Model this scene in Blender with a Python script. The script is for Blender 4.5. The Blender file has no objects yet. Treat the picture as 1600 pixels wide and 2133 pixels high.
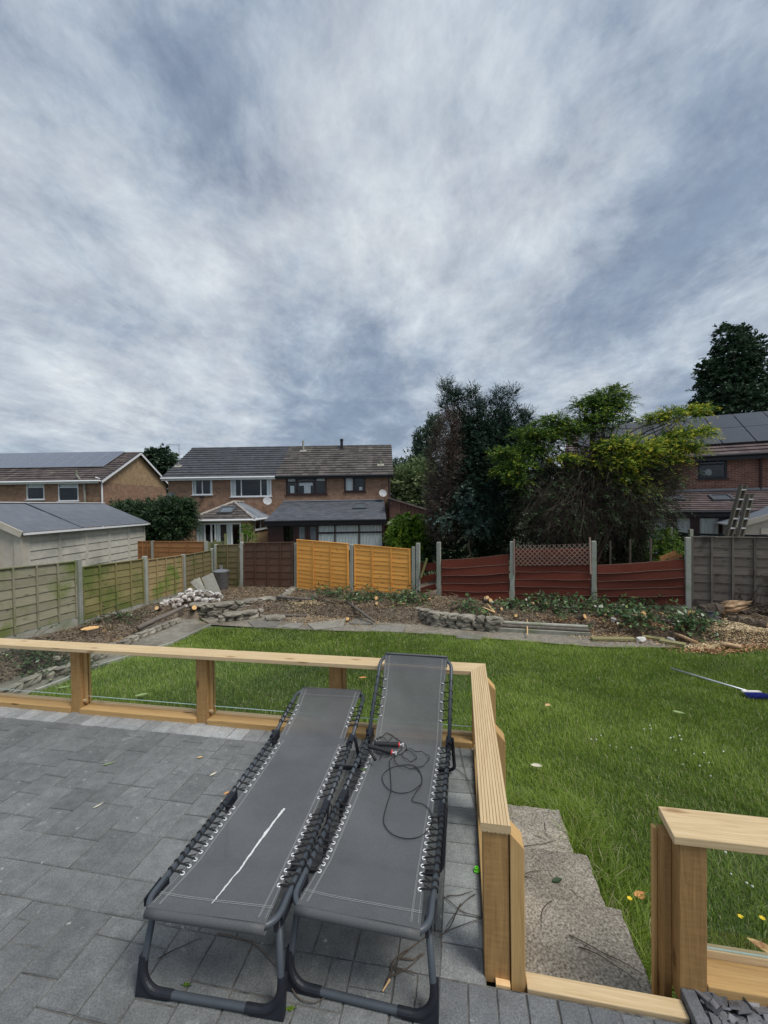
import bpy, math, random
import numpy as np
from mathutils import Vector, Matrix

R = math.radians
rng = random.Random(7)
nr = np.random.default_rng(11)
SC = bpy.context.scene
COL = SC.collection

# ------------------------------------------------------------------ camera
EYE = 1.7
FPX, PITCH, ROLL = 860.0, R(1.0), R(0.9)
cam_d = bpy.data.cameras.new("camera")
cam = bpy.data.objects.new("camera", cam_d)
COL.objects.link(cam)
cam_d.sensor_fit = 'VERTICAL'
cam_d.sensor_height = 36.0
cam_d.lens = 36.0 * FPX / 2133.0
cam_d.clip_start = 0.05
cam_d.clip_end = 3000
FW = Vector((0, math.cos(PITCH), -math.sin(PITCH)))
RT0 = Vector((1, 0, 0))
UP0 = RT0.cross(FW)
RT = RT0 * math.cos(ROLL) - UP0 * math.sin(ROLL)
UP = UP0 * math.cos(ROLL) + RT0 * math.sin(ROLL)
m = Matrix.Identity(3)
m.col[0] = RT; m.col[1] = UP; m.col[2] = -FW
cam.matrix_world = Matrix.Translation((0, 0, EYE)) @ m.to_4x4()
SC.camera = cam

# ------------------------------------------------------------------ light
SUN_EL, SUN_AZ = R(58), R(125)      # azimuth from +Y, clockwise: high behind the viewer's right shoulder
sun_d = bpy.data.lights.new("sun", 'SUN')
sun_d.energy = 1.5
sun_d.angle = R(22)
sun_d.color = (1.0, 0.96, 0.9)
sun = bpy.data.objects.new("sun", sun_d)
COL.objects.link(sun)
sdir = Vector((math.sin(SUN_AZ) * math.cos(SUN_EL), math.cos(SUN_AZ) * math.cos(SUN_EL), math.sin(SUN_EL)))
sun.rotation_euler = sdir.to_track_quat('Z', 'Y').to_euler()

SC.view_settings.view_transform = 'Standard'
SC.view_settings.look = 'None'
SC.view_settings.exposure = 0.82
SC.view_settings.gamma = 1.0
SC.view_settings.use_curve_mapping = False
SC.render.engine = 'CYCLES'
SC.cycles.max_bounces = 6
SC.cycles.transparent_max_bounces = 24
SC.cycles.use_denoising = True

class NT:
    """small helper for node trees"""
    def __init__(s, tree): s.t = tree; s.n = tree.nodes; s.l = tree.links
    def node(s, typ, **kw):
        nd = s.n.new(typ)
        for k, v in kw.items():
            if k.startswith('i_'):
                key = k[2:]
                key = int(key) if key.isdigit() else key.replace('_', ' ')
                s.put(nd.inputs[key], v)
            else: setattr(nd, k, v)
        return nd
    def put(s, inp, v):
        if isinstance(v, bpy.types.NodeSocket): s.l.new(v, inp)
        elif isinstance(v, bpy.types.Node): s.l.new(v.outputs[0], inp)
        else:
            if inp.type == 'RGBA' and len(v) == 3: v = (*v, 1)
            inp.default_value = v
    def math(s, op, a, b=None, c=None, clamp=False):
        nd = s.n.new('ShaderNodeMath'); nd.operation = op; nd.use_clamp = clamp
        s.put(nd.inputs[0], a)
        if b is not None: s.put(nd.inputs[1], b)
        if c is not None: s.put(nd.inputs[2], c)
        return nd.outputs[0]
    def vmath(s, op, a, b=None):
        nd = s.n.new('ShaderNodeVectorMath'); nd.operation = op
        s.put(nd.inputs[0], a)
        if b is not None: s.put(nd.inputs[1], b)
        return nd.outputs[1] if op == 'DOT_PRODUCT' else nd.outputs[0]
    def mix(s, f, a, b, mode='MIX'):
        nd = s.n.new('ShaderNodeMix'); nd.data_type = 'RGBA'; nd.blend_type = mode
        s.put(nd.inputs[0], f); s.put(nd.inputs[6], a); s.put(nd.inputs[7], b)
        return nd.outputs[2]
    def ramp(s, f, stops):
        nd = s.n.new('ShaderNodeValToRGB'); cr = nd.color_ramp
        while len(cr.elements) < len(stops): cr.elements.new(0.5)
        for e, (p, c) in zip(cr.elements, stops):
            e.position = p; e.color = (*c, 1) if len(c) == 3 else c
        s.put(nd.inputs[0], f)
        return nd.outputs[0]
    def mr(s, v, a, b, c, d):
        nd = s.n.new('ShaderNodeMapRange'); nd.clamp = True
        for i, q in enumerate((v, a, b, c, d)): s.put(nd.inputs[i], q)
        return nd.outputs[0]
    def noise(s, vec, scale, detail=4, rough=0.55, dist=0.0):
        nd = s.n.new('ShaderNodeTexNoise')
        if vec is not None: s.put(nd.inputs['Vector'], vec)
        nd.inputs['Scale'].default_value = scale; nd.inputs['Detail'].default_value = detail
        nd.inputs['Roughness'].default_value = rough; nd.inputs['Distortion'].default_value = dist
        return nd

# ------------------------------------------------------------------ sky
world = bpy.data.worlds.new("World"); SC.world = world; world.use_nodes = True
w = NT(world.node_tree)
for nd in list(w.n): w.n.remove(nd)
w_out = w.node('ShaderNodeOutputWorld')
w_bg = w.node('ShaderNodeBackground'); w_bg.inputs[1].default_value = 0.1
w.l.new(w_bg.outputs[0], w_out.inputs[0])
sky = w.node('ShaderNodeTexSky'); sky.sky_type = 'NISHITA'; sky.sun_disc = False
sky.sun_elevation = SUN_EL; sky.sun_rotation = SUN_AZ; sky.air_density = 1.2; sky.dust_density = 2.0
gen = w.node('ShaderNodeTexCoord').outputs['Generated']
sep = w.node('ShaderNodeSeparateXYZ', i_0=gen)
zc = w.math('MAXIMUM', sep.outputs[2], 0.0)
zz = w.math('ADD', zc, 0.14)
px_ = w.math('DIVIDE', sep.outputs[0], zz); py_ = w.math('DIVIDE', sep.outputs[1], zz)
pl = w.node('ShaderNodeCombineXYZ', i_0=px_, i_1=py_, i_2=0.0).outputs[0]
def mapped(vec, rot, sc, loc=(0, 0, 0)):
    mp = w.node('ShaderNodeMapping'); mp.inputs['Rotation'].default_value = (0, 0, rot)
    mp.inputs['Scale'].default_value = sc; mp.inputs['Location'].default_value = loc
    w.put(mp.inputs['Vector'], vec); return mp.outputs[0]
n_big = w.noise(mapped(pl, R(-20), (0.5, 0.9, 1), (3.1, 1.7, 0)), 1.1, 3, 0.5, 0.3).outputs[0]
warp = w.noise(mapped(pl, 0, (1, 1, 1), (7, 2, 0)), 1.3, 3, 0.5)
wv = w.vmath('ADD', pl, w.node('ShaderNodeVectorMath', operation='SCALE', i_0=w.vmath('SUBTRACT', warp.outputs[1], (0.5, 0.5, 0.5)), i_3=0.20).outputs[0])
n_str = w.noise(mapped(wv, R(28), (1.25, 0.95, 1), (1.3, 0.2, 0)), 1.8, 13, 0.66, 0.12).outputs[0]
n_puf = w.noise(w.vmath('ADD', gen, w.node('ShaderNodeVectorMath', operation='SCALE', i_0=w.vmath('SUBTRACT', warp.outputs[1], (0.5, 0.5, 0.5)), i_3=0.15).outputs[0]), 5.6, 13, 0.63, 0.12).outputs[0]
dens = w.math('ADD', w.math('MULTIPLY', n_big, 0.26), w.math('ADD', w.math('MULTIPLY', n_str, 0.30), w.math('MULTIPLY', n_puf, 0.52)))
def patch(d, radius, amp):
    """a cloud bank or gap somewhere in the sky: direction d, angular radius"""
    v = Vector(d).normalized()
    dt = w.vmath('DOT_PRODUCT', gen, tuple(v))
    return w.math('MULTIPLY', w.mr(dt, math.cos(R(radius)), 1.0, 0.0, 1.0), amp)
def pixdir(x, y):
    return FW + RT * ((x - 800) / FPX) - UP * ((y - 1066.5) / FPX)
PATCHES = [(pixdir(120, 520), 30, 0.07), (pixdir(560, 480), 24, 0.05), (pixdir(1050, 250), 24, 0.05), (pixdir(640, 160), 16, 0.05), (pixdir(500, 40), 9, -0.10),
           (pixdir(700, 800), 12, -0.10), (pixdir(560, 760), 9, -0.05), (pixdir(1300, 680), 16, -0.05), (pixdir(1350, 430), 12, -0.05), (pixdir(1500, 580), 14, -0.05), (pixdir(300, 190), 10, -0.05),
           (pixdir(60, 40), 16, -0.04), (pixdir(1000, 600), 20, 0.05), (pixdir(1250, 400), 10, 0.03), (pixdir(480, 330), 8, -0.05), (pixdir(1450, 700), 14, 0.03)]
for d_, r_, a_ in PATCHES: dens = w.math('ADD', dens, patch(d_, r_, a_))
dens = w.math('SUBTRACT', w.math('MULTIPLY', dens, 1.12), 0.098)
cl = w.ramp(dens, [(0.36, (1.4, 1.78, 2.38)), (0.43, (1.8, 2.2, 2.8)), (0.49, (2.3, 2.7, 3.25)), (0.56, (2.85, 3.2, 3.65)), (0.73, (3.8, 4.05, 4.3))])
fn = w.noise(mapped(wv, R(35), (1.0, 0.55, 1), (9.3, 4.2, 0)), 5.0, 12, 0.68, 0.1).outputs[0]
fk = w.mr(w.math('ADD', w.math('MULTIPLY', n_str, 0.5), w.math('MULTIPLY', fn, 0.5)), 0.36, 0.64, 0.76, 1.22)
cl = w.mix(1.0, cl, w.node('ShaderNodeCombineColor', i_0=fk, i_1=fk, i_2=w.math('MULTIPLY_ADD', fk, 0.85, 0.15)).outputs[0], 'MULTIPLY')
hz = w.mr(zc, 0.0, 0.16, 0.6, 0.0)
cl = w.mix(hz, cl, (2.45, 2.95, 3.55))
gap = w.mr(dens, 0.32, 0.42, 0.12, 0.03)
cl2 = w.mix(gap, cl, sky.outputs[0])
w.l.new(cl2, w_bg.inputs[0])

# ------------------------------------------------------------------ geometry helpers
def ray(x, y): return pixdir(x, y)
def P(x, y, z=0.0):
    d = ray(x, y); t = (EYE - z) / -d.z
    return Vector((0, 0, EYE)) + d * t
def D(x, y, Y):
    d = ray(x, y); return Vector((0, 0, EYE)) + d * (Y / d.y)
LA, LB = -0.5, -0.05
def lawn_z(X, Y): return LA + LB * Y
def G(x, y, off=0.0):
    """point on the sloping lawn plane"""
    d = ray(x, y); t = (EYE - LA - off) / (LB * d.y - d.z)
    return Vector((0, 0, EYE)) + d * t
# patio frame: s to the right along the back railing, t away from the house
PO = Vector((0.707, 2.918, 0)); PU = Vector((0.98345, -0.18121, 0)); PV = Vector((0.18121, 0.98345, 0))
def S(s, t, z=0.0): return PO + PU * s + PV * t + Vector((0, 0, z))
PANG = math.atan2(PU.y, PU.x)

OFF = {}
def link(o, parent=None):
    COL.objects.link(o)
    if parent is not None: o.parent = parent
    return o
def empty(name, loc=(0, 0, 0), label=None, cat=None, group=None, rz=0.0, local=False):
    o = bpy.data.objects.new(name, None); COL.objects.link(o)
    o.empty_display_size = 0.2
    o.location = loc; o.rotation_euler = (0, 0, rz)
    OFF[o.name] = Vector((0, 0, 0)) if local else Vector(loc)
    tag(o, label, cat, group)
    return o
def tag(o, label=None, cat=None, group=None, kind=None):
    if label: o['label'] = label
    if cat: o['category'] = cat
    if group: o['group'] = group
    if kind: o['kind'] = kind
    return o
def copy_tree(o, parent=None):
    c = o.copy(); COL.objects.link(c); c.parent = parent
    for ch in list(o.children): copy_tree(ch, c)
    return c

class MB:
    def __init__(s): s.v = []; s.f = []; s.uv = []; s.r = []; s.m = []
    def face(s, pts, g=None, r=None, mi=0):
        pts = [Vector(p) for p in pts]
        b = len(s.v); s.v += pts; s.f.append(tuple(range(b, b + len(pts))))
        if g is None:
            g = pts[1] - pts[0]
        g = Vector(g)
        nrm = (pts[1] - pts[0]).cross(pts[2] - pts[0])
        if nrm.length < 1e-12: nrm = Vector((0, 0, 1))
        nrm.normalize(); g = g - nrm * g.dot(nrm)
        if g.length < 1e-9:
            g = nrm.orthogonal()
        g.normalize(); h = nrm.cross(g)
        s.uv.append([(p.dot(g), p.dot(h)) for p in pts])
        s.r.append(rng.random() if r is None else r); s.m.append(mi)
    def hexa(s, p, g=None, r=None, mi=0):
        """p: 8 corners, bottom 0-3 ccw seen from above, top 4-7"""
        r = rng.random() if r is None else r
        if g is None:
            es = [p[1] - p[0], p[3] - p[0], p[4] - p[0]]; g = max(es, key=lambda e: e.length)
        for q in ((3, 2, 1, 0), (4, 5, 6, 7), (0, 1, 5, 4), (1, 2, 6, 5), (2, 3, 7, 6), (3, 0, 4, 7)):
            s.face([p[i] for i in q], g, r, mi)
    def box(s, c, size, M=None, g=None, r=None, mi=0):
        c = Vector(c); hx, hy, hz_ = [q / 2 for q in size]
        ps = [Vector(q) for q in ((-hx, -hy, -hz_), (hx, -hy, -hz_), (hx, hy, -hz_), (-hx, hy, -hz_), (-hx, -hy, hz_), (hx, -hy, hz_), (hx, hy, hz_), (-hx, hy, hz_))]
        if M is not None: ps = [M @ q for q in ps]; g = (M @ Vector(g)) if g is not None else None
        s.hexa([c + q for q in ps], g, r, mi)
    def beam(s, p0, p1, wd, ht, up=(0, 0, 1), r=None, mi=0):
        p0 = Vector(p0); p1 = Vector(p1); d = (p1 - p0).normalized(); up = Vector(up)
        if abs(d.dot(up)) > 0.98: up = Vector((0, 1, 0))
        sd = d.cross(up).normalized(); u2 = sd.cross(d).normalized()
        a = sd * (wd / 2); b = u2 * (ht / 2)
        s.hexa([p0 + a - b, p1 + a - b, p1 - a - b, p0 - a - b, p0 + a + b, p1 + a + b, p1 - a + b, p0 - a + b], d, r, mi)
    def tube(s, path, rad, n=8, r=None, caps=True, mi=0, closed=False):
        path = [Vector(p) for p in path]; N = len(path)
        rads = rad if isinstance(rad, (list, tuple)) else [rad] * N
        r = rng.random() if r is None else r
        tang = []
        for i in range(N):
            if closed: t = path[(i + 1) % N] - path[i - 1]
            else: t = path[min(i + 1, N - 1)] - path[max(i - 1, 0)]
            tang.append(t.normalized() if t.length > 1e-9 else Vector((0, 0, 1)))
        ref = tang[0].orthogonal().normalized(); rings = []; L = 0; base = len(s.v)
        for i in range(N):
            ref = ref - tang[i] * ref.dot(tang[i])
            ref = ref.normalized() if ref.length > 1e-6 else tang[i].orthogonal().normalized()
            b = tang[i].cross(ref)
            for k in range(n):
                a = 2 * math.pi * k / n
                s.v.append(path[i] + (ref * math.cos(a) + b * math.sin(a)) * rads[i])
        Ls = [0]
        for i in range(1, N): Ls.append(Ls[-1] + (path[i] - path[i - 1]).length)
        M_ = N if closed else N - 1
        for i in range(M_):
            j = (i + 1) % N
            for k in range(n):
                k2 = (k + 1) % n
                s.f.append((base + i * n + k, base + i * n + k2, base + j * n + k2, base + j * n + k))
                c = 2 * math.pi * rads[i]; l1 = Ls[i]; l2 = Ls[j] if j > i else Ls[i] + 0.01
                s.uv.append([(l1, c * k / n), (l1, c * (k + 1) / n), (l2, c * (k + 1) / n), (l2, c * k / n)])
                s.r.append(r); s.m.append(mi)
        if caps and not closed:
            for i, rev in ((0, True), (N - 1, False)):
                idx = [base + i * n + k for k in range(n)]
                if rev: idx.reverse()
                s.f.append(tuple(idx)); s.uv.append([(0, 0)] * n); s.r.append(r); s.m.append(mi)
    def lathe(s, prof, c=(0, 0, 0), n=20, r=None, mi=0, M=None):
        c = Vector(c); r = rng.random() if r is None else r; b = len(s.v)
        for (rad, z) in prof:
            for k in range(n):
                a = 2 * math.pi * k / n; q = Vector((rad * math.cos(a), rad * math.sin(a), z))
                s.v.append(c + (M @ q if M is not None else q))
        for i in range(len(prof) - 1):
            for k in range(n):
                k2 = (k + 1) % n
                s.f.append((b + i * n + k, b + i * n + k2, b + (i + 1) * n + k2, b + (i + 1) * n + k))
                s.uv.append([(k / n, prof[i][1]), ((k + 1) / n, prof[i][1]), ((k + 1) / n, prof[i + 1][1]), (k / n, prof[i + 1][1])])
                s.r.append(r); s.m.append(mi)
    def rock(s, c, size, seed=None, M=None, r=None, rough=0.18, mi=0):
        """an angular stone"""
        q = random.Random(rng.random() if seed is None else seed); c = Vector(c)
        r = q.random() if r is None else r; b = len(s.v); nu, nv = 6, 4
        pts = []
        for i in range(nv + 1):
            th = math.pi * i / nv
            for k in range(nu):
                a = 2 * math.pi * (k + 0.5 * (i % 2)) / nu
                d = Vector((math.sin(th) * math.cos(a), math.sin(th) * math.sin(a), math.cos(th)))
                mm = max(abs(d.x), abs(d.y), abs(d.z)); d = d / (mm ** 0.9)
                k_ = 1 + q.uniform(-rough, rough)
                p = Vector((d.x * size[0] / 2 * k_, d.y * size[1] / 2 * k_, d.z * size[2] / 2 * (1 + q.uniform(-rough, rough) * .6)))
                if M is not None: p = M @ p
                s.v.append(c + p)
        for i in range(nv):
            for k in range(nu):
                k2 = (k + 1) % nu
                s.f.append((b + (i + 1) * nu + k, b + (i + 1) * nu + k2, b + i * nu + k2, b + i * nu + k))
                s.uv.append([(k / nu, i / nv)] * 4); s.r.append(r); s.m.append(mi)
    def build(s, name, mats, parent=None, smooth=False, bevel=0.0, loc=None, local=False):
        me = bpy.data.meshes.new(name)
        off = Vector((0, 0, 0))
        if parent is not None and not local:
            q = parent
            while q.parent is not None: q = q.parent
            off = OFF.get(q.name, Vector((0, 0, 0)))
        elif loc is not None: off = Vector(loc)
        me.from_pydata([tuple(v - off) for v in s.v], [], s.f)
        uvl = me.uv_layers.new(name="UVMap")
        flat = [c for fu in s.uv for c in fu]
        uvl.data.foreach_set('uv', np.array(flat, dtype=np.float32).ravel())
        at = me.attributes.new('rnd', 'FLOAT', 'FACE'); at.data.foreach_set('value', np.array(s.r, dtype=np.float32))
        if not isinstance(mats, (list, tuple)): mats = [mats]
        for mt in mats: me.materials.append(mt)
        me.polygons.foreach_set('material_index', np.array(s.m, dtype=np.int32))
        if smooth: me.polygons.foreach_set('use_smooth', np.ones(len(s.f), dtype=bool))
        me.update()
        o = bpy.data.objects.new(name, me); link(o, parent)
        if loc is not None and parent is None: o.location = loc; OFF[o.name] = Vector(loc)
        if bevel > 0:
            # weld first so that bevels work on the joined box edges
            wm = o.modifiers.new('weld', 'WELD'); wm.merge_threshold = 0.0002
            bm_ = o.modifiers.new('bevel', 'BEVEL'); bm_.width = bevel; bm_.segments = 2; bm_.limit_method = 'ANGLE'
        return o

def np_mesh(name, verts, faces, rnd, mat_, parent=None, off=None, smooth=False):
    me = bpy.data.meshes.new(name)
    V = np.asarray(verts, dtype=np.float32)
    if parent is not None:
        q = parent
        while q.parent is not None: q = q.parent
        V = V - np.array(OFF.get(q.name, Vector((0, 0, 0))), dtype=np.float32)
    F = np.asarray(faces, dtype=np.int32); k = F.shape[1]
    me.vertices.add(len(V)); me.vertices.foreach_set('co', V.ravel())
    me.loops.add(F.size); me.loops.foreach_set('vertex_index', F.ravel())
    me.polygons.add(len(F)); me.polygons.foreach_set('loop_start', np.arange(0, F.size, k, dtype=np.int32))
    me.polygons.foreach_set('loop_total', np.full(len(F), k, dtype=np.int32))
    at = me.attributes.new('rnd', 'FLOAT', 'FACE'); at.data.foreach_set('value', np.asarray(rnd, dtype=np.float32))
    if smooth: me.polygons.foreach_set('use_smooth', np.ones(len(F), dtype=bool))
    me.materials.append(mat_); me.update(calc_edges=True)
    o = bpy.data.objects.new(name, me); link(o, parent)
    return o

# ------------------------------------------------------------------ materials
def new_mat(name):
    mt = bpy.data.materials.new(name); mt.use_nodes = True
    t = NT(mt.node_tree); b = t.n['Principled BSDF']
    return mt, t, b
def rnd_attr(t): return t.node('ShaderNodeAttribute', attribute_name='rnd').outputs['Fac']
def bump(t, b, h, strength, dist=0.01):
    bp = t.node('ShaderNodeBump', i_Strength=strength, i_Distance=dist); t.put(bp.inputs['Height'], h)
    t.l.new(bp.outputs[0], b.inputs['Normal'])
def pmat(name, c1, c2, scale=8, rough=0.8, bmp=0.3, bdist=0.01, metallic=0.0, vary=0.25, c3=None, sc3=2.0, cut=(0.5, 0.62), detail=6, spec=0.4, stretch=(1, 1, 1)):
    """noise-mottled surface; c3 comes in as patches; 'rnd' varies brightness of single pieces"""
    mt, t, b = new_mat(name)
    ob = t.node('ShaderNodeTexCoord').outputs['Object']
    mp = t.node('ShaderNodeMapping', i_Vector=ob, i_Scale=stretch).outputs[0]
    n1 = t.noise(mp, scale, detail, 0.62).outputs[0]
    col = t.mix(t.mr(n1, 0.32, 0.68, 0, 1), c1, c2)
    if c3 is not None:
        n3 = t.noise(mp, sc3, 5, 0.6).outputs[0]
        col = t.mix(t.mr(n3, cut[0], cut[1], 0, 1), col, c3)
    v = t.mr(rnd_attr(t), 0, 1, 1 - vary, 1 + vary)
    col = t.mix(1.0, col, t.node('ShaderNodeCombineColor', i_0=v, i_1=v, i_2=v).outputs[0], 'MULTIPLY')
    t.l.new(col, b.inputs['Base Color'])
    b.inputs['Roughness'].default_value = rough; b.inputs['Metallic'].default_value = metallic
    b.inputs['Specular IOR Level'].default_value = spec
    if bmp: bump(t, b, n1, bmp, bdist)
    return mt
def wood(name, c1, c2, c3=None, cut=(0.5, 0.6), sc3=2.0, rough=0.75, knots=True, grain=1.0, vary=0.2, bmp=0.35, ridges=0, saw=0.0, knotc=(0.10, 0.05, 0.02)):
    """timber with the grain along the UV u axis"""
    mt, t, b = new_mat(name)
    uv = t.node('ShaderNodeTexCoord').outputs['UV']; rn = rnd_attr(t)
    sh = t.node('ShaderNodeCombineXYZ', i_0=t.math('MULTIPLY', rn, 37.0), i_1=t.math('MULTIPLY', rn, 11.0), i_2=t.math('MULTIPLY', rn, 5.0)).outputs[0]
    vv = t.vmath('ADD', uv, sh)
    mp = t.node('ShaderNodeMapping', i_Vector=vv, i_Scale=(1.6 * grain, 34 * grain, 1)).outputs[0]
    n1 = t.noise(mp, 1.6, 6, 0.65, 1.2).outputs[0]
    mp2 = t.node('ShaderNodeMapping', i_Vector=vv, i_Scale=(9 * grain, 160 * grain, 1)).outputs[0]
    n2 = t.noise(mp2, 1.2, 3, 0.6, 0.3).outputs[0]
    g = t.math('ADD', t.math('MULTIPLY', n1, 0.7), t.math('MULTIPLY', n2, 0.3))
    col = t.mix(t.mr(g, 0.34, 0.66, 0, 1), c1, c2)
    if knots:
        vo = t.node('ShaderNodeTexVoronoi', feature='F1', distance='EUCLIDEAN', voronoi_dimensions='2D')
        t.put(vo.inputs['Vector'], t.node('ShaderNodeMapping', i_Vector=vv, i_Scale=(2.1, 7.0, 1)).outputs[0]); vo.inputs['Scale'].default_value = 1.0
        kf = t.math('MULTIPLY', t.mr(t.math('ADD', vo.outputs['Distance'], t.math('MULTIPLY', t.math('SUBTRACT', n2, 0.5), 0.10)), 0.035, 0.12, 0.85, 0.0), t.math('GREATER_THAN', t.node('ShaderNodeSeparateColor', i_0=vo.outputs['Color']).outputs[0], 0.55))
        col = t.mix(kf, col, knotc)
    if c3 is not None:
        ob = t.node('ShaderNodeTexCoord').outputs['Object']
        n3 = t.noise(ob, sc3, 5, 0.62).outputs[0]
        col = t.mix(t.mr(n3, cut[0], cut[1], 0, 1), col, c3)
    if saw:
        n4 = t.noise(t.node('ShaderNodeMapping', i_Vector=vv, i_Scale=(90, 14, 1)).outputs[0], 1.0, 3, 0.6).outputs[0]
        col = t.mix(t.mr(n4, 0.45, 0.62, 0.0, saw), col, tuple(min(1, k * 1.7) for k in c2))
    v = t.mr(rn, 0, 1, 1 - vary, 1 + vary)
    col = t.mix(1.0, col, t.node('ShaderNodeCombineColor', i_0=v, i_1=v, i_2=v).outputs[0], 'MULTIPLY')
    t.l.new(col, b.inputs['Base Color']); b.inputs['Roughness'].default_value = rough; b.inputs['Specular IOR Level'].default_value = 0.3
    bump(t, b, g, bmp, 0.004)
    return mt
def brick(name, ca, cb, mortar=(0.3, 0.27, 0.24), vary=0.35):
    mt, t, b = new_mat(name)
    uv = t.node('ShaderNodeTexCoord').outputs['UV']
    bt = t.node('ShaderNodeTexBrick', i_Vector=uv, i_Color1=ca, i_Color2=cb, i_Mortar=mortar)
    bt.inputs['Scale'].default_value = 1.0; bt.inputs['Mortar Size'].default_value = 0.006
    bt.inputs['Brick Width'].default_value = 0.225; bt.inputs['Row Height'].default_value = 0.075; bt.inputs['Bias'].default_value = -0.1
    n = t.noise(uv, 3.0, 5, 0.6).outputs[0]
    k = t.mr(n, 0.3, 0.7, 0.72, 1.2)
    col = t.mix(1.0, bt.outputs[0], t.node('ShaderNodeCombineColor', i_0=k, i_1=k, i_2=k).outputs[0], 'MULTIPLY')
    t.l.new(col, b.inputs['Base Color']); b.inputs['Roughness'].default_value = 0.9
    bump(t, b, t.math('SUBTRACT', 1.0, bt.outputs['Fac']), 0.4, 0.01)
    return mt
def leafmat(name, stops, rough=0.55, trans=0.3, spec=0.3):
    mt, t, b = new_mat(name)
    rn = rnd_attr(t)
    col = t.ramp(rn, stops)
    t.l.new(col, b.inputs['Base Color']); b.inputs['Roughness'].default_value = rough; b.inputs['Specular IOR Level'].default_value = spec
    tr = t.node('ShaderNodeBsdfTranslucent'); t.l.new(col, tr.inputs[0])
    mx = t.node('ShaderNodeMixShader'); mx.inputs[0].default_value = trans
    t.l.new(b.outputs[0], mx.inputs[1]); t.l.new(tr.outputs[0], mx.inputs[2])
    t.l.new(mx.outputs[0], t.n['Material Output'].inputs[0])
    return mt
def glassmat(name, tint=(0.93, 0.96, 0.94), refl=1.0, rough=0.02):
    """thin pane: clear with a Fresnel reflection"""
    mt = bpy.data.materials.new(name); mt.use_nodes = True; t = NT(mt.node_tree)
    t.n.remove(t.n['Principled BSDF'])
    tr = t.node('ShaderNodeBsdfTransparent', i_0=tint); gl = t.node('ShaderNodeBsdfGlossy', i_0=(0.9, 0.95, 1.0), i_1=rough)
    bk = t.node('ShaderNodeNewGeometry').outputs['Backfacing']
    fr = t.node('ShaderNodeFresnel'); t.put(fr.inputs[0], t.mr(bk, 0, 1, 1.45, 1 / 1.45))
    f = t.math('MULTIPLY', fr.outputs[0], refl, clamp=True)
    mx = t.node('ShaderNodeMixShader'); t.put(mx.inputs[0], f)
    t.l.new(tr.outputs[0], mx.inputs[1]); t.l.new(gl.outputs[0], mx.inputs[2]); t.l.new(mx.outputs[0], t.n['Material Output'].inputs[0])
    return mt

M = {}
M['timber'] = wood('new_timber', (0.42, 0.255, 0.10), (0.60, 0.385, 0.165), rough=0.85, vary=0.10)
M['timber_pale'] = wood('pale_timber', (0.50, 0.36, 0.19), (0.70, 0.54, 0.33), rough=0.9, vary=0.08, knotc=(0.30, 0.17, 0.08))
M['timber_brown'] = wood('brown_timber', (0.27, 0.15, 0.056), (0.43, 0.255, 0.10), rough=0.85, vary=0.1, saw=0.12)
M['glass'] = glassmat('railing_glass', (0.90, 0.94, 0.92), 0.9)
M['glass_edge'] = pmat('glass_edge', (0.55, 0.68, 0.62), (0.65, 0.75, 0.7), rough=0.2, bmp=0)
M['frame_metal'] = pmat('grey_powder_coat', (0.055, 0.066, 0.078), (0.065, 0.076, 0.09), 60, 0.42, 0.06, 0.001, vary=0.0, spec=0.5)
M['black_plastic'] = pmat('black_plastic', (0.012, 0.014, 0.02), (0.018, 0.02, 0.028), 40, 0.5, 0.05, 0.001, vary=0.0)
M['lace'] = pmat('black_elastic', (0.012, 0.012, 0.014), (0.02, 0.02, 0.022), 200, 0.8, 0.3, 0.001, vary=0.0)
M['eyelet'] = pmat('eyelet_metal', (0.75, 0.75, 0.75), (0.85, 0.85, 0.85), 40, 0.3, 0, vary=0.0, metallic=0.3)
M['white_mark'] = pmat('bird_mess', (0.75, 0.76, 0.74), (0.6, 0.62, 0.6), 60, 0.8, 0.3, 0.001, vary=0.0)
M['conc'] = pmat('old_concrete', (0.28, 0.27, 0.23), (0.38, 0.37, 0.32), 14, 0.9, 0.35, 0.006, c3=(0.20, 0.23, 0.14), sc3=1.6, cut=(0.5, 0.7))
M['conc_post'] = pmat('concrete_post', (0.30, 0.31, 0.27), (0.40, 0.41, 0.36), 14, 0.9, 0.3, 0.005, c3=(0.22, 0.26, 0.17), sc3=1.8, cut=(0.5, 0.75))
M['stone'] = pmat('wall_stone', (0.20, 0.18, 0.145), (0.36, 0.33, 0.27), 9, 0.95, 0.6, 0.02, c3=(0.15, 0.135, 0.105), sc3=3)
M['rubble'] = pmat('pale_rubble', (0.46, 0.44, 0.41), (0.66, 0.64, 0.61), 7, 0.95, 0.5, 0.015, c3=(0.33, 0.27, 0.24), sc3=4, cut=(0.52, 0.6), vary=0.35)
M['slate'] = pmat('slate_chip', (0.085, 0.085, 0.095), (0.21, 0.21, 0.225), 12, 0.6, 0.5, 0.006, vary=0.5)
M['twig'] = pmat('twig_bark', (0.06, 0.045, 0.033), (0.11, 0.085, 0.065), 30, 0.9, 0.4, 0.002, vary=0.4)
M['bark'] = pmat('bark', (0.06, 0.045, 0.032), (0.13, 0.10, 0.075), 9, 0.95, 0.9, 0.03, vary=0.3, stretch=(1, 1, 0.3))
M['cutwood'] = pmat('cut_wood', (0.62, 0.38, 0.17), (0.76, 0.54, 0.29), 12, 0.85, 0.2, 0.004, vary=0.25)
M['white_pvc'] = pmat('white_pvc', (0.74, 0.75, 0.76), (0.80, 0.81, 0.82), 5, 0.4, 0, vary=0.03)
M['dark_pvc'] = pmat('dark_red_frame', (0.035, 0.014, 0.014), (0.05, 0.02, 0.018), 5, 0.45, 0, vary=0.05)
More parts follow.
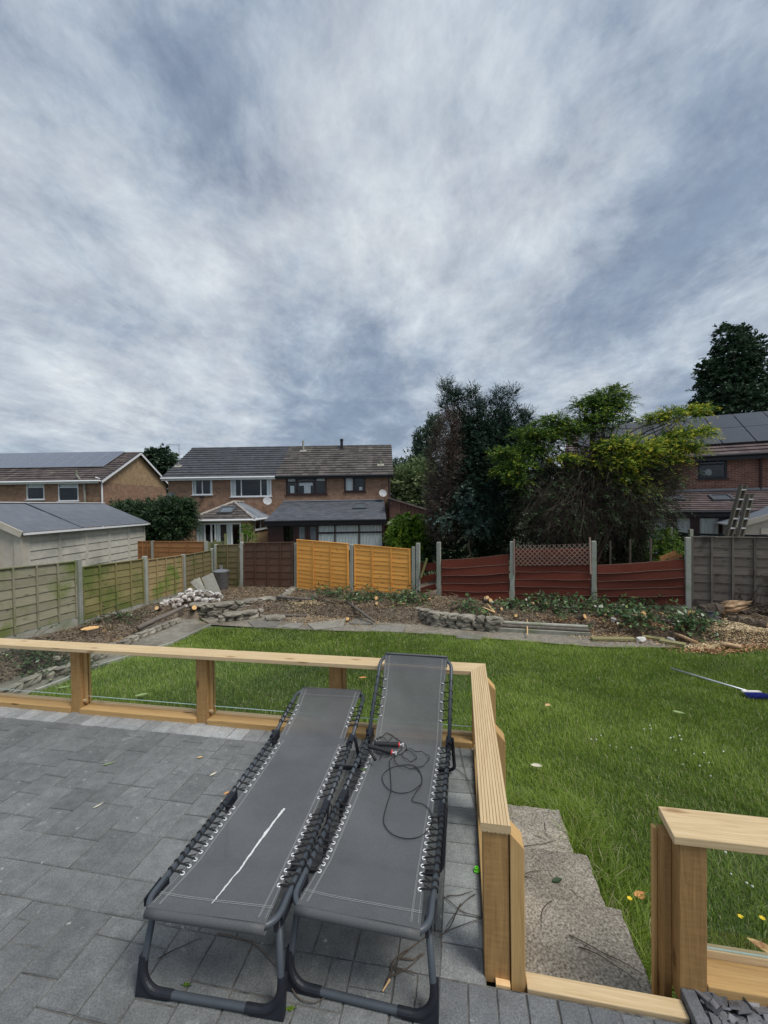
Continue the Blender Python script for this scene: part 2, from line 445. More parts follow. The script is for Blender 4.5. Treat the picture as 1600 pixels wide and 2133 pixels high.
M['black_frame'] = pmat('black_frame', (0.012, 0.012, 0.016), (0.02, 0.02, 0.024), 5, 0.45, 0, vary=0.05)
M['pane'] = glassmat('window_glass', (0.92, 0.94, 0.94), 1.4)
M['dark_room'] = pmat('dark_room', (0.02, 0.02, 0.024), (0.04, 0.036, 0.034), 2, 0.9, 0, vary=0.1)
M['curtain'] = pmat('pale_curtain', (0.62, 0.66, 0.66), (0.82, 0.85, 0.85), 9, 0.9, 0.4, 0.03, vary=0.1, stretch=(3, 3, 0.15))
M['felt'] = pmat('roofing_felt', (0.115, 0.13, 0.155), (0.15, 0.165, 0.19), 3, 0.85, 0.2, 0.006, vary=0.12)
M['lead'] = pmat('lead_flashing', (0.26, 0.28, 0.31), (0.33, 0.35, 0.38), 6, 0.6, 0.2, 0.004)

# ================================================================== SETTING
M['soil'] = pmat('soil', (0.10, 0.075, 0.052), (0.21, 0.165, 0.12), 5, 0.97, 0.9, 0.05, c3=(0.24, 0.20, 0.15), sc3=1.3, cut=(0.5, 0.72), detail=10)
M['lawn_base'] = pmat('lawn_base', (0.045, 0.075, 0.018), (0.08, 0.115, 0.03), 6, 0.95, 0.6, 0.03, detail=8)
M['path'] = pmat('path_concrete', (0.17, 0.155, 0.125), (0.30, 0.28, 0.235), 9, 0.95, 0.5, 0.012, c3=(0.15, 0.135, 0.105), sc3=0.9, cut=(0.48, 0.66), detail=12)
M['far_ground'] = pmat('far_ground', (0.05, 0.07, 0.03), (0.10, 0.11, 0.06), 0.5, 0.95, 0.2, 0.05, detail=8)

def grid_sheet(name, corners_fn, nx, ny, mt, kind='structure', smooth=True, zfn=None):
    V = []; F = []
    for j in range(ny + 1):
        for i in range(nx + 1):
            p = corners_fn(i / nx, j / ny); V.append(p)
    for j in range(ny):
        for i in range(nx):
            a = j * (nx + 1) + i; F.append((a, a + 1, a + nx + 2, a + nx + 1))
    o = np_mesh(name, np.array(V), np.array(F), np.full(len(F), 0.5), mt, smooth=smooth)
    tag(o, kind=kind); return o

# ground as one sheet to the horizon
grid_sheet('ground', lambda u, v: (-900 + 1800 * u, -40 + 1500 * v, -1.45), 4, 4, M['far_ground'])
# sloping garden surface
grid_sheet('lawn', lambda u, v: (-9 + 24 * u, -3 + 16 * v, lawn_z(0, -3 + 16 * v) - 0.015), 8, 8, M['lawn_base'])

def vnoise(x, y, s=1.0, seed=0):
    """cheap smooth value noise"""
    x *= s; y *= s; xi = math.floor(x); yi = math.floor(y); fx = x - xi; fy = y - yi
    def h(a, b):
        n = math.sin(a * 127.1 + b * 311.7 + seed * 74.7) * 43758.5453; return n - math.floor(n)
    fx = fx * fx * (3 - 2 * fx); fy = fy * fy * (3 - 2 * fy)
    return (h(xi, yi) * (1 - fx) + h(xi + 1, yi) * fx) * (1 - fy) + (h(xi, yi + 1) * (1 - fx) + h(xi + 1, yi + 1) * fx) * fy
def fbm(x, y, s=1.0, seed=0): return vnoise(x, y, s, seed) * .5 + vnoise(x, y, s * 2.1, seed + 1) * .3 + vnoise(x, y, s * 4.5, seed + 2) * .2

# fence lines (world metres)
def back_fence_y(X): return 11.9 - 0.387 * X
def left_fence_x(Y): return -6.52 + (Y - 8.7) * 0.104
FA = Vector((-5.95, back_fence_y(-5.95), 0))

# lawn outline and path (points on the garden plane read off the photograph)
LAWN_LEFT = [(-4.95, 3.2), (-4.81, 5.62), (-4.6, 6.72), (-4.09, 7.88), (-3.94, 9.28)]
LAWN_BACK = [(-3.94, 9.28), (-2.09, 8.78), (0.92, 8.21), (3.73, 7.16), (6.47, 6.96), (14, 5.4)]
BED_LEFT = [(-5.6, 3.2), (-5.5, 6.4), (-5.3, 8.3), (-4.95, 9.9)]                       # outer edge of the left path
BED_BACK = [(-4.4, 10.1), (-2.9, 10.35), (-1.6, 9.95), (0.79, 9.05), (1.9, 8.5), (2.17, 8.68), (4.0, 8.12), (5.2, 7.45), (6.6, 7.1), (14, 5.6)]
def interp(pts, x, k=0):
    """piecewise linear along axis k"""
    for a, b in zip(pts, pts[1:]):
        lo, hi = (a, b) if a[k] <= b[k] else (b, a)
        if lo[k] <= x <= hi[k]:
            f = (x - lo[k]) / max(1e-6, hi[k] - lo[k]); return lo[1 - k] + (hi[1 - k] - lo[1 - k]) * f
    ends = sorted(pts, key=lambda p: p[k])
    return ends[0][1 - k] if x < ends[0][k] else ends[-1][1 - k]
def ribbon(name, A, B, n, mt, dz, nw=6):
    V = []; F = []
    for i in range(n + 1):
        f = i / n
        a = samp(A, f); b = samp(B, f)
        for k in range(nw + 1):
            g = k / nw; x = a[0] + (b[0] - a[0]) * g; y = a[1] + (b[1] - a[1]) * g
            V.append((x, y, lawn_z(x, y) + dz + 0.006 * (fbm(x, y, 2.2) - .5)))
    for i in range(n):
        for k in range(nw):
            a = i * (nw + 1) + k; F.append((a, a + 1, a + nw + 2, a + nw + 1))
    o = np_mesh(name, np.array(V), np.array(F), np.full(len(F), .5), mt, smooth=True); tag(o, kind='structure'); return o
def samp(pts, f):
    L = [0]
    for a, b in zip(pts, pts[1:]): L.append(L[-1] + math.hypot(b[0] - a[0], b[1] - a[1]))
    t = f * L[-1]
    for i in range(len(pts) - 1):
        if t <= L[i + 1] + 1e-9:
            g = (t - L[i]) / max(1e-9, L[i + 1] - L[i]); a, b = pts[i], pts[i + 1]
            return (a[0] + (b[0] - a[0]) * g, a[1] + (b[1] - a[1]) * g)
    return pts[-1]
PL_L = LAWN_LEFT[:-1] + [(-3.94, 9.28)]
ribbon('path', [(-5.75, 3.2), (-5.7, 6.4), (-5.5, 8.3), (-5.1, 10.4)], [(-4.95, 3.2), (-4.81, 5.62), (-4.6, 6.72), (-4.09, 7.88), (-3.94, 9.28)], 50, M['path'], 0.010)
ribbon('path', LAWN_BACK, [(-5.0, 10.6), (-2.9, 10.6), (-1.6, 10.2), (0.79, 9.3), (2.17, 8.6), (4.0, 8.2), (6.6, 7.5), (14, 6.0)], 80, M['path'], 0.016)

# raised planting bed: along the left fence and the whole back
def bed_z(x, y):
    base = lawn_z(x, y)
    # distance inside the bed
    d1 = interp(BED_LEFT, y, 1) - x if y < 10.2 else 9
    d2 = y - interp(BED_BACK, x, 0) if x > -4.6 else -1
    if x < -4.6 and y > 9.9: d2 = 0.6
    d = max(min(d1, 2.0) if y < 10.2 else -1, d2)
    r = max(0.0, min(1.0, d / 0.22))
    hgt = 0.17 if x < -4.6 else (0.24 if x < 1.9 else 0.17)
    return base - 0.06 + (hgt + 0.06 + 0.09 * (fbm(x, y, 1.7, 3) - .4) + 0.03 * (fbm(x, y, 7, 5) - .5)) * r
V = []; F = []; nx, ny = 190, 130; X0, X1, Y0, Y1 = -7.2, 12.5, 3.0, 14.8
for j in range(ny + 1):
    for i in range(nx + 1):
        x = X0 + (X1 - X0) * i / nx; y = Y0 + (Y1 - Y0) * j / ny; V.append((x, y, bed_z(x, y)))
for j in range(ny):
    for i in range(nx):
        a = j * (nx + 1) + i; q = (a, a + 1, a + nx + 2, a + nx + 1)
        x, y, z = V[a]
        if z > lawn_z(x, y) - 0.05 or any(V[k][2] > lawn_z(V[k][0], V[k][1]) - 0.05 for k in q): F.append(q)
o = np_mesh('garden_bed', np.array(V), np.array(F), np.full(len(F), .5), M['soil'], smooth=True); tag(o, kind='structure')

# ------------------------------------------------------------------ patio
def paver_mat(name, c1, c2, speck, vary):
    mt, t, b = new_mat(name)
    ob = t.node('ShaderNodeTexCoord').outputs['Object']
    n1 = t.noise(ob, 16, 8, 0.7).outputs[0]; n2 = t.noise(ob, 1.3, 5, 0.6).outputs[0]; n3 = t.noise(ob, 170, 3, 0.7).outputs[0]
    col = t.mix(t.mr(n1, 0.3, 0.7, 0, 1), c1, c2)
    k = t.mr(n2, 0.3, 0.7, 0.78, 1.22); k = t.math('MULTIPLY', k, t.mr(n3, 0.35, 0.65, 0.72, 1.28))
    k = t.math('MULTIPLY', k, t.mr(rnd_attr(t), 0, 1, 1 - vary, 1 + vary))
    col = t.mix(1.0, col, t.node('ShaderNodeCombineColor', i_0=k, i_1=k, i_2=k).outputs[0], 'MULTIPLY')
    # mortar smears and spots
    vo = t.node('ShaderNodeTexVoronoi', feature='F1'); vo.inputs['Scale'].default_value = 17; t.put(vo.inputs['Vector'], t.vmath('ADD', ob, t.node('ShaderNodeVectorMath', operation='SCALE', i_0=t.noise(ob, 40, 3, .6).outputs[1], i_3=0.03).outputs[0]))
    sel = t.math('GREATER_THAN', t.node('ShaderNodeSeparateColor', i_0=vo.outputs['Color']).outputs[0], 0.72)
    f = t.math('MULTIPLY', t.mr(vo.outputs['Distance'], 0.02, 0.15, 0.85, 0), sel)
    n5 = t.noise(ob, 6.5, 9, 0.75).outputs[0]
    f = t.math('MAXIMUM', f, t.mr(n5, 0.60, 0.74, 0, 0.5))
    col = t.mix(f, col, speck)
    t.l.new(col, b.inputs['Base Color']); b.inputs['Roughness'].default_value = 0.78; b.inputs['Specular IOR Level'].default_value = 0.45
    bump(t, b, t.math('ADD', n3, t.math('MULTIPLY', n1, 1.6)), 0.35, 0.004)
    return mt
M['paver'] = paver_mat('dark_paver', (0.115, 0.12, 0.12), (0.19, 0.197, 0.196), (0.5, 0.51, 0.49), 0.12)
M['sett'] = paver_mat('pale_sett', (0.22, 0.225, 0.225), (0.36, 0.365, 0.36), (0.5, 0.5, 0.48), 0.30)
M['edge'] = paver_mat('edge_paver', (0.12, 0.127, 0.135), (0.175, 0.183, 0.19), (0.36, 0.37, 0.38), 0.12)
M['sand'] = pmat('joint_sand', (0.045, 0.045, 0.045), (0.20, 0.19, 0.17), 22, 0.95, 0.4, 0.002)
pm = MB()
def paver(s0, s1, t0, t1, mi):
    g = 0.002; s0 += g; s1 -= g; t0 += g; t1 -= g
    c = 0.004; z = rng.uniform(-0.0018, 0.0018); tx = rng.uniform(-.0015, .0015); ty = rng.uniform(-.0015, .0015); r = rng.random()
    jt = lambda: rng.uniform(-.0012, .0012)
    o_ = [(s0 + jt(), t0 + jt()), (s1 + jt(), t0 + jt()), (s1 + jt(), t1 + jt()), (s0 + jt(), t1 + jt())]
    sg = [(1, 1), (-1, 1), (-1, -1), (1, -1)]
    top = [S(a + c * e, b + c * f_, z + tx * e + ty * f_) for (a, b), (e, f_) in zip(o_, sg)]
    mid = [S(a, b, z - 0.004) for a, b in o_]; bot = [S(a, b, -0.03) for a, b in o_]
    pm.face(top, None, r, mi)
    for i in range(4):
        j = (i + 1) % 4
        pm.face([mid[i], mid[j], top[j], top[i]], None, r, mi); pm.face([bot[i], bot[j], mid[j], mid[i]], None, r, mi)
# border of pale setts under the back railing, one column beside the side railing, dark soldier course at the step
t_b0, t_b1 = -0.255, -0.075
s_ = -0.26; k = 0
while s_ > -7.2:
    wd = 0.125 + rng.uniform(-.004, .004); paver(s_ - wd, s_, t_b0, t_b1, 1); s_ -= wd
t_ = -0.075
while t_ > -1.5:
    hh = 0.122 + rng.uniform(-.004, .004); paver(-0.26, -0.098, max(t_ - hh, -1.535), t_, 1); t_ -= hh
s_ = -0.26
while s_ < 0.60:
    wd = 0.099; paver(s_, s_ + wd, -1.775, -1.535, 2); s_ += wd
# random three-size field on an 80 mm grid
U_ = 0.08
def field(s_lo, s_hi, t_lo, t_hi, sizes):
    na = int(round((s_hi - s_lo) / U_)); nb = int(round((t_hi - t_lo) / U_)); occ = [[False] * nb for _ in range(na)]
    for b_ in range(nb):
        for a in range(na):
            if occ[a][b_]: continue
            opts = sizes[:]; rng.shuffle(opts)
            for (w_, h_) in opts + [(1, 2), (2, 1), (1, 1)]:
                if a + w_ <= na and b_ + h_ <= nb and all(not occ[a + i][b_ + j] for i in range(w_) for j in range(h_)):
                    for i in range(w_):
                        for j in range(h_): occ[a + i][b_ + j] = True
                    paver(s_lo + a * U_, s_lo + (a + w_) * U_, t_lo + b_ * U_, t_lo + (b_ + h_) * U_, 0); break
SZ = [(2, 3), (2, 3), (3, 2), (2, 2), (2, 2), (2, 3)]
field(-0.26 - 7.04, -0.26, -1.535 - 0.24 + 0.24, -0.255, SZ)
field(-0.26 - 7.04, -0.26 + 0.0, -3.855, -1.535, SZ)
field(-0.26, 2.06, -3.855, -1.775, SZ)
# bedding and the retaining side of the slab
for (a0, a1, b0, b1) in ((-7.4, -0.095, -4.2, -0.07), (-0.0949, 0.60, -4.2, -1.53), (0.6001, 2.4, -4.2, -1.79)):
    ps = [S(a0, b0, -1.2), S(a1, b0, -1.2), S(a1, b1, -1.2), S(a0, b1, -1.2), S(a0, b0, -0.0052), S(a1, b0, -0.0052), S(a1, b1, -0.0052), S(a0, b1, -0.0052)]
    pm.hexa(ps, None, .5, 3)
o = pm.build('patio', [M['paver'], M['sett'], M['edge'], M['sand']]); tag(o, kind='structure')

# concrete steps down to the lawn
M['step'] = None
mt, t, b = new_mat('exposed_concrete'); M['step'] = mt
ob = t.node('ShaderNodeTexCoord').outputs['Object']
n1 = t.noise(ob, 95, 4, 0.7).outputs[0]; n2 = t.noise(ob, 3.0, 6, 0.6).outputs[0]
col = t.ramp(n1, [(0.34, (0.10, 0.085, 0.07)), (0.47, (0.27, 0.235, 0.185)), (0.56, (0.36, 0.325, 0.265)), (0.68, (0.52, 0.49, 0.42))])
kk = t.mr(n2, 0.3, 0.7, 0.6, 1.2); col = t.mix(1.0, col, t.node('ShaderNodeCombineColor', i_0=kk, i_1=kk, i_2=kk).outputs[0], 'MULTIPLY')
t.l.new(col, b.inputs['Base Color']); b.inputs['Roughness'].default_value = 0.92; bump(t, b, n1, 0.6, 0.006)
st = MB()
def slab(mb, s0, s1, t0, t1, z0, z1, n=12, jag=0.006, r=.5):
    """concrete block with slightly broken edges"""
    top = []
    for (a, b_) in ((s0, t0), (s1, t0), (s1, t1), (s0, t1)): pass
    ring = []
    def edge(p, q):
        for i in range(n):
            f = i / n; ring.append((p[0] + (q[0] - p[0]) * f + rng.uniform(-jag, jag), p[1] + (q[1] - p[1]) * f + rng.uniform(-jag, jag)))
    edge((s0, t0), (s1, t0)); edge((s1, t0), (s1, t1)); edge((s1, t1), (s0, t1)); edge((s0, t1), (s0, t0))
    c = ((s0 + s1) / 2, (t0 + t1) / 2)
    sh = [(c[0] + (a - c[0]) * 0.985, c[1] + (b_ - c[1]) * 0.985) for a, b_ in ring]
    N = len(ring)
    mb.face([S(a, b_, z1) for a, b_ in sh], PU, r)
    for i in range(N):
        j = (i + 1) % N
        mb.face([S(*ring[i], z1 - 0.006), S(*ring[j], z1 - 0.006), S(*sh[j], z1), S(*sh[i], z1)], PU, r)
        mb.face([S(*ring[i], z0), S(*ring[j], z0), S(*ring[j], z1 - 0.006), S(*ring[i], z1 - 0.006)], PU, r)
slab(st, 0.045, 0.535, -1.462, -0.975, -0.8, -0.17)
slab(st, 0.045, 0.53, -0.972, -0.48, -0.8, -0.34)
slab(st, 0.045, 0.505, -0.477, 0.09, -0.85, -0.50)
o = st.build('garden_steps', M['step'], loc=S(0.3, -0.7, -0.8))
tag(o, 'flight of three rough aggregate concrete steps from the patio opening down to the lawn', 'steps')

# ------------------------------------------------------------------ grass
def blades(name, xy, zf, hmin, hmax, wmin, wmax, mt, label, cat, lean=0.55, seed=1):
    r = np.random.default_rng(seed); n = len(xy)
    x, y = xy[:, 0], xy[:, 1]; z = zf(x, y)
    # swirling mown direction
    ang = 6.3 * (np.sin(x * 1.1 + 0.7 * np.sin(y * 1.7)) * .25 + np.cos(y * 1.3 + x * .6) * .25) + r.normal(0, 1.5, n)
    clump = 0.5 + 0.5 * np.sin(x * 5.1 + 2 * np.sin(y * 3.7)) * np.sin(y * 4.3 + 1.5 * np.sin(x * 2.9))
    h = r.uniform(hmin, hmax, n) * (0.65 + 0.6 * clump); wd = r.uniform(wmin, wmax, n) * (1 + 0.12 * np.maximum(y - 3, 0))
    ln = np.clip(r.normal(lean, 0.28, n), 0.05, 1.3)
    dx, dy = np.cos(ang), np.sin(ang); sx, sy = -np.sin(ang + r.normal(0, .6, n)), np.cos(ang + r.normal(0, .6, n))
    mx = x + dx * h * ln * .35; my = y + dy * h * ln * .35; mz = z + h * .6
    tx = x + dx * h * ln * 1.15; ty = y + dy * h * ln * 1.15; tz = z + h * (1.0 - .25 * ln)
    V = np.empty((n, 5, 3))
    V[:, 0] = np.c_[x - sx * wd / 2, y - sy * wd / 2, z - 0.01]; V[:, 1] = np.c_[x + sx * wd / 2, y + sy * wd / 2, z - 0.01]
    V[:, 2] = np.c_[mx - sx * wd * .42, my - sy * wd * .42, mz]; V[:, 3] = np.c_[mx + sx * wd * .42, my + sy * wd * .42, mz]
    V[:, 4] = np.c_[tx, ty, tz]
    b_ = np.arange(n) * 5
    F = np.stack([np.c_[b_, b_ + 1, b_ + 2], np.c_[b_ + 1, b_ + 3, b_ + 2], np.c_[b_ + 2, b_ + 3, b_ + 4]], 1).reshape(-1, 3)
    patchy = np.clip(0.5 + 0.28 * np.sin(x * .9 + 1.3 * np.sin(y * .7)) + .22 * np.sin(y * 1.9 + np.sin(x * 2.3)), 0, 1)
    rv = np.clip(0.42 * r.random(n) + 0.40 * patchy + 0.24 * clump - .04, 0, 1); dry = r.random(n) < (0.05 + 0.10 * (1 - patchy)); rv = np.where(dry, 0.97 + .03 * r.random(n), rv * .93)
    o = np_mesh(name, V.reshape(-1, 3), F, np.repeat(rv, 3), mt); tag(o, label, cat, kind='stuff'); return o
M['grass'] = leafmat('grass_blades', [(0.0, (0.06, 0.105, 0.013)), (0.3, (0.135, 0.22, 0.026)), (0.55, (0.22, 0.325, 0.042)), (0.8, (0.33, 0.43, 0.08)), (0.93, (0.32, 0.40, 0.13)), (1.0, (0.50, 0.46, 0.26))], 0.5, 0.3, 0.35)
def in_lawn(x, y):
    if y > interp(LAWN_BACK, x, 0) + 0.06 * (fbm(x, y, 6) - .5) + 0.02: return False
    if x < -3.8 and x < interp(LAWN_LEFT, y, 1): return False
    q = Vector((x, y, 0)) - PO; s_ = q.dot(PU); t_ = q.dot(PV)
    if t_ < 0.0 and s_ < 0.0: return False
    if s_ < 0.53 and t_ < 0.10 and s_ >= 0.0:
        return t_ > 0.08 or s_ > (0.53 if t_ < -.48 else 0.50)
    if t_ < -1.33 and s_ > 0.53: return False
    if t_ < -1.5: return False
    return True
pts = []; target = 360000
q_r = random.Random(5)
while len(pts) < target:
    # denser near the patio, where single blades show
    y = 1.0 * (8.6 / 1.0) ** (q_r.random() ** 0.82) + 0.35
    x = q_r.uniform(-5.0, 9.5)
    if abs(x) > y * 1.02 + 0.8: continue
    if in_lawn(x, y): pts.append((x, y))
blades('grass', np.array(pts), lambda x, y: LA + LB * y, 0.024, 0.064, 0.0022, 0.0045, M['grass'], 'shaggy green mown lawn grass behind the timber railings', 'grass')
# long uncut tufts beside the steps and along the foot of the railings
pts = []
for (a0, a1, b0, b1, n_) in ((0.49, 0.80, -1.33, 0.25, 6800), (0.02, 0.5, 0.06, 0.34, 1600), (-4.6, 0.1, 0.02, 0.16, 3600), (0.0, 0.06, -0.2, 0.9, 500), (0.55, 1.4, -1.30, -1.18, 1500)):
    for _ in range(n_):
        s_ = q_r.uniform(a0, a1); t_ = q_r.uniform(b0, b1)
        if s_ > .62 + .2 * q_r.random() and a0 == .49: continue
        p = S(s_, t_); pts.append((p.x, p.y))
blades('long_grass', np.array(pts), lambda x, y: LA + LB * y, 0.07, 0.20, 0.003, 0.006, M['grass'], 'long uncut grass tufts beside the concrete steps and railing feet', 'grass', 0.5, seed=3)
# clover heads and small yellow weeds
M['clover'] = pmat('clover_white', (0.75, 0.75, 0.68), (0.6, 0.62, 0.5), 60, 0.8, 0)
M['yellow'] = pmat('yellow_petal', (0.80, 0.60, 0.03), (0.75, 0.5, 0.02), 60, 0.6, 0)
cb = MB()
cl_c = [G(x, y) for x, y in ((1405, 1545), (1420, 1550), (1450, 1590), (1280, 1565), (1350, 1530), (1240, 1545), (1520, 1780), (1540, 1830), (1500, 1760), (1480, 1800), (1470, 1850), (1570, 1790), (1590, 1650), (1455, 1605))]
for c in cl_c:
    for _ in range(3):
        x = c.x + q_r.gauss(0, .10); y = c.y + q_r.gauss(0, .10)
        if not in_lawn(x, y): continue
        z = lawn_z(x, y) + q_r.uniform(.05, .085); s_ = q_r.uniform(.006, .009)
        cb.lathe([(0.001, -s_), (s_, -s_ * .3), (s_ * .9, s_ * .4), (0.001, s_ * .9)], (x, y, z), 7, mi=0)
o = cb.build('clover_flowers', M['clover'], smooth=True); tag(o, 'scattered small white clover heads in the lawn on the right', 'clover flowers', kind='stuff')

# ================================================================== RAILINGS
def tbox(mb, s0, s1, t0, t1, z0, z1, g=None, r=None, mi=0):
    ps = [S(s0, t0, z0), S(s1, t0, z0), S(s1, t1, z0), S(s0, t1, z0), S(s0, t0, z1), S(s1, t0, z1), S(s1, t1, z1), S(s0, t1, z1)]
    mb.hexa(ps, g, r, mi)
def one(name, mt, parent, s0, s1, t0, t1, z0, z1, g=None, bevel=0.002):
    mb = MB(); tbox(mb, s0, s1, t0, t1, z0, z1, g, rng.random()); return mb.build(name, mt, parent, bevel=bevel)
def glass_panel(parent, a, b_, z0, z1, th=0.006):
    """pane between two plan points given in patio coordinates"""
    pa, pb = S(*a), S(*b_); n = (pb - pa).normalized().cross(Vector((0, 0, 1))) * th / 2
    mb = MB()
    for sgn in (1, -1):
        q = [pa + n * sgn + Vector((0, 0, z0)), pb + n * sgn + Vector((0, 0, z0)), pb + n * sgn + Vector((0, 0, z1)), pa + n * sgn + Vector((0, 0, z1))]
        if sgn < 0: q.reverse()
        if sgn > 0: mb.face(q)          # the clear face; the rear face is left to the edge frame so light passes once
    g = mb.build('glass_panel', M['glass'], parent)
    me_ = MB()
    for (z_a, z_b) in ((z0, z0 + 0.003), (z1 - 0.003, z1)):
        me_.hexa([pa - n + Vector((0, 0, z_a)), pb - n + Vector((0, 0, z_a)), pb + n * .9 + Vector((0, 0, z_a)), pa + n * .9 + Vector((0, 0, z_a)),
                  pa - n + Vector((0, 0, z_b)), pb - n + Vector((0, 0, z_b)), pb + n * .9 + Vector((0, 0, z_b)), pa + n * .9 + Vector((0, 0, z_b))])
    me_.build('glass_edge', M['glass_edge'], g, local=False)
    return g
ZT = 0.56; CT = 0.03
r1 = empty('glazed_railing', S(-2.2, -0.07, -0.02), 'long low pale timber railing with clear panes across the back edge of the patio', 'railing')
def cap_board(parent, pts_bottom, mt, g, z0=ZT - CT, z1=ZT, bevel=0.003):
    mb = MB(); a = [S(*p, z0) for p in pts_bottom]; b_ = [S(*p, z1) for p in pts_bottom]
    mb.hexa(a + b_, g, rng.random()); return mb.build('cap_rail', mt, parent, bevel=bevel)
cap_board(r1, [(-2.6, -0.153), (-0.112, -0.153), (0.0, 0.0), (-2.6, 0.0)], M['timber_pale'], PU)
cap_board(r1, [(-5.9, -0.153), (-2.603, -0.153), (-2.603, 0.0), (-5.9, 0.0)], M['timber_pale'], PU)
posts_s = [-5.65, -4.50, -3.355, -2.185, -1.09, -0.055]; pt0, pt1 = -0.088, 0.008
for i, s_ in enumerate(posts_s):
    one('post', M['timber_brown'] if i != 9 else M['timber'], r1, s_ - 0.047, s_ + 0.047, -0.09, -0.002, -0.04, ZT - CT - 0.001, Vector((0, 0, 1)))
    if i < 5:
        # glazing beads either side of the pane, on the right flank of each post
        one('glazing_bead', M['timber'], r1, s_ + 0.0475, s_ + 0.066, -0.055, -0.036, 0.062, ZT - CT - 0.002, Vector((0, 0, 1)), 0.001)
        one('glazing_bead', M['timber'], r1, s_ + 0.0475, s_ + 0.066, -0.022, -0.004, 0.062, ZT - CT - 0.002, Vector((0, 0, 1)), 0.001)
        one('glass_clip', M['timber_pale'], r1, s_ + 0.0475, s_ + 0.075, -0.075, -0.056, 0.085, 0.101, PU, 0.001)
for a, b_ in zip(posts_s, posts_s[1:]):
    # profiled bottom rail: wide board, raised back strip
    one('bottom_rail', M['timber'], r1, a + 0.048, b_ - 0.048, -0.108, 0.015, -0.012, 0.040, PU, 0.004)
    one('rail_lip', M['timber_pale'], r1, a + 0.068, b_ - 0.049, -0.020, 0.012, 0.0402, 0.060, PU, 0.002)
    glass_panel(r1, (a + 0.05, -0.030), (b_ - 0.05, -0.030), 0.112, ZT - CT - 0.002)

r2 = empty('glazed_railing', S(-0.055, -0.8, -0.02), 'timber railing with a grooved top board running down the side of the steps', 'railing')
# grooved decking board used as the cap
mb = MB(); n_g = 9; a0, a1 = -0.109, -0.004; L0, L1 = -1.51, -0.1465
prof = []
for i in range(n_g):
    w0 = a0 + (a1 - a0) * i / n_g; w1 = a0 + (a1 - a0) * (i + 1) / n_g; e = (w1 - w0)
    prof += [(w0 + e * .12, ZT + .002), (w1 - e * .12, ZT + .002), (w1 - e * .02, ZT - .0015), (w1 + e * .02, ZT - .0015)]
prof = [(a0, ZT - .002)] + prof[:-2] + [(a1, ZT - .002)]
def end_t(s_): return -0.1535 + (s_ + 0.112) / 0.112 * 0.1535     # mitre line
rr = rng.random()
for (p, q) in zip(prof, prof[1:]):
    mb.face([S(p[0], L0, p[1]), S(q[0], L0, q[1]), S(q[0], end_t(q[0]) - .001, q[1]), S(p[0], end_t(p[0]) - .001, p[1])], PV, rr)
zb = ZT - 0.03
zs = [(a0, zb)] + [(a0 + (a1 - a0) * i / 14, zb + (0.004 if i % 2 else 0)) for i in range(1, 14)] + [(a1, zb)]
mb.face([S(x, L0, z) for x, z in zs] + [S(x, L0, z) for x, z in reversed(prof)], PU, rr)
mb.face([S(a0, L0, zb), S(a0, L0, ZT - .002), S(a0, end_t(a0), ZT - .002), S(a0, end_t(a0), zb)], PV, rr)
mb.face([S(a1, L0, ZT - .002), S(a1, L0, zb), S(a1, end_t(a1), zb), S(a1, end_t(a1), ZT - .002)], PV, rr)
mb.face([S(a0, L0, zb), S(a1, L0, zb), S(a1, end_t(a1), zb), S(a0, end_t(a0), zb)], PV, rr)
mb.build('cap_rail', M['timber_pale'], r2)
one('end_post', M['timber_brown'], r2, -0.100, -0.012, -1.505, -1.405, -0.02, zb - .001, Vector((0, 0, 1)))
def chamfer_post(parent, s0, s1, t0, t1, z0, z1, drop, mt):
    mb = MB()
    ps = [S(s0, t0, z0), S(s1, t0, z0), S(s1, t1, z0), S(s0, t1, z0), S(s0, t0, z1), S(s1, t0, z1 - drop), S(s1, t1, z1 - drop), S(s0, t1, z1)]
    mb.hexa(ps, Vector((0, 0, 1)), rng.random()); mb.build('outer_post', mt, parent, bevel=.002)
chamfer_post(r2, -0.008, 0.040, -1.512, -1.435, -0.05, ZT - 0.022, 0.05, M['timber'])
chamfer_post(r2, -0.003, 0.042, -0.88, -0.80, -0.6, ZT - 0.005, 0.05, M['timber'])
chamfer_post(r2, -0.003, 0.042, -0.30, -0.22, -0.6, ZT - 0.005, 0.05, M['timber'])
one('bottom_rail', M['timber'], r2, -0.095, 0.0, -1.40, -0.12, -0.012, 0.04, PV, .003)
one('side_board', M['timber'], r2, 0.012, 0.046, -1.43, -0.9, -0.30, -0.005, PV, .002)
for (a, b_) in ((-1.40, -0.80), (-0.70, -0.12)): glass_panel(r2, (-0.045, b_), (-0.045, a), 0.10, zb - .002)
one('post', M['timber_brown'], r2, -0.095, -0.015, -0.79, -0.71, -0.02, zb - .001, Vector((0, 0, 1)))
th = MB(); tbox(th, 0.044, 0.553, -1.523, -1.468, -0.17, 0.004, PU, .4)
o = th.build('threshold_timber', M['timber_pale'], loc=S(.3, -1.49, 0), bevel=.003); tag(o, 'pale timber strip laid across the top of the concrete steps', 'threshold')
o = MB(); tbox(o, -0.062, -0.013, -1.528, -1.506, -0.03, 0.003, PU, .9); o = o.build('timber_wedge', M['cutwood'], loc=S(-.04, -1.515, 0)); tag(o, 'small orange offcut of timber at the foot of the railing end post', 'offcut')

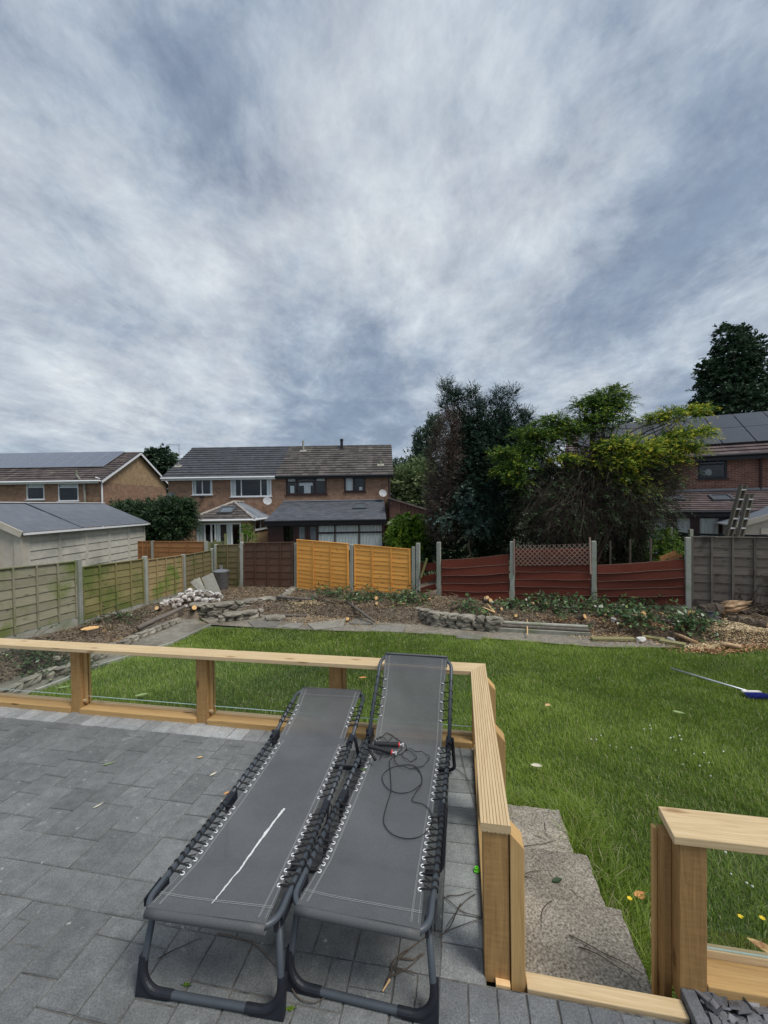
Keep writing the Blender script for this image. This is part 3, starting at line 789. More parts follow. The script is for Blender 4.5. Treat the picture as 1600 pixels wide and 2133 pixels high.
r3 = empty('glazed_railing', S(1.2, -1.38, -0.02), 'short timber railing with a pane and pale top board right of the steps', 'railing')
cap_board(r3, [(0.534, -1.463), (2.3, -1.463), (2.3, -1.318), (0.547, -1.318)], M['timber_pale'], PU)
one('end_post', M['timber_brown'], r3, 0.556, 0.640, -1.452, -1.36, -0.03, zb - .001, Vector((0, 0, 1)))
one('side_board', M['timber_brown'], r3, 0.530, 0.5555, -1.40, -1.345, -0.25, zb - .02, Vector((0, 0, 1)), .002)
one('outer_post', M['timber'], r3, 0.516, 0.5295, -1.352, -1.33, -0.4, zb - .03, Vector((0, 0, 1)), .002)
one('post', M['timber_brown'], r3, 1.70, 1.79, -1.452, -1.36, -0.03, zb - .001, Vector((0, 0, 1)))
one('bottom_rail', M['timber'], r3, 0.641, 2.3, -1.455, -1.355, 0.0, 0.05, PU, .004)
one('rail_lip', M['timber_pale'], r3, 0.641, 2.3, -1.354, -1.325, 0.035, 0.075, PU, .003)
glass_panel(r3, (0.645, -1.346), (1.70, -1.346), 0.0755, zb - .002)
M['kerb'] = paver_mat('slate_kerb', (0.085, 0.09, 0.10), (0.16, 0.165, 0.175), (0.38, 0.38, 0.36), 0.1)
k_ = MB(); tbox(k_, 0.556, 0.598, -1.60, -1.452, -0.35, 0.045, PV, .5); tbox(k_, 0.5295, 0.5555, -1.60, -1.405, -0.35, 0.045, PV, .5)
k_ = MB(); tbox(k_, 0.556, 0.600, -1.62, -1.453, -0.35, 0.03, PV, .5); o = k_.build('stone_kerb', M['kerb'], loc=S(.58, -1.5, -.3), bevel=.004)
tag(o, 'upright dark grey kerb slab holding back the slate chippings', 'kerb')
sl = MB(); sq = random.Random(3)
for _ in range(2600):
    s_ = sq.uniform(0.61, 2.2); t_ = sq.uniform(-1.78, -1.42)
    if s_ > .61 and t_ > -1.46 and False: continue
    L_ = sq.uniform(.025, .07) * (1.2 if sq.random() < .3 else 1); Mx = Matrix.Rotation(sq.uniform(0, 6.3), 3, 'Z') @ Matrix.Rotation(sq.gauss(0, .45), 3, 'X') @ Matrix.Rotation(sq.gauss(0, .35), 3, 'Y')
    c = S(s_, t_, 0.0 + sq.uniform(-.012, .022))
    hx, hy, hz_ = L_ / 2, L_ * sq.uniform(.28, .5), sq.uniform(.002, .004)
    ps = []
    for zz_ in (-hz_, hz_):
        for (a, b_) in ((-1, -1), (1, -.8), (.8, 1), (-.9, .8)): ps.append(c + Mx @ Vector((a * hx * sq.uniform(.7, 1), b_ * hy * sq.uniform(.6, 1), zz_)))
    sl.hexa(ps, None, sq.random())
o = sl.build('slate_chippings', M['slate']); tag(o, 'loose grey slate chippings at the foot of the short railing', 'slate chippings', kind='stuff')
sb = MB(); tbox(sb, .602, 2.4, -1.79, -1.33, -.6, -0.012, PU, .5); o = sb.build('chippings_bed', M['sand']); tag(o, kind='structure')

# ================================================================== SUN LOUNGERS
def fabric_mat():
    mt, t, b = new_mat('mesh_fabric')
    uv = t.node('ShaderNodeTexCoord').outputs['Object']
    n = t.noise(uv, 420, 2, 0.6).outputs[0]; n2 = t.noise(uv, 3.5, 4, 0.6).outputs[0]
    col = t.mix(t.mr(n, 0.35, 0.65, 0, 1), (0.062, 0.065, 0.068), (0.122, 0.126, 0.128))
    k = t.mr(n2, .3, .7, .82, 1.18); col = t.mix(1.0, col, t.node('ShaderNodeCombineColor', i_0=k, i_1=k, i_2=k).outputs[0], 'MULTIPLY')
    t.l.new(col, b.inputs['Base Color']); b.inputs['Roughness'].default_value = 0.55; b.inputs['Specular IOR Level'].default_value = 0.5
    b.inputs['Sheen Weight'].default_value = 0.25
    wv_ = t.node('ShaderNodeTexWave', i_Vector=uv, wave_type='BANDS'); wv_.inputs['Scale'].default_value = 260
    bump(t, b, n, 0.25, 0.0008)
    # an open weave lets a little through
    tr = t.node('ShaderNodeBsdfTransparent'); mx = t.node('ShaderNodeMixShader'); mx.inputs[0].default_value = 0.13
    t.l.new(b.outputs[0], mx.inputs[1]); t.l.new(tr.outputs[0], mx.inputs[2]); t.l.new(mx.outputs[0], t.n['Material Output'].inputs[0])
    return mt
M['fabric'] = fabric_mat()
M['fabric_hem'] = pmat('hem_fabric', (0.062, 0.064, 0.067), (0.118, 0.121, 0.124), 420, 0.6, 0.2, 0.0008, vary=0.02)
M['stitch'] = pmat('pale_thread', (0.26, 0.26, 0.26), (0.42, 0.42, 0.42), 260, 0.8, 0, vary=0)

def lounger(name, label, loc, yaw, head_deg, foot_deg, stain):
    root = empty(name, loc, label, 'sun lounger', 'folding sun loungers on the patio', rz=yaw, local=True)
    H = 0.275; W = 0.245; L1, L2 = 0.60, 0.54; L3 = 0.46 if head_deg < 20 else 0.52
    cf, sf = math.cos(R(foot_deg)), math.sin(R(foot_deg)); ch, sh = math.cos(R(head_deg)), math.sin(R(head_deg))
    J1 = Vector((0, L1, H)); J2 = Vector((0, L1 + L2, H))
    def prof(d):
        """point of the rail centre line at distance d from the foot end"""
        if d < L1: k = L1 - d; return Vector((0, L1 - k * cf, H + k * sf))
        if d < L1 + L2: return Vector((0, d, H))
        k = d - L1 - L2; return Vector((0, J2.y + k * ch, H + k * sh + (0.012 if True else 0)))
    def rail_pts(d0, d1, sgn, n=6): return [prof(d0 + (d1 - d0) * i / n) + Vector((W * sgn, 0, 0)) for i in range(n + 1)]
    def bend(c_, r_, a0, a1, ex, ey, n=7):
        return [c_ + ex * (r_ * math.cos(a0 + (a1 - a0) * i / n)) + ey * (r_ * math.sin(a0 + (a1 - a0) * i / n)) for i in range(n + 1)]
    rt = 0.0115; X = Vector((1, 0, 0)); rb = 0.075
    def U_frame(d_end, d_start, nm):
        """rails plus the rounded end bar"""
        e = prof(d_end); dirv = (prof(d_end) - prof(d_start)).normalized()
        path = [prof(d_start) + X * -W]
        c1 = e - dirv * rb + X * -(W - rb); c2 = e - dirv * rb + X * (W - rb)
        path += bend(c1, rb, math.pi, math.pi / 2, X, dirv); path += bend(c2, rb, math.pi / 2, 0, X, dirv); path += [prof(d_start) + X * W]
        mb = MB(); mb.tube(path, rt, 12, .5); return mb.build(nm, M['frame_metal'], root, smooth=True, local=True)
    U_frame(0.0, L1 - 0.02, 'foot_frame'); U_frame(L1 + L2 + L3, L1 + L2 - 0.015, 'head_frame')
    for sgn in (-1, 1):
        mb = MB(); mb.tube([prof(L1) + X * W * sgn, prof(L1 + L2 - .001) + X * W * sgn], rt, 12, .5); mb.build('side_rail', M['frame_metal'], root, smooth=True, local=True)
        for d_, nm in ((L1, 'hinge'), (L1 + L2, 'hinge')):
            mb = MB(); q = prof(d_); mb.box(q + Vector((W * sgn - 0.014 * sgn, 0, -0.016)), (0.010, 0.10, 0.050), r=.5)
            mb.lathe([(0.0, -0.008), (0.012, -0.008), (0.012, 0.008), (0.0, 0.008)], q + Vector(((W - .014) * sgn, 0.02, -.01)), 10, M=Matrix.Rotation(R(90), 3, 'Y'))
            mb.tube([q + Vector((W * sgn, -.03, 0)), q + Vector((W * sgn, .03, 0))], rt + .0035, 12, .5)
            mb.build(nm, M['black_plastic'], root, local=True, bevel=0)
    # legs: three U frames with rounded lower corners and wedge shoes
    def leg(yt, zt, yb, w_top, w_bot, shoes, nm, mt, rad=0.011, rl=0.07):
        dn = (Vector((0, yb, rad + .002)) - Vector((0, yt, zt))).normalized(); end = Vector((0, yb, rad + .003))
        path = [Vector((-w_top, yt, zt))]
        ex = X; ey = dn
        path += bend(end - dn * rl + X * -(w_bot - rl), rl, math.pi, math.pi / 2, ex, ey); path += bend(end - dn * rl + X * (w_bot - rl), rl, math.pi / 2, 0, ex, ey); path += [Vector((w_top, yt, zt))]
        mb = MB(); mb.tube(path, rad, 12, .5); lg = mb.build(nm, mt, root, smooth=True, local=True)
        if shoes:
            for sgn in (-1, 1):
                mb = MB(); th_ = 0.017; out = w_bot + rad + .004; up_ = -dn
                # corner gusset filling the outside of the bend
                cx = w_bot - rl; cz = rl + rad
                ol = [Vector((out * sgn, 0, -.003)), Vector((out * sgn, 0, .115)), Vector((w_bot * sgn, 0, .115))]
                for i in range(7):
                    a = math.pi / 2 * i / 6; ol.append(Vector(((cx + rl * math.cos(a)) * sgn, 0, cz - rl * math.sin(a))))
                ol += [Vector(((cx - .035) * sgn, 0, rad)), Vector(((cx - .035) * sgn, 0, -.003))]
                def pl_(v, dy): return Vector((v.x, yb + (-dn.y / max(.2, -dn.z)) * v.z * 1.0 + dy, max(v.z + .003, .001)))
                F_ = [pl_(v, -th_ / 2 - .002) for v in ol]; B_ = [pl_(v, th_ / 2 + .002) for v in ol]
                if sgn < 0: F_, B_ = F_[::-1], B_[::-1]
                mb.face(F_[::-1], X, .5); mb.face(B_, X, .5)
                for i in range(len(F_)): j = (i + 1) % len(F_); mb.face([F_[i], F_[j], B_[j], B_[i]], X, .5)
                bp_ = bend(end - dn * rl + X * ((w_bot - rl) * sgn), rl, math.pi / 2, 0 if sgn > 0 else math.pi, X, dn)
                bp_ = [bp_[0] - X * .05 * sgn] + bp_ + [bp_[-1] - dn * .035]
                mb.tube(bp_, rad + .002, 12, .5)
                mb.build('shoe', M['black_plastic'], lg, local=True)
        return lg
    q0 = prof(0.07)
    leg(q0.y, q0.z - .005, 0.012, W - 0.012, W + 0.010, True, 'leg', M['frame_metal'], rad=.012)
    q1 = prof(L1 + .03); leg(q1.y, q1.z - .01, L1 - .05, W + .012, W - .0, False, 'leg', M['black_plastic'], rad=.0105, rl=.05)
    q2 = prof(L1 + L2 + .03); leg(q2.y, H + .02, L1 + L2 + .16, W + .016, W + .022, False, 'leg', M['black_plastic'], rad=.0105, rl=.05)
    for sgn in (-1, 1):                      # front leg brackets
        mb = MB(); q = prof(0.105); mb.box(q + Vector(((W - .012) * sgn, -.02, -.018)), (.012, .10, .05), r=.5); mb.box(q + Vector(((W + .014) * sgn, -.02, -.006)), (.005, .09, .03), r=.5)
        mb.build('leg_bracket', M['black_plastic'], root, local=True, bevel=.002)
    # cloth
    fw = 0.205; NL, NW = 84, 12; LT = L1 + L2 + L3
    def cloth(u, v, lift=0.0):
        """u across -1..1, v along in metres"""
        q = prof(min(max(v, 0.0), LT)); end_f = min(1.0, min(v, LT - v) / 0.24) if 0 < v < LT else 0
        pull = 0.012 * end_f * (0.5 + .5 * math.cos(v * 2 * math.pi / .052)) if 0.15 < v < LT - .15 and abs(u) > .97 else 0
        wv = (fw + 0.012 * (1 - end_f)) - pull * .25
        sagl = 0.020 * end_f * (1 - u * u) + 0.010 * end_f
        if v > L1 + L2 - .12 and v < L1 + L2 + .12 and head_deg > 10: sagl -= 0.012 * (1 - abs(v - L1 - L2) / .12)
        top = rt + .0015
        return q + Vector((u * wv, 0, top * (1 - end_f) - sagl + 0.004 + lift + 0.0015 * math.sin(9 * v + 3 * u)))
    mb = MB()
    rows = [LT * i / NL for i in range(NL + 1)]
    for i in range(NL):
        for k in range(NW):
            u0, u1 = -1 + 2 * k / NW, -1 + 2 * (k + 1) / NW
            mb.face([cloth(u0, rows[i]), cloth(u1, rows[i]), cloth(u1, rows[i + 1]), cloth(u0, rows[i + 1])], (0, 1, 0), .5)
    fab = mb.build('fabric', M['fabric'], root, local=True, smooth=True); m_ = fab.modifiers.new('weld', 'WELD'); m_.merge_threshold = .0003
    # hems wrapped round the end tubes
    for d_, sg in ((0.0, -1), (LT, 1)):
        dirv = (prof(0.0) - prof(.1)).normalized() if sg < 0 else (prof(LT) - prof(LT - .1)).normalized()
        nrm = dirv.cross(X).normalized(); nrm = nrm if nrm.z > 0 else -nrm
        e = prof(d_); mb = MB(); n_ = 10; wh = fw + .012; prev = None; ring = []
        for i in range(n_ + 1):
            a = math.pi / 2 - math.pi * 1.08 * i / n_; ring.append(e + dirv * ((rt + .0055) * math.cos(a)) + nrm * ((rt + .0055) * math.sin(a)))
        ring.append(e - dirv * .055 - nrm * .010); pass
        for p, q in zip(ring, ring[1:]):
            for k in range(8):
                u0 = -wh + 2 * wh * k / 8; u1 = -wh + 2 * wh * (k + 1) / 8
                mb.face([p + X * u0, q + X * u0, q + X * u1, p + X * u1], X, .5)
        ob_ = mb.build('hem', M['fabric_hem'], root, local=True, smooth=True); wm = ob_.modifiers.new('weld', 'WELD'); wm.merge_threshold = .0003; sm = ob_.modifiers.new('solid', 'SOLIDIFY'); sm.thickness = .0015
    # stitching
    mb = MB()
    for u_ in (-.96, -.86, -.84, .84, .86, .96):
        mb.tube([cloth(u_, .02 + (LT - .04) * i / 60, .0012) for i in range(61)], .0008, 4, .5)
    for v_ in (.062, .069, LT - .062, LT - .069):
        mb.tube([cloth(-1 + 2 * i / 16, v_, .0022) for i in range(17)], .0008, 4, .5)
    mb.build('stitching', M['stitch'], fab, local=True)
    # eyelets and elastic lacing
    ey = None
    groups = [(0.165, L1 - .055, 11), (L1 + .065, L1 + L2 - .055, 10), (L1 + L2 + .12, LT - .17, 5 if head_deg > 10 else 5)]
    for sgn in (-1, 1):
        for (d0, d1, n_) in groups:
            mb = MB(); ds = [d0 + (d1 - d0) * i / (n_ - 1) for i in range(n_)]
            for i, d_ in enumerate(ds):
                c = cloth(sgn * .93, d_, .0015)
                if ey is None:
                    eb = MB(); ring = [Vector((.0068 * math.cos(a), .0068 * math.sin(a), 0)) for a in [2 * math.pi * k / 12 for k in range(12)]]
                    eb.tube(ring, .0024, 6, .5, closed=True); e_ = eb.build('eyelet', M['eyelet'], fab, local=True, smooth=True); ey = e_
                else:
                    e_ = ey.copy(); COL.objects.link(e_); e_.parent = fab
                e_.location = c
                q = prof(d_) + X * W * sgn; dv = (prof(d_ + .01) - prof(d_)).normalized()
                out = X * sgn
                j = rng.uniform(-.004, .004); loop = []
                for a_, k2 in ((0, 0), (.35, .25), (.8, .6), (1.35, .75), (2.0, .8), (2.7, .9), (3.3, 1.0)):
                    an = math.pi / 2 + .9 - a_     # over the tube from the cloth side
                    loop.append(q + out * (math.cos(an) * (rt + .003)) + Vector((0, 0, math.sin(an) * (rt + .003))) + dv * (j + .012 * (k2 - .5)))
                for dd in (-.0023, .0023):
                    pth = [c + Vector((0, 0, -.004)), c + Vector((0, 0, .003)) + out * .004 + dv * dd] + [p + dv * dd for p in loop]
                    if i + 1 < n_ and dd > 0:
                        nx_ = cloth(sgn * .93, ds[i + 1], -.006); pth += [nx_ + out * .012 - dv * .004, nx_]
                    mb.tube(pth, .0019, 6, .5)
            mb.build('lacing', M['lace'], root, local=True, smooth=True)
    if stain:
        mb = MB(); pts_ = [(.20, 0.60), (.17, .565), (.13, .51), (.09, .44), (.05, .36), (.02, .27), (-.005, .19), (-.01, .12), (-.03, .04)]
        pts_ = [(u_ , v_) for u_, v_ in pts_]
        wds = [.0055, .006, .0045, .006, .004, .0042, .0032, .0034, .0012]
        fine = []
        for i in range(len(pts_) - 1):
            for k in range(7):
                f = k / 7; fine.append((pts_[i][0] + (pts_[i + 1][0] - pts_[i][0]) * f, pts_[i][1] + (pts_[i + 1][1] - pts_[i][1]) * f, (wds[i] + (wds[i + 1] - wds[i]) * f) * rng.uniform(.75, 1.2), rng.uniform(-.0012, .0012)))
        for a, b_ in zip(fine, fine[1:]):
            mb.face([cloth(a[0] + a[3] / fw, a[1], .0018) - X * a[2] / 1, cloth(a[0] + a[3] / fw, a[1], .0018) + X * a[2] / 1, cloth(b_[0] + b_[3] / fw, b_[1], .0018) + X * b_[2] / 1, cloth(b_[0] + b_[3] / fw, b_[1], .0018) - X * b_[2] / 1], X, .5)
        mb.build('white_streak', M['white_mark'], fab, local=True)
    root['_'] = 0; del root['_']
    return root, cloth, prof
A1 = P(310, 1897, .3); A1r = Vector((0, 0, 0))
def lounger_origin(px_left, yaw, W=0.245):
    """centre of the foot end on the ground from the rail corner seen in the photograph"""
    p = P(*px_left, .3); return Vector((p.x + W * math.cos(yaw), p.y + W * math.sin(yaw), 0))
Y1, Y2 = R(-8.3), R(-12.2)
La, cloth_a, prof_a = lounger('sun_lounger', 'left charcoal folding sun lounger lying flat with a white streak on its fabric', lounger_origin((311, 1895), Y1) + Vector((-.028, -.012, 0)), Y1, 10.0, 3.0, True)
Lb, cloth_b, prof_b = lounger('sun_lounger', 'right charcoal folding sun lounger with its head end raised, beside the grooved railing', lounger_origin((616, 1883), Y2) + Vector((-.022, -.014, 0)), Y2, 43.0, 2.5, False)

# skipping rope lying on the right lounger
def onB(u, v, lift=.004):
    c = cloth_b(u, v, lift); M_ = Matrix.Rotation(Y2, 3, 'Z'); return Lb.location + M_ @ c
sr = empty('skipping_rope', onB(-.2, .98), 'black skipping rope with red ringed handles tangled on the right lounger', 'skipping rope')
M['grip'] = pmat('black_foam', (0.014, 0.014, 0.016), (0.022, 0.022, 0.026), 90, 0.7, 0.4, .001, vary=0)
M['red'] = pmat('red_ring', (0.55, 0.05, 0.06), (0.6, 0.07, 0.08), 30, 0.4, 0, vary=0)
M['cable'] = pmat('black_cable', (0.012, 0.012, 0.013), (0.018, 0.018, 0.02), 30, 0.35, 0, vary=0)
for (a, b_) in (((-.92, 1.035), (-.24, 1.075)), ((-1.06, .985), (-.38, 1.0))):
    p, q = onB(*a, .022), onB(*b_, .020)
    if a[0] < -1: p = p + Vector((0, 0, .012))
    d = (q - p); n = d.normalized()
    mb = MB(); mb.tube([p, p + n * .004, p + n * .012, p + d * .5, q - n * .012, q - n * .002], [.007, .0125, .014, .0125, .014, .013], 14, .5); h_ = mb.build('handle', M['grip'], sr, smooth=True)
    mb = MB(); mb.tube([q - n * .002, q + n * .007], .0138, 14, .5); mb.build('ring', M['red'], h_, smooth=True)
    mb = MB(); mb.tube([q + n * .007, q + n * .022], .004, 8, .5); mb.lathe([(.002, -.008), (.007, -.008), (.007, .008), (.002, .008)], q + n * .026, 8); mb.build('swivel', M['eyelet'], h_)
def catmull(pts_, k=8):
    out = []; n = len(pts_)
    for i in range(n - 1):
        p0, p1, p2, p3 = pts_[max(i - 1, 0)], pts_[i], pts_[i + 1], pts_[min(i + 2, n - 1)]
        for j in range(k):
            t_ = j / k
            out.append(tuple(0.5 * ((2 * p1[c]) + (-p0[c] + p2[c]) * t_ + (2 * p0[c] - 5 * p1[c] + 4 * p2[c] - p3[c]) * t_ ** 2 + (-p0[c] + 3 * p1[c] - 3 * p2[c] + p3[c]) * t_ ** 3) for c in range(len(p1))))
    out.append(tuple(pts_[-1])); return out
def px_on_b(x, y, z=.262):
    """photograph position on the level middle of the right lounger"""
    p = P(x, y, z); return p
c1 = [(1010, 655), (960, 700), (965, 800), (970, 930), (940, 1030), (912, 1150), (925, 1220), (980, 1285), (1080, 1328), (1180, 1332), (1260, 1290), (1300, 1220), (1285, 1130), (1230, 1060), (1140, 1020), (1165, 960), (1215, 880), (1200, 790), (1150, 735), (1050, 730), (960, 760), (905, 810), (905, 860), (945, 915), (1030, 950), (1120, 945), (1190, 905), (1215, 870), (1205, 800), (1150, 745)]
c2 = [(1000, 650), (930, 672), (870, 660), (835, 610), (860, 560), (930, 530), (1010, 545), (1075, 580), (1095, 610), (1060, 640), (1000, 680), (1010, 720), (1080, 755), (1170, 762), (1240, 735), (1273, 690), (1250, 655), (1180, 630), (1100, 615), (1060, 650), (1090, 690), (1140, 705), (1172, 680), (1150, 645), (1090, 620)]
c3 = [(1060, 590), (1050, 620), (1010, 655), (950, 652), (905, 655), (880, 712)]
c4 = [(980, 545), (940, 570), (905, 545), (870, 560)]
mb = MB()
for ci, cc in enumerate((c1, c2, c3, c4)):
    pts_ = [(560 + x / 3.81, 1400 + y / 3.81) for x, y in cc]
    fine = catmull(pts_, 6); path = []
    for i, (x, y) in enumerate(fine):
        p = px_on_b(x, y); loc_ = Matrix.Rotation(-Y2, 3, 'Z') @ (p - Lb.location); u_ = loc_.x / .205; v_ = loc_.y
        zc_ = cloth_b(max(-1, min(1, u_)), max(0.02, v_), 0).z
        path.append(Vector((p.x, p.y, zc_ + .005 + (0.004 + .004 * math.sin(i * .9) if ci else 0.0015) + ci * .002)))
    mb.tube(path, .0020 if ci else .0019, 6, .5)
mb.build('rope', M['cable'], sr, smooth=True)
mb = MB(); p, q = P(768, 1562, .32), P(782, 1583, .30); mb.tube([p, (p + q) / 2 + Vector((0, 0, .004)), q], [.006, .008, .009], 10, .5); mb.build('end_cap', M['grip'], sr, smooth=True)

# ================================================================== FENCES
def bf(px, py):
    d = ray(px, py); t = 11.9 / (d.y + 0.387 * d.x); return Vector((0, 0, EYE)) + d * t
def lf(px, py):
    d = ray(px, py); t = -7.4248 / (d.x - 0.104 * d.y); return Vector((0, 0, EYE)) + d * t
BN = Vector((-0.387, -1, 0)).normalized() * 1.0     # towards the viewer from the back fence
LN = Vector((1, -0.104, 0)).normalized()
def lap_panel(parent, name, mt, A0, A1, B0, B1, N, nb, nbat, sag=0.0, wav=0.006, capm=True, batt=True, label=None, bow=0.0):
    """overlapping board panel between bottom/top points A0,A1 (left) and B0,B1 (right); N = face normal"""
    mb = MB(); n = 9; rb = 0.010
    for k in range(nb):
        f0 = k / nb - (0.02 if k else 0); f1 = (k + 1) / nb + 0.012; r = rng.random(); ph = rng.uniform(0, 6)
        lo = []; hi = []
        for i in range(n + 1):
            u = i / n; a = A0.lerp(B0, u); b_ = A1.lerp(B1, u); dz = -sag * math.sin(math.pi * u) + bow * u * (1 - u) * 4 * (k / nb - .3)
            wv = wav * math.sin(ph + u * 7 + 2 * math.sin(ph * 3 + u * 4)) + rng.uniform(-.002, .002)
            p0 = a.lerp(b_, f0) + Vector((0, 0, dz + wv)) + N * 0.022; p1 = a.lerp(b_, min(f1, 1)) + Vector((0, 0, dz)) + N * 0.004
            lo.append(p0); hi.append(p1)
        for i in range(n):
            g = B0 - A0
            mb.face([lo[i], lo[i + 1], hi[i + 1], hi[i]], g, r)
            mb.face([lo[i] - N * .009, lo[i + 1] - N * .009, lo[i + 1], lo[i]], g, r)
            mb.face([lo[i] - N * .009, hi[i] - N * .009, hi[i + 1] - N * .009, lo[i + 1] - N * .009], g, r)
    if batt:
        for k in range(nbat):
            u = (k + .5) / nbat if nbat > 2 else (k + 1) / (nbat + 1)
            u = (k + 1) / (nbat + 1)
            a = A0.lerp(B0, u) + N * .034; b_ = A1.lerp(B1, u) + N * .030; mb.beam(a, b_, .038, .02, up=N)
        for u in (0.018, 0.982):
            mb.beam(A0.lerp(B0, u) + N * .032, A1.lerp(B1, u) + N * .03, .035, .022, up=N)
    if capm: mb.beam(A1 + N * .012 + Vector((0, 0, .012)), B1 + N * .012 + Vector((0, 0, .012)), .055, .02)
    o = mb.build(name, mt, parent)
    if label: o['label'] = label
    return o
def conc_post(parent, base, top, w_=0.1, lean=0.0, mt=None):
    mb = MB(); d = (FA - Vector((8, back_fence_y(8), 0))).normalized()
    mb.beam(base - Vector((0, 0, .3)), top + Vector((lean, 0, 0)), w_, w_ * 1.05, up=BN); return mb.build('post', mt or M['conc_post'], parent, bevel=.01)
def gboard(parent, A, B, h, N, mt=None):
    mb = MB(); p = [A - N * .025, B - N * .025, B + N * .022, A + N * .022]; q = [v + Vector((0, 0, h)) for v in p]
    mb.hexa([v - Vector((0, 0, .25)) for v in p][::1], B - A) if False else mb.hexa([v - Vector((0, 0, .25)) for v in (p[3], p[2], p[1], p[0])] + [q[3], q[2], q[1], q[0]], B - A)
    return mb.build('gravel_board', mt or M['conc'], parent)
GREEN_ = (0.13, 0.155, 0.042)
M['lap_grey'] = wood('lap_grey', (0.23, 0.215, 0.15), (0.33, 0.31, 0.22), (0.15, 0.18, 0.055), (0.50, 0.62), 1.0, vary=0.15, knotc=(.08, .07, .05))
M['lap_green'] = wood('lap_green', (0.20, 0.175, 0.075), (0.29, 0.25, 0.11), GREEN_, (0.44, 0.56), 1.1, vary=0.15, knotc=(.10, .07, .03))
M['lap_tan'] = wood('lap_tan', (0.27, 0.20, 0.095), (0.36, 0.275, 0.14), (0.14, 0.19, 0.04), (0.55, 0.64), 0.9, vary=0.15, knotc=(.12, .07, .03))
M['lap_khaki'] = wood('lap_khaki', (0.17, 0.135, 0.065), (0.25, 0.20, 0.105), (0.13, 0.14, 0.05), (0.5, 0.62), 1.2, vary=0.15, knotc=(.1, .06, .03))
M['lap_brown'] = wood('lap_brown', (0.105, 0.055, 0.038), (0.165, 0.09, 0.062), (0.15, 0.14, 0.07), (0.60, 0.70), 0.8, vary=0.2, knotc=(.2, .13, .08))
M['lap_orange'] = wood('lap_orange', (0.72, 0.32, 0.065), (0.95, 0.48, 0.12), None, vary=0.13, knotc=(.25, .09, .02))
M['lap_red'] = wood('lap_red', (0.095, 0.020, 0.011), (0.165, 0.038, 0.021), None, vary=0.28, knots=False, grain=.8)
M['lap_dark'] = wood('lap_darkgrey', (0.095, 0.075, 0.062), (0.21, 0.18, 0.155), (0.065, 0.05, 0.042), (0.52, 0.62), 1.4, vary=0.25, knotc=(.04, .03, .025))
M['lap_rust'] = wood('lap_rust', (0.28, 0.12, 0.045), (0.38, 0.18, 0.07), None, vary=0.2, knotc=(.10, .05, .02))
M['bleached'] = wood('bleached_batten', (0.22, 0.15, 0.12), (0.36, 0.27, 0.22), None, vary=0.2, knots=False)

# --- left boundary
fl = empty('lap_fence', (-6.4, 10.5, -1.0), 'mossy green and grey lap fence with concrete posts down the left side of the garden', 'fence')
ly = [5.1, 6.85, 8.74, 10.8, 12.5]
def lfp(Y, z): return Vector((left_fence_x(Y), Y, z))
p_top = {8.74: lf(165, 1164).z, 10.8: lf(298, 1159).z, 12.5: lf(404, 1150).z}
z1a, z1b = lf(0, 1188).z, lf(158, 1170).z
slope = (z1b - z1a) / (lf(158, 1170).y - lf(0, 1188).y)
panels = [(5.1, 6.80, lf(0, 1188).z + .12, lf(0, 1188).z + .10, 'lap_grey', 3), (6.90, 8.68, z1a + .03, z1b, 'lap_grey', 4),
          (8.80, 10.74, lf(173, 1182).z, lf(295, 1166).z, 'lap_green', 4), (10.86, 12.44, lf(306, 1167).z, lf(400, 1153).z, 'lap_tan', 4), (12.56, 14.1, lf(409, 1152).z, lf(445, 1146).z, 'lap_khaki', 3)]
for (ya, yb, za, zb_, mt_, nb_) in panels:
    xa, xb = left_fence_x(ya), left_fence_x(yb); ga, gb = -0.78 - .035 * (ya - 8), -0.78 - .035 * (yb - 8)
    if ya < 8: ga, gb = ga + .12, gb + .12
    lap_panel(fl, 'fence_panel', M[mt_], Vector((xa, ya, ga + .12)), Vector((xa, ya, za)), Vector((xb, yb, gb + .12)), Vector((xb, yb, zb_)), LN, 7, nb_ - 1 if nb_ > 3 else 2)
    gboard(fl, Vector((xa, ya, ga - .05)), Vector((xb, yb, gb - .05)), .16, LN)
for (y_, zt_) in ((6.85, z1a + .08), (8.74, p_top[8.74]), (10.8, p_top[10.8]), (12.5, p_top[12.5]), (14.2, lf(447, 1141).z)):
    x_ = left_fence_x(y_); mb = MB(); mb.box((x_ + .01, y_, (zt_ - 1.3) / 2), (.11, .10, zt_ + 1.3)); mb.build('post', M['conc_post'], fl, bevel=.012)

# --- back boundary: old khaki/brown stretch, then two orange panels, red stretch, dark stretch
fo = empty('lap_fence', bf(540, 1225), 'weathered khaki and dark brown lap fence at the far left corner of the garden', 'fence')
lap_panel(fo, 'fence_panel', M['lap_khaki'], bf(452, 1226), bf(452, 1136), bf(499, 1226), bf(499, 1135), BN, 8, 1, label='khaki lap panel')
lap_panel(fo, 'fence_panel', M['lap_brown'], bf(508, 1230), bf(508, 1132), bf(613, 1234), bf(613, 1130), BN, 7, 3, label='dark brown lap panel')
for x_, t_ in ((450, 1134), (504, 1129)): conc_post(fo, bf(x_, 1240), bf(x_, t_))
fg = empty('lap_fence', bf(740, 1240), 'bright orange new lap fence of two leaning panels in the middle of the back boundary', 'fence')
lap_panel(fg, 'fence_panel', M['lap_orange'], bf(620, 1224) + BN * .03, bf(623, 1124) + BN * .12, bf(729, 1240) + BN * .03, bf(729, 1133) + BN * .08, BN, 12, 2, wav=.003)
lap_panel(fg, 'fence_panel', M['lap_orange'], bf(738, 1240), bf(738, 1135), bf(858, 1252), bf(856, 1145), BN, 12, 2, wav=.011)
conc_post(fg, bf(617, 1240), bf(617, 1131)); conc_post(fg, bf(733, 1250), bf(733, 1134)); conc_post(fg, bf(862, 1255), bf(862, 1139)); 
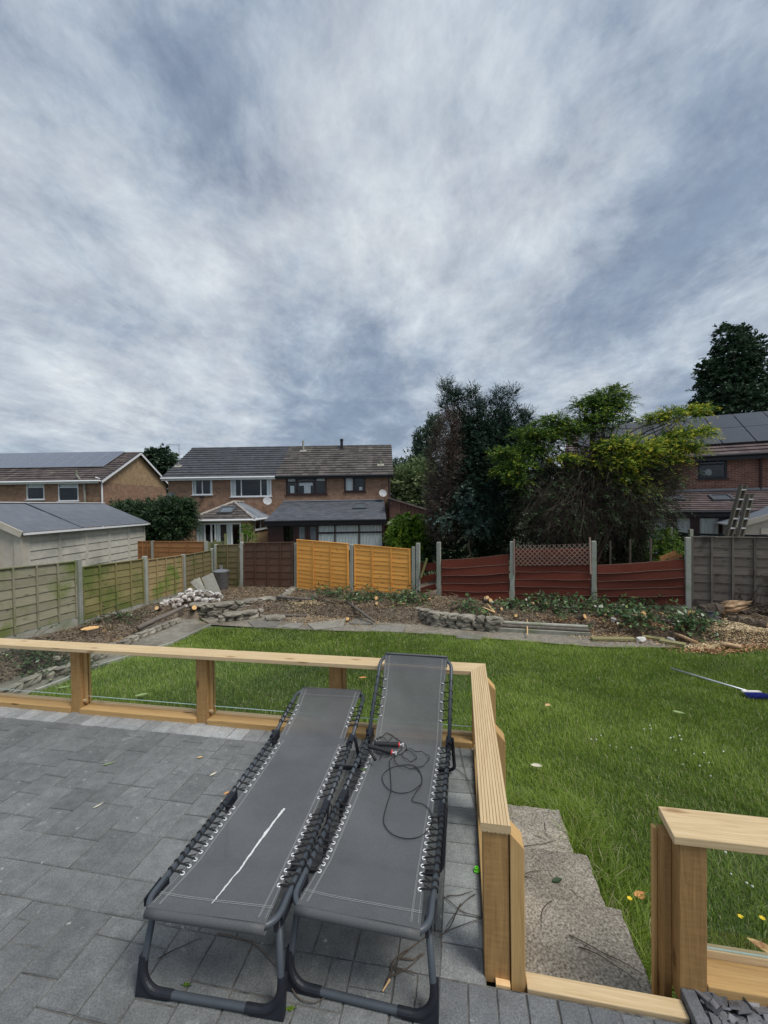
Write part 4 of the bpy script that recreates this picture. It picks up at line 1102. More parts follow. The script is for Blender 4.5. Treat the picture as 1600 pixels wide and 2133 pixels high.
fr = empty('red_fence', bf(1150, 1250), 'dark red board fence with sagging panels and a trellis strip below the conifers', 'fence')
def red_panel(A0, A1, B0, B1, nb, sag, twist=0.010, label=None):
    mb = MB(); n = 12
    for k in range(nb):
        r = rng.random(); ph = rng.uniform(0, 6); f0 = k / nb; f1 = (k + 1) / nb + .03; jit = rng.uniform(-.02, .02)
        lo = []; hi = []
        for i in range(n + 1):
            u = i / n; a = A0.lerp(B0, u); b_ = A1.lerp(B1, u); dz = -sag * math.sin(math.pi * u) * (.4 + .6 * k / nb)
            bo = twist * math.sin(ph + u * 3.3)
            lo.append(a.lerp(b_, f0) + Vector((0, 0, dz + .006 * math.sin(ph + 9 * u) + rng.uniform(-.002, .002))) + BN * (.028 + bo + rng.uniform(0, .003)))
            hi.append(a.lerp(b_, min(f1, 1.01)) + Vector((0, 0, dz)) + BN * .004)
        if k: mb.tube([p + BN * .002 + Vector((0, 0, rng.uniform(-.002, .002))) for p in lo], .0045, 4, caps=False, mi=1)
        for i in range(n):
            mb.face([lo[i], lo[i + 1], hi[i + 1], hi[i]], B0 - A0, r)
            mb.face([lo[i] - BN * .012, lo[i + 1] - BN * .012, lo[i + 1], lo[i]], B0 - A0, r, 1)
            mb.face([hi[i] - BN * .02, hi[i], hi[i + 1], hi[i + 1] - BN * .02][::-1], B0 - A0, r, 1)
    o = mb.build('fence_panel', [M['lap_red'], M['bleached']], fr)
    return o
red_panel(bf(920, 1246), bf(920, 1167), bf(1061, 1251), bf(1060, 1155), 5, .03)
red_panel(bf(1073, 1252), bf(1073, 1145), bf(1231, 1256), bf(1231, 1143), 7, .0)
red_panel(bf(1244, 1259), bf(1244, 1178), bf(1427, 1259), bf(1424, 1165), 5, .02)
for (x0_, y0_, x1_, y1_, h_) in ((873, 1176, 908, 1172, .2), (873, 1203, 908, 1194, .19), (874, 1226, 908, 1216, .16)):
    a, b_ = bf(x0_, y0_) - BN * .05, bf(x1_, y1_) - BN * .03; mb = MB(); mb.beam(a - Vector((0, 0, h_ / 2)), b_ - Vector((0, 0, h_ / 2)), .02, h_); mb.build('broken_board', M['lap_red'], fr)
for (q, x_, t_) in ((1, 871, 1131), (1, 914, 1129), (1, 1067, 1128), (1, 1237, 1127), (1, 1433, 1119)): conc_post(fr, bf(x_, 1280), bf(x_, t_), .105)
for a, b_ in (((920, 1254), (1060, 1262)), ((1074, 1262), (1230, 1271)), ((1244, 1272), (1427, 1276))):
    A, B = bf(*a), bf(*b_); gboard(fr, A, B, .15, BN)
tr = MB()
TA, TB, TC, TD = bf(1075, 1178) + BN * .07, bf(1229, 1176) + BN * .07, bf(1229, 1136) + BN * .07, bf(1075, 1138) + BN * .07
nx_ = 15
Lh = (TB - TA).length; Hh = (TD - TA).length; step = Lh / nx_; k_ = int(Hh / step) + 1
for i in range(-6, nx_ + 6):
    for sg in (1, -1):
        x0_ = i * step; x1_ = x0_ + sg * Hh; z0_, z1_ = 0.0, Hh
        if x1_ < 0: z1_ = Hh * (x0_) / max(1e-6, x0_ - x1_); x1_ = 0
        if x1_ > Lh: z1_ = Hh * (Lh - x0_) / max(1e-6, x1_ - x0_); x1_ = Lh
        if x0_ < 0:
            if sg < 0: continue
            z0_ = -x0_; x0_ = 0
        if x0_ > Lh:
            if sg > 0: continue
            z0_ = x0_ - Lh; x0_ = Lh
        if z1_ - z0_ < .03: continue
        ex = (TB - TA).normalized(); e2 = Vector((0, 0, 1))
        tr.beam(TA + ex * x0_ + e2 * z0_ + BN * .006 * sg, TA + ex * x1_ + e2 * (z1_ + .025) + BN * .006 * sg, .016, .008, up=BN)
tr.build('trellis', M['bleached'], fr)
mb = MB(); mb.beam(bf(1072, 1195) + BN * .07, bf(1071, 1122) + BN * .07, .035, .03); mb.build('trellis_post', M['bleached'], fr)
mb = MB(); mb.beam(bf(1230, 1195) + BN * .07, bf(1228, 1119) + BN * .07, .035, .03); mb.build('trellis_post', M['bleached'], fr)
fd = empty('lap_fence', bf(1520, 1270), 'weathered dark grey brown lap fence at the right end behind the log pile', 'fence')
lap_panel(fd, 'fence_panel', M['lap_dark'], bf(1439, 1262), bf(1439, 1119), bf(1618, 1275), bf(1618, 1121), BN, 8, 3, wav=.008)
A, B = bf(1439, 1275), bf(1618, 1288); gboard(fd, A, B, .14, BN)
conc_post(fd, bf(1625, 1300), bf(1625, 1117)); lap_panel(fd, 'fence_panel', M['lap_dark'], bf(1633, 1275), bf(1633, 1121), bf(1900, 1290), bf(1900, 1125), BN, 8, 3, wav=.008)
# loose things on or behind the red fence
for (nm, lb, pts_, mt_, rd) in (
    ('fence_stake', 'rotten green wooden stake leaning in the gap beside the orange fence', [(878, 1203), (890, 1163)], M['lap_green'], .05),):
    a, b_ = bf(*pts_[0]) + BN * .08, bf(*pts_[1]) + BN * .02; mb = MB(); mb.beam(a, b_, .07, .06); o = mb.build(nm, mt_, loc=a, bevel=.006); tag(o, lb, 'stake')
brk = [((1378, 1166), (1412, 1152), .10), ((1395, 1166), (1424, 1158), .08)]
for i, (a, b_, h_) in enumerate(brk):
    a, b_ = bf(*a) - BN * .1, bf(*b_) - BN * .12; mb = MB(); mb.beam(a, b_, .02, h_); o = mb.build('broken_board', M['lap_rust'], loc=a)
    tag(o, ('lower', 'upper')[1 - i] + ' broken reddish board resting behind the top of the red fence', 'broken board', 'broken boards behind the red fence')
for i, (x_, t_) in enumerate(((1283, 1133), (1328, 1130), (1375, 1128))):
    b_ = bf(x_, 1190) - BN * .9; mb = MB(); mb.beam(Vector((b_.x, b_.y, -1.2)), bf(x_, t_) - BN * .9 + Vector((0, 0, 0)), .04, .04); o = mb.build('wooden_stake', M['twig'], loc=(b_.x, b_.y, -1.2))
    tag(o, ('leftmost', 'middle', 'rightmost')[i] + ' of three thin stakes standing in the dark behind the red fence', 'stake', 'thin stakes behind the red fence')

# ================================================================== HOUSES
def tile_mat(name, c1, c2, c3, vary=.3):
    return pmat(name, c1, c2, 5, .85, .4, .01, c3=c3, sc3=1.2, cut=(.55, .7), vary=vary)
M['tile_black'] = tile_mat('tile_charcoal', (0.055, 0.058, 0.066), (0.085, 0.09, 0.10), None, .15)
M['tile_brown'] = tile_mat('tile_brown', (0.07, 0.062, 0.058), (0.115, 0.10, 0.092), (0.155, 0.14, 0.118))
M['tile_left'] = tile_mat('tile_dark_brown', (0.07, 0.055, 0.055), (0.125, 0.10, 0.095), (0.17, 0.14, 0.12))
M['tile_plum'] = tile_mat('tile_plum', (0.085, 0.06, 0.06), (0.13, 0.095, 0.092), (0.17, 0.135, 0.125))
M['brick_mid'] = brick('brick_brown', (0.25, 0.135, 0.08), (0.34, 0.195, 0.118), (0.32, 0.26, 0.21))
M['brick_buff'] = brick('brick_buff', (0.36, 0.235, 0.12), (0.43, 0.29, 0.155), (0.30, 0.24, 0.17))
M['brick_red'] = brick('brick_red', (0.19, 0.075, 0.05), (0.27, 0.115, 0.075), (0.35, 0.29, 0.25))
M['solar'] = None
mt, t, b = new_mat('solar_cell'); M['solar'] = mt
uv = t.node('ShaderNodeTexCoord').outputs['UV']; bt = t.node('ShaderNodeTexBrick', i_Vector=uv, i_Color1=(0.10, 0.12, 0.165), i_Color2=(0.115, 0.135, 0.18), i_Mortar=(0.20, 0.225, 0.27)); bt.offset = 0
bt.inputs['Scale'].default_value = 1; bt.inputs['Brick Width'].default_value = .16; bt.inputs['Row Height'].default_value = .16; bt.inputs['Mortar Size'].default_value = .008
t.l.new(bt.outputs[0], b.inputs['Base Color']); b.inputs['Roughness'].default_value = .18; b.inputs['Specular IOR Level'].default_value = .6
M['solar_black'] = pmat('solar_black', (0.03, 0.032, 0.04), (0.04, 0.042, 0.05), 3, .3, 0, vary=.05, spec=.6)
M['alu'] = pmat('alu_rail', (0.5, 0.52, 0.55), (0.58, 0.6, 0.62), 10, .4, 0, metallic=.6, vary=0)
def slope_tiles(parent, name, mt, e0, e1, r0, r1, rows, tile=0.33, lift=.03):
    """stepped courses between eave line e0-e1 and ridge line r0-r1"""
    mb = MB(); n = (e1 - e0).cross(r0 - e0).normalized(); n = n if n.z > 0 else -n
    for k in range(rows):
        f0, f1 = k / rows, (k + 1) / rows; a0, a1 = e0.lerp(r0, f0), e1.lerp(r1, f0); b0, b1 = e0.lerp(r0, f1), e1.lerp(r1, f1)
        m_ = max(1, int((a1 - a0).length / tile))
        for i in range(m_):
            u0, u1 = i / m_, (i + 1) / m_; j = rng.uniform(-.004, .006)
            p, q = a0.lerp(a1, u0) + n * (lift + j), a0.lerp(a1, u1) + n * (lift + j); s_, w_ = b0.lerp(b1, u1) + n * .003, b0.lerp(b1, u0) + n * .003
            r = rng.random(); mb.face([p, q, s_, w_], e1 - e0, r); mb.face([p - n * (lift + j + .01), q - n * (lift + j + .01), q, p], e1 - e0, r)
    u = n * .015
    mb.face([e0 - u, r0 - u, r1 - u, e1 - u], e1 - e0, .5)
    return mb.build(name, mt, parent)
def wall(parent, name, mt, A, B, z0, z1, holes=(), label=None, N=None, th=.25, poly_top=None):
    """vertical wall from A to B (plan) with rectangular openings (u0,u1,z0,z1) in metres along the wall"""
    A = Vector((A[0], A[1], 0)); B = Vector((B[0], B[1], 0)); L = (B - A).length; ex = (B - A).normalized(); n = Vector((ex.y, -ex.x, 0))
    us = sorted(set([0, L] + [h[0] for h in holes] + [h[1] for h in holes])); zs_ = sorted(set([z0, z1] + [h[2] for h in holes] + [h[3] for h in holes])); mb = MB()
    pt = lambda u, z, d=0.0: A + ex * u - n * d + Vector((0, 0, z))
    for i in range(len(us) - 1):
        for j in range(len(zs_) - 1):
            uc, zc_ = (us[i] + us[i + 1]) / 2, (zs_[j] + zs_[j + 1]) / 2
            if any(h[0] < uc < h[1] and h[2] < zc_ < h[3] for h in holes): continue
            mb.face([pt(us[i], zs_[j]), pt(us[i + 1], zs_[j]), pt(us[i + 1], zs_[j + 1]), pt(us[i], zs_[j + 1])], ex, .5)
            
    for (u0, u1, a, b_) in holes:      # reveals
        for q in (((u0, a), (u1, a)), ((u1, b_), (u0, b_)), ((u0, b_), (u0, a)), ((u1, a), (u1, b_))):
            (p1, p2) = q; mb.face([pt(*p1), pt(*p2), pt(*p2, .12), pt(*p1, .12)], ex, .5)
    o = mb.build(name, mt, parent)
    if label: o['label'] = label
    return o
def window(parent, c, ex, wd, ht, bars, mt, transom=None, sill=True, bw=.06, curtain=None, depth=.06, tops=None, pane_mt=None, room=True):
    """window centred at c (on the wall face), bars = positions (0..1) of upright bars; transom = height fraction of a cross bar"""
    ex = Vector(ex).normalized(); n = Vector((ex.y, -ex.x, 0)); up = Vector((0, 0, 1)); c = Vector(c)
    pt = lambda u, z, d=0: c + ex * (u - wd / 2) + up * (z - ht / 2) - n * d
    mb = MB()
    def bar(u0, u1, a, b_, d=0.0, dp=None):
        dp = depth if dp is None else dp
        mb.hexa([pt(u0, a, d), pt(u1, a, d), pt(u1, a, d + dp), pt(u0, a, d + dp), pt(u0, b_, d), pt(u1, b_, d), pt(u1, b_, d + dp), pt(u0, b_, d + dp)], None, .5)
    bar(0, bw, 0, ht, .0); bar(wd - bw, wd, 0, ht, .0); bar(bw, wd - bw, 0, bw, .0); bar(bw, wd - bw, ht - bw, ht, .0)
    for x_ in bars: bar(x_ * wd - bw * .45, x_ * wd + bw * .45, bw, ht - bw, .003)
    if transom:
        for (a, b_) in zip([bw] + [x * wd + bw * .45 for x in bars], [x * wd - bw * .45 for x in bars] + [wd - bw]): bar(a, b_, transom * ht - bw * .4, transom * ht + bw * .4, .004)
    fr_ = mb.build('window', mt, parent)
    if sill: mb = MB(); s0 = c - up * (ht / 2 + .025); mb.hexa([s0 - ex * (wd / 2 + .06) + n * .07 - up * .02, s0 + ex * (wd / 2 + .06) + n * .07 - up * .02, s0 + ex * (wd / 2 + .06) - n * .02 - up * .02, s0 - ex * (wd / 2 + .06) - n * .02 - up * .02, s0 - ex * (wd / 2 + .06) + n * .07 + up * .022, s0 + ex * (wd / 2 + .06) + n * .07 + up * .022, s0 + ex * (wd / 2 + .06) - n * .02 + up * .022, s0 - ex * (wd / 2 + .06) - n * .02 + up * .022], ex, .5); mb.build('sill', mt, fr_)
    mb = MB(); mb.face([pt(bw, bw, depth * .6), pt(wd - bw, bw, depth * .6), pt(wd - bw, ht - bw, depth * .6), pt(bw, ht - bw, depth * .6)], ex, .5); mb.build('pane', pane_mt or M['pane'], fr_)
    if room:
        mb = MB(); p = [pt(.0, .0, .122), pt(wd, .0, .122), pt(wd, .0, 1.2), pt(.0, .0, 1.2)]; q = [pt(.0, ht, .13), pt(wd, ht, .13), pt(wd, ht, 1.2), pt(.0, ht, 1.2)]
        for f in ((p[3], p[2], q[2], q[3]), (p[0], p[1], p[2], p[3]), (q[3], q[2], q[1], q[0]), (p[0], p[3], q[3], q[0]), (p[2], p[1], q[1], q[2])): mb.face(f, ex, .5)
        mb.build('room', M['dark_room'], fr_)
    if curtain:
        mb = MB()
        for (u0, u1, a, b_) in curtain:
            n_ = max(4, int((u1 - u0) * wd / .05))
            for i in range(n_):
                ua, ub = u0 + (u1 - u0) * i / n_, u0 + (u1 - u0) * (i + 1) / n_; da, db = .085 + .02 * math.sin(i * 1.9), .085 + .02 * math.sin((i + 1) * 1.9)
                mb.face([pt(ua * wd, a * ht, da), pt(ub * wd, a * ht, db), pt(ub * wd, b_ * ht, db), pt(ua * wd, b_ * ht, da)], up, .5)
        mb.build('curtain', M['curtain'], fr_)
    return fr_
def px_window(parent, Y, x0, y0, x1, y1, bars, mt, **kw):
    a = D(x0, y1, Y); b_ = D(x1, y0, Y); return window(parent, ((a.x + b_.x) / 2, Y - .01, (a.z + b_.z) / 2), (1, 0, 0), b_.x - a.x, b_.z - a.z, bars, mt, **kw)
def hole(Y, X0, x0, y0, x1, y1):
    a = D(x0, y1, Y); b_ = D(x1, y0, Y); return (a.x - X0 + .01, b_.x - X0 - .01, a.z + .01, b_.z - .01)
def dish(parent, c, rad, mt, az=0):
    mb = MB(); Mx = Matrix.Rotation(az, 3, 'Z') @ Matrix.Rotation(R(68), 3, 'X')
    mb.lathe([(0.001, 0), (rad * .5, .02), (rad, .07), (rad * 1.02, .075), (rad * .5, .03), (.001, .01)], c, 18, M=Mx)
    mb.tube([Vector(c), Vector(c) + Vector((0, -.25, -.12))], .012, 6); mb.tube([Vector(c), Vector(c) + Vector((0, .25, -.05))], .02, 6)
    return mb.build('satellite_dish', mt, parent)
GZ = -1.35
M['dish_grey'] = pmat('dish_grey', (0.40, 0.41, 0.42), (0.46, 0.47, 0.48), 5, .6, 0, vary=0)
M['dish_dark'] = pmat('dish_dark', (0.07, 0.075, 0.085), (0.09, 0.095, 0.10), 5, .6, 0, vary=0)
M['gutter_b'] = M['black_frame']
# --- middle pair, two houses sharing a party wall
YM = 26.0; XL, XM, XR = -13.55, -6.72, 0.42; ZE = 3.62; YR = 29.9; ZR = D(600, 932, YR).z
def gable(mb, X, y0, y1, z0, ze, yr, zr, flip=False):
    q = [Vector((X, y0, z0)), Vector((X, y1, z0)), Vector((X, y1, ze)), Vector((X, yr, zr)), Vector((X, y0, ze))]
    mb.face(q if not flip else q[::-1], (0, 1, 0), .5)
def semi(name, label, x0, x1, tile, frame, wins, left_end, gut):
    h = empty(name, ((x0 + x1) / 2, 29, GZ), label, 'house')
    hs = [hole(YM, x0, *wv[:4]) for wv in wins]
    wall(h, 'wall', M['brick_mid'], (x0, YM), (x1, YM), GZ, ZE + .02, hs)
    mb = MB(); gable(mb, x0 if left_end else x1, YM, 33.8, GZ, ZE, YR, ZR - .12, flip=left_end); mb.face([(x0, 33.8, GZ), (x0, 33.8, ZE), (x1, 33.8, ZE), (x1, 33.8, GZ)], (1, 0, 0), .5); mb.build('side_wall', M['brick_mid'], h)
    e0, e1 = Vector((x0 - (.25 if left_end else 0), YM - .35, ZE - .05)), Vector((x1 + (0 if left_end else .2), YM - .35, ZE - .05)); r0, r1 = Vector((e0.x, YR, ZR)), Vector((e1.x, YR, ZR))
    rf = slope_tiles(h, 'roof', tile, e0, e1, r0, r1, 13, lift=.05)
    b0, b1 = Vector((e0.x, 34.1, ZE - .05)), Vector((e1.x, 34.1, ZE - .05)); slope_tiles(h, 'roof', tile, b1, b0, r1, r0, 6)
    mb = MB()
    n_ = int((r1 - r0).length / .45)
    for i in range(n_):
        a = r0.lerp(r1, i / n_); b_ = r0.lerp(r1, (i + 1) / n_ - .002); mb.tube([a + Vector((0, 0, -.02)), b_ + Vector((0, 0, -.02))], .11 + .004 * (i % 2), 8, rng.random())
    mb.build('ridge_tiles', tile, rf)
    mb = MB(); mb.tube([e0 + Vector((0, -.06, -.03)), e1 + Vector((0, -.06, -.03))], .055, 8); mb.build('gutter', gut, h)
    mb = MB(); mb.hexa([e0 + Vector((0, .0, -.16)), e1 + Vector((0, .0, -.16)), e1 + Vector((0, .03, -.16)), e0 + Vector((0, .03, -.16)), e0 + Vector((0, 0, 0)), e1 + Vector((0, 0, 0)), e1 + Vector((0, .03, 0)), e0 + Vector((0, .03, 0))]); mb.hexa([e0 + Vector((0, .03, -.16)), e1 + Vector((0, .03, -.16)), e1 + Vector((0, .36, -.16)), e0 + Vector((0, .36, -.16)), e0 + Vector((0, .03, -.13)), e1 + Vector((0, .03, -.13)), e1 + Vector((0, .36, -.13)), e0 + Vector((0, .36, -.13))]); mb.build('fascia', gut, h)
    return h, rf
W1 = (401, 996, 442, 1031); W2 = (481, 993, 565, 1035)
h1, rf1 = semi('semi_detached_house', 'brown brick house with charcoal tiled roof, white windows and a tiled conservatory', XL, XM, M['tile_black'], M['white_pvc'], [W1, W2], True, M['white_pvc'])
px_window(h1, YM, *W1, [.5], M['white_pvc'], curtain=[(.0, .16, 0, 1), (.86, 1, 0, 1)])
px_window(h1, YM, *W2, [.26, .74], M['white_pvc'], curtain=[(.02, .12, 0, 1), (.88, .98, 0, 1)])
W3 = (596, 992, 680, 1031); W4 = (717, 990, 761, 1025)
h2, rf2 = semi('semi_detached_house', 'brown brick house with weathered brown roof, dark red windows and a glazed lean-to', XM, XR, M['tile_brown'], M['dark_pvc'], [W3, W4], False, M['black_frame'])
px_window(h2, YM, *W3, [.27, .71], M['dark_pvc'], transom=.70, bw=.09, curtain=[(.05, .22, .72, 1), (.32, .66, .5, .72), (.76, .97, .72, 1), (.1, .2, .1, .5), (.44, .6, .05, .5)])
px_window(h2, YM, *W4, [.46], M['dark_pvc'], bw=.09, curtain=[(.08, .4, .1, .95), (.7, .85, .1, .3)])
dish(h1, D(356, 1035, YM - .35), .30, M['dish_dark']); dish(h1, D(557, 1044, YM - .4), .26, M['dish_grey'], .4); dish(h2, D(797, 1028, YM - .4), .24, M['dish_grey'], .3)
for (px, py) in ((394, 1039), (420, 1036)):
    mb = MB(); mb.box(D(px, py, YM - .15), (.24, .12, .14)); mb.build('flood_light', M['black_frame'], h1)
def on_slope(px, py, e, r):      # intersect a pixel ray with the slope plane through eave point e and ridge point r (x-parallel)
    nrm = Vector((1, 0, 0)).cross(r - e); d = ray(px, py); o_ = Vector((0, 0, EYE)); t_ = (e - o_).dot(nrm) / d.dot(nrm); return o_ + d * t_
E_, R_ = Vector((0, YM - .35, ZE - .05)), Vector((0, YR, ZR))
for (px, py, h_, rad, mt_, hh) in ((632, 940, .75, .07, M['conc'], rf1), (712, 935, .62, .10, M['black_frame'], rf2), (372, 972, .22, .06, M['conc'], rf1), (793, 969, .3, .07, M['conc'], rf2)):
    p = on_slope(px, py, E_, R_); mb = MB(); mb.tube([p - Vector((0, 0, .1)), p + Vector((0, 0, h_))], rad, 10)
    if rad == .10: mb.lathe([(.001, h_ + .12), (.13, h_ + .06), (.13, h_ - .04), (.001, h_ - .04)], p, 12)
    mb.box(p + Vector((0, -.08, .0)), (.45, .3, .05), Matrix.Rotation(math.atan2(ZR - ZE, YR - YM), 3, 'X')); mb.build('flue', mt_, hh)
mb = MB(); p = D(373, 990, 33); mb.tube([p, D(373, 924, 33)], .03, 6); q = D(350, 926, 33); q2 = D(376, 927, 33); mb.tube([q, q2], .02, 6)
for i in range(9):
    f = q.lerp(q2, i / 9); mb.tube([f + Vector((0, .0, -.12)), f + Vector((0, .0, .12))], .012, 4)
mb.build('aerial', M['alu'], h1)
mb = MB(); p = D(810, 986, 25.7); mb.tube([p, Vector((p.x, p.y, GZ))], .045, 8); mb.build('downpipe', M['black_frame'], h2)
# conservatory of the left house
cz = D(407, 1083, 22.5).z; cx0, cx1 = D(407, 1090, 22.5).x, -7.27; cap = D(487, 1047, 24.3); zb_ = GZ
co = M['white_pvc']
w_h = [(.05, 2.5, zb_ + .9, cz - .18)]
wall(h1, 'conservatory_wall', M['brick_buff'], (cx0, 22.5), (cx1, 22.5), GZ, cz, w_h)
wall(h1, 'conservatory_wall', M['brick_buff'], (cx1, 22.5), (cx1, 26), GZ, cz, [(.7, 3.0, cz - .65, cz - .1)])
wall(h1, 'conservatory_wall', M['brick_buff'], (cx0, 26), (cx0, 22.5), GZ, cz)
window(h1, (cx0 + 1.275, 22.49, (zb_ + .9 + cz - .18) / 2), (1, 0, 0), 2.45, cz - .18 - zb_ - .9, [.18, .33, .42, .78], co, transom=None, sill=True, curtain=[(.02, .15, 0, 1), (.44, .52, 0, 1), (.66, .8, 0, 1)], bw=.09)
window(h1, (cx1 + .01, 24.35, cz - .375), (0, 1, 0), 2.3, .55, [.5], co, bw=.07)
ov = .25
A_, B_, Cc = Vector((cx0 - ov, 22.5 - ov, cz - .02)), Vector((cx1 + ov, 22.5 - ov, cz - .02)), Vector((cap.x, 24.3, cap.z)); Dk = Vector((cap.x, 26, cap.z))
slope_tiles(h1, 'conservatory_roof', M['tile_brown'], A_, B_, Cc - Vector((.02, 0, 0)), Cc + Vector((.02, 0, 0)), 7, lift=.035)
mb = MB(); mb.face([B_, Vector((B_.x, 26, B_.z)), Dk, Cc], (0, 1, 0), .5); 
for i in range(6):
    y_ = 22.9 + i * .55; f = 0.0; a = Vector((B_.x, y_, B_.z)); k2 = (Cc.x - B_.x); top = Vector((Cc.x, max(y_, 24.3), Cc.z)); mb.beam(a + Vector((0, 0, .03)), a.lerp(top, 1.0 if y_ > 24.3 else .6) + Vector((0, 0, .03)), .06, .05)
mb.build('conservatory_roof', M['lead'], h1)
mb = MB(); mb.face([Vector((A_.x, 26, A_.z)), A_, Cc, Dk], (0, 1, 0), .5); mb.build('conservatory_roof', M['tile_brown'], h1)
mb = MB()
for (p, q) in ((A_, Cc), (B_, Cc), (Cc, Dk)):
    for i in range(9): a = p.lerp(q, i / 9); b_ = p.lerp(q, (i + .97) / 9); mb.tube([a + Vector((0, 0, .05)), b_ + Vector((0, 0, .06))], .07, 7, rng.random())
M['hip'] = pmat('hip_mortar', (.30, .26, .23), (.42, .38, .34), 8, .9, .3)
mb.build('hip_tiles', M['hip'], h1)
mb = MB(); mb.tube([A_ + Vector((0, -.05, -.02)), B_ + Vector((0, -.05, -.02))], .06, 8); mb.tube([B_ + Vector((.05, 0, -.02)), Vector((B_.x + .05, 26, B_.z - .02))], .06, 8); mb.build('gutter', co, h1)
def skylight(parent, c, ex, upv, w_, h_, mt=None):
    n = ex.cross(upv).normalized(); n = n if n.z > 0 else -n; mb = MB(); M3 = Matrix((ex.normalized(), upv.normalized(), n)).transposed()
    for (a, b_, sx_, sy_) in ((0, h_ / 2, w_ + .1, .09), (0, -h_ / 2, w_ + .1, .09), (w_ / 2, 0, .09, h_ - .09), (-w_ / 2, 0, .09, h_ - .09)): mb.box(c + M3 @ Vector((a, b_, .05)), (sx_, sy_, .09), M3)
    o = mb.build('skylight', mt or M['dish_dark'], parent); mb = MB(); mb.box(c + n * .045, (w_ - .05, h_ - .05, .02), M3); mb.build('pane', M['solar_pane'], o); return o
M['solar_pane'] = pmat('skylight_glass', (0.10, 0.12, 0.14), (0.13, 0.15, 0.17), 3, .05, 0, vary=0, spec=.8)
up_ = (Cc - (A_ + B_) / 2); skylight(h1, (A_ + B_) / 2 + up_ * .5 + Vector((-.05, 0, .02)), Vector((1, 0, 0)), up_, .75, .75)
# lean-to of the right house
lx0, lx1, ly_ = -6.45, .02, 22.8; lz = D(680, 1083, ly_).z; lt = D(700, 1043, YM).z
a0, a1 = Vector((lx0 - .1, ly_ - .25, lz)), Vector((lx1 + .1, ly_ - .25, lz)); b0, b1 = Vector((-6.3, YM - .01, lt)), Vector((.02, YM - .01, lt))
M['slate_roof'] = pmat('slate_roof', (0.075, 0.082, 0.098), (0.105, 0.112, 0.13), 5, .75, .3, .008, vary=.2)
lr = slope_tiles(h2, 'lean_to_roof', M['slate_roof'], a0, a1, b0, b1, 16, .3, lift=.012)
mb = MB(); mb.face([a0 - Vector((0, 0, .03)), b0 - Vector((0, 0, .03)), Vector((-6.3, YM, lz))], (0, 1, 0), .5); mb.beam(b0 + Vector((0, -.1, .02)), b1 + Vector((0, -.1, .02)), .2, .06); mb.build('flashing', M['lead'], h2)
mb = MB(); mb.beam(a0 + Vector((0, .05, -.14)), a1 + Vector((0, .05, -.14)), .04, .26); mb.tube([a0 + Vector((0, -.06, -.03)), a1 + Vector((0, -.06, -.03))], .055, 8); mb.build('gutter', M['black_frame'], h2)
nn = (a1 - a0).cross(b0 - a0).normalized(); nn = nn if nn.z > 0 else -nn
pc = on_slope(750, 1056, a0, b0); skylight(h2, pc, Vector((1, 0, 0)), b0.lerp(b1, .5) - a0.lerp(a1, .5), .72, .85)
def zl(y): return D(700, y, ly_).z
wall(h2, 'lean_to_wall', M['dark_pvc'], (lx0, ly_), (lx1, ly_), GZ, lz - .1, [(D(647, 1100, ly_).x - lx0, D(798, 1100, ly_).x - lx0, GZ + .5, lz - .25), (D(563, 1, ly_).x - lx0 + .1, D(590, 1, ly_).x - lx0, GZ + .9, lz - .25)])
x0_, x1_ = D(647, 1100, ly_).x, D(798, 1100, ly_).x
window(h2, ((x0_ + x1_) / 2, ly_ - .01, (GZ + .5 + lz - .25) / 2), (1, 0, 0), x1_ - x0_, lz - .25 - GZ - .5, [.333, .667], M['dark_pvc'], transom=.70, bw=.07, curtain=[(0, 1, 0, .66), (0, 1, .72, 1)], sill=False, room=True)
window(h2, (D(577, 1, ly_).x + .05, ly_ - .01, (GZ + .9 + lz - .25) / 2), (1, 0, 0), .68, lz - .25 - GZ - .9, [], M['dark_pvc'], bw=.07, sill=False)
for x_ in (608, 632):
    mb = MB(); c = D(x_, 1, ly_); mb.box((c.x, ly_ - .02, GZ + 1.05), (.55, .04, 2.0)); dr = mb.build('door', M['dark_pvc'], h2, bevel=.01)
    mb = MB(); mb.box((c.x, ly_ - .045, GZ + 1.4), (.30, .015, 1.0)); mb.build('pane', M['solar_pane'], dr)
# --- left house with solar panels
YH = 27.0; HX1 = -18.4; HX0 = -38; ze = 3.66; yr, zr = 31.0, 5.95
h0 = empty('detached_house', (-24, 30, GZ), 'left brick house with a long silver solar array and buff gable wall', 'house')
wins = [(56, 1005, 92, 1041), (122, 1004, 163, 1044)]
wall(h0, 'wall', M['brick_mid'], (HX0, YH), (HX1, YH), GZ, ze, [hole(YH, HX0, *q) for q in wins])
for q in wins: px_window(h0, YH, *q, [], M['white_pvc'], transom=.72, curtain=[(0, 1, .74, 1)])
mb = MB(); mb.face([(HX1, YH, GZ), (HX1, 35, GZ), (HX1, 35, 3.45), (HX1, YH, 3.45)], (0, 1, 0), .5); mb.build('gable_wall', M['brick_mid'], h0)
mb = MB(); mb.face([(HX1 + .003, YH, 3.45), (HX1 + .003, 35, 3.45), (HX1 + .003, 35, ze), (HX1 + .003, yr, zr - .12), (HX1 + .003, YH, ze)], (0, 1, 0), .5); mb.build('gable_top', M['brick_buff'], h0)
e0, e1, r0, r1 = Vector((HX0, YH - .35, ze - .08)), Vector((HX1 + .28, YH - .35, ze - .08)), Vector((HX0, yr, zr)), Vector((HX1 + .28, yr, zr))
rf0 = slope_tiles(h0, 'roof', M['tile_left'], e0, e1, r0, r1, 14, lift=.05); slope_tiles(h0, 'roof', M['tile_left'], Vector((e1.x, 35.35, ze - .08)), Vector((HX0, 35.35, ze - .08)), r1, r0, 6)
mb = MB()
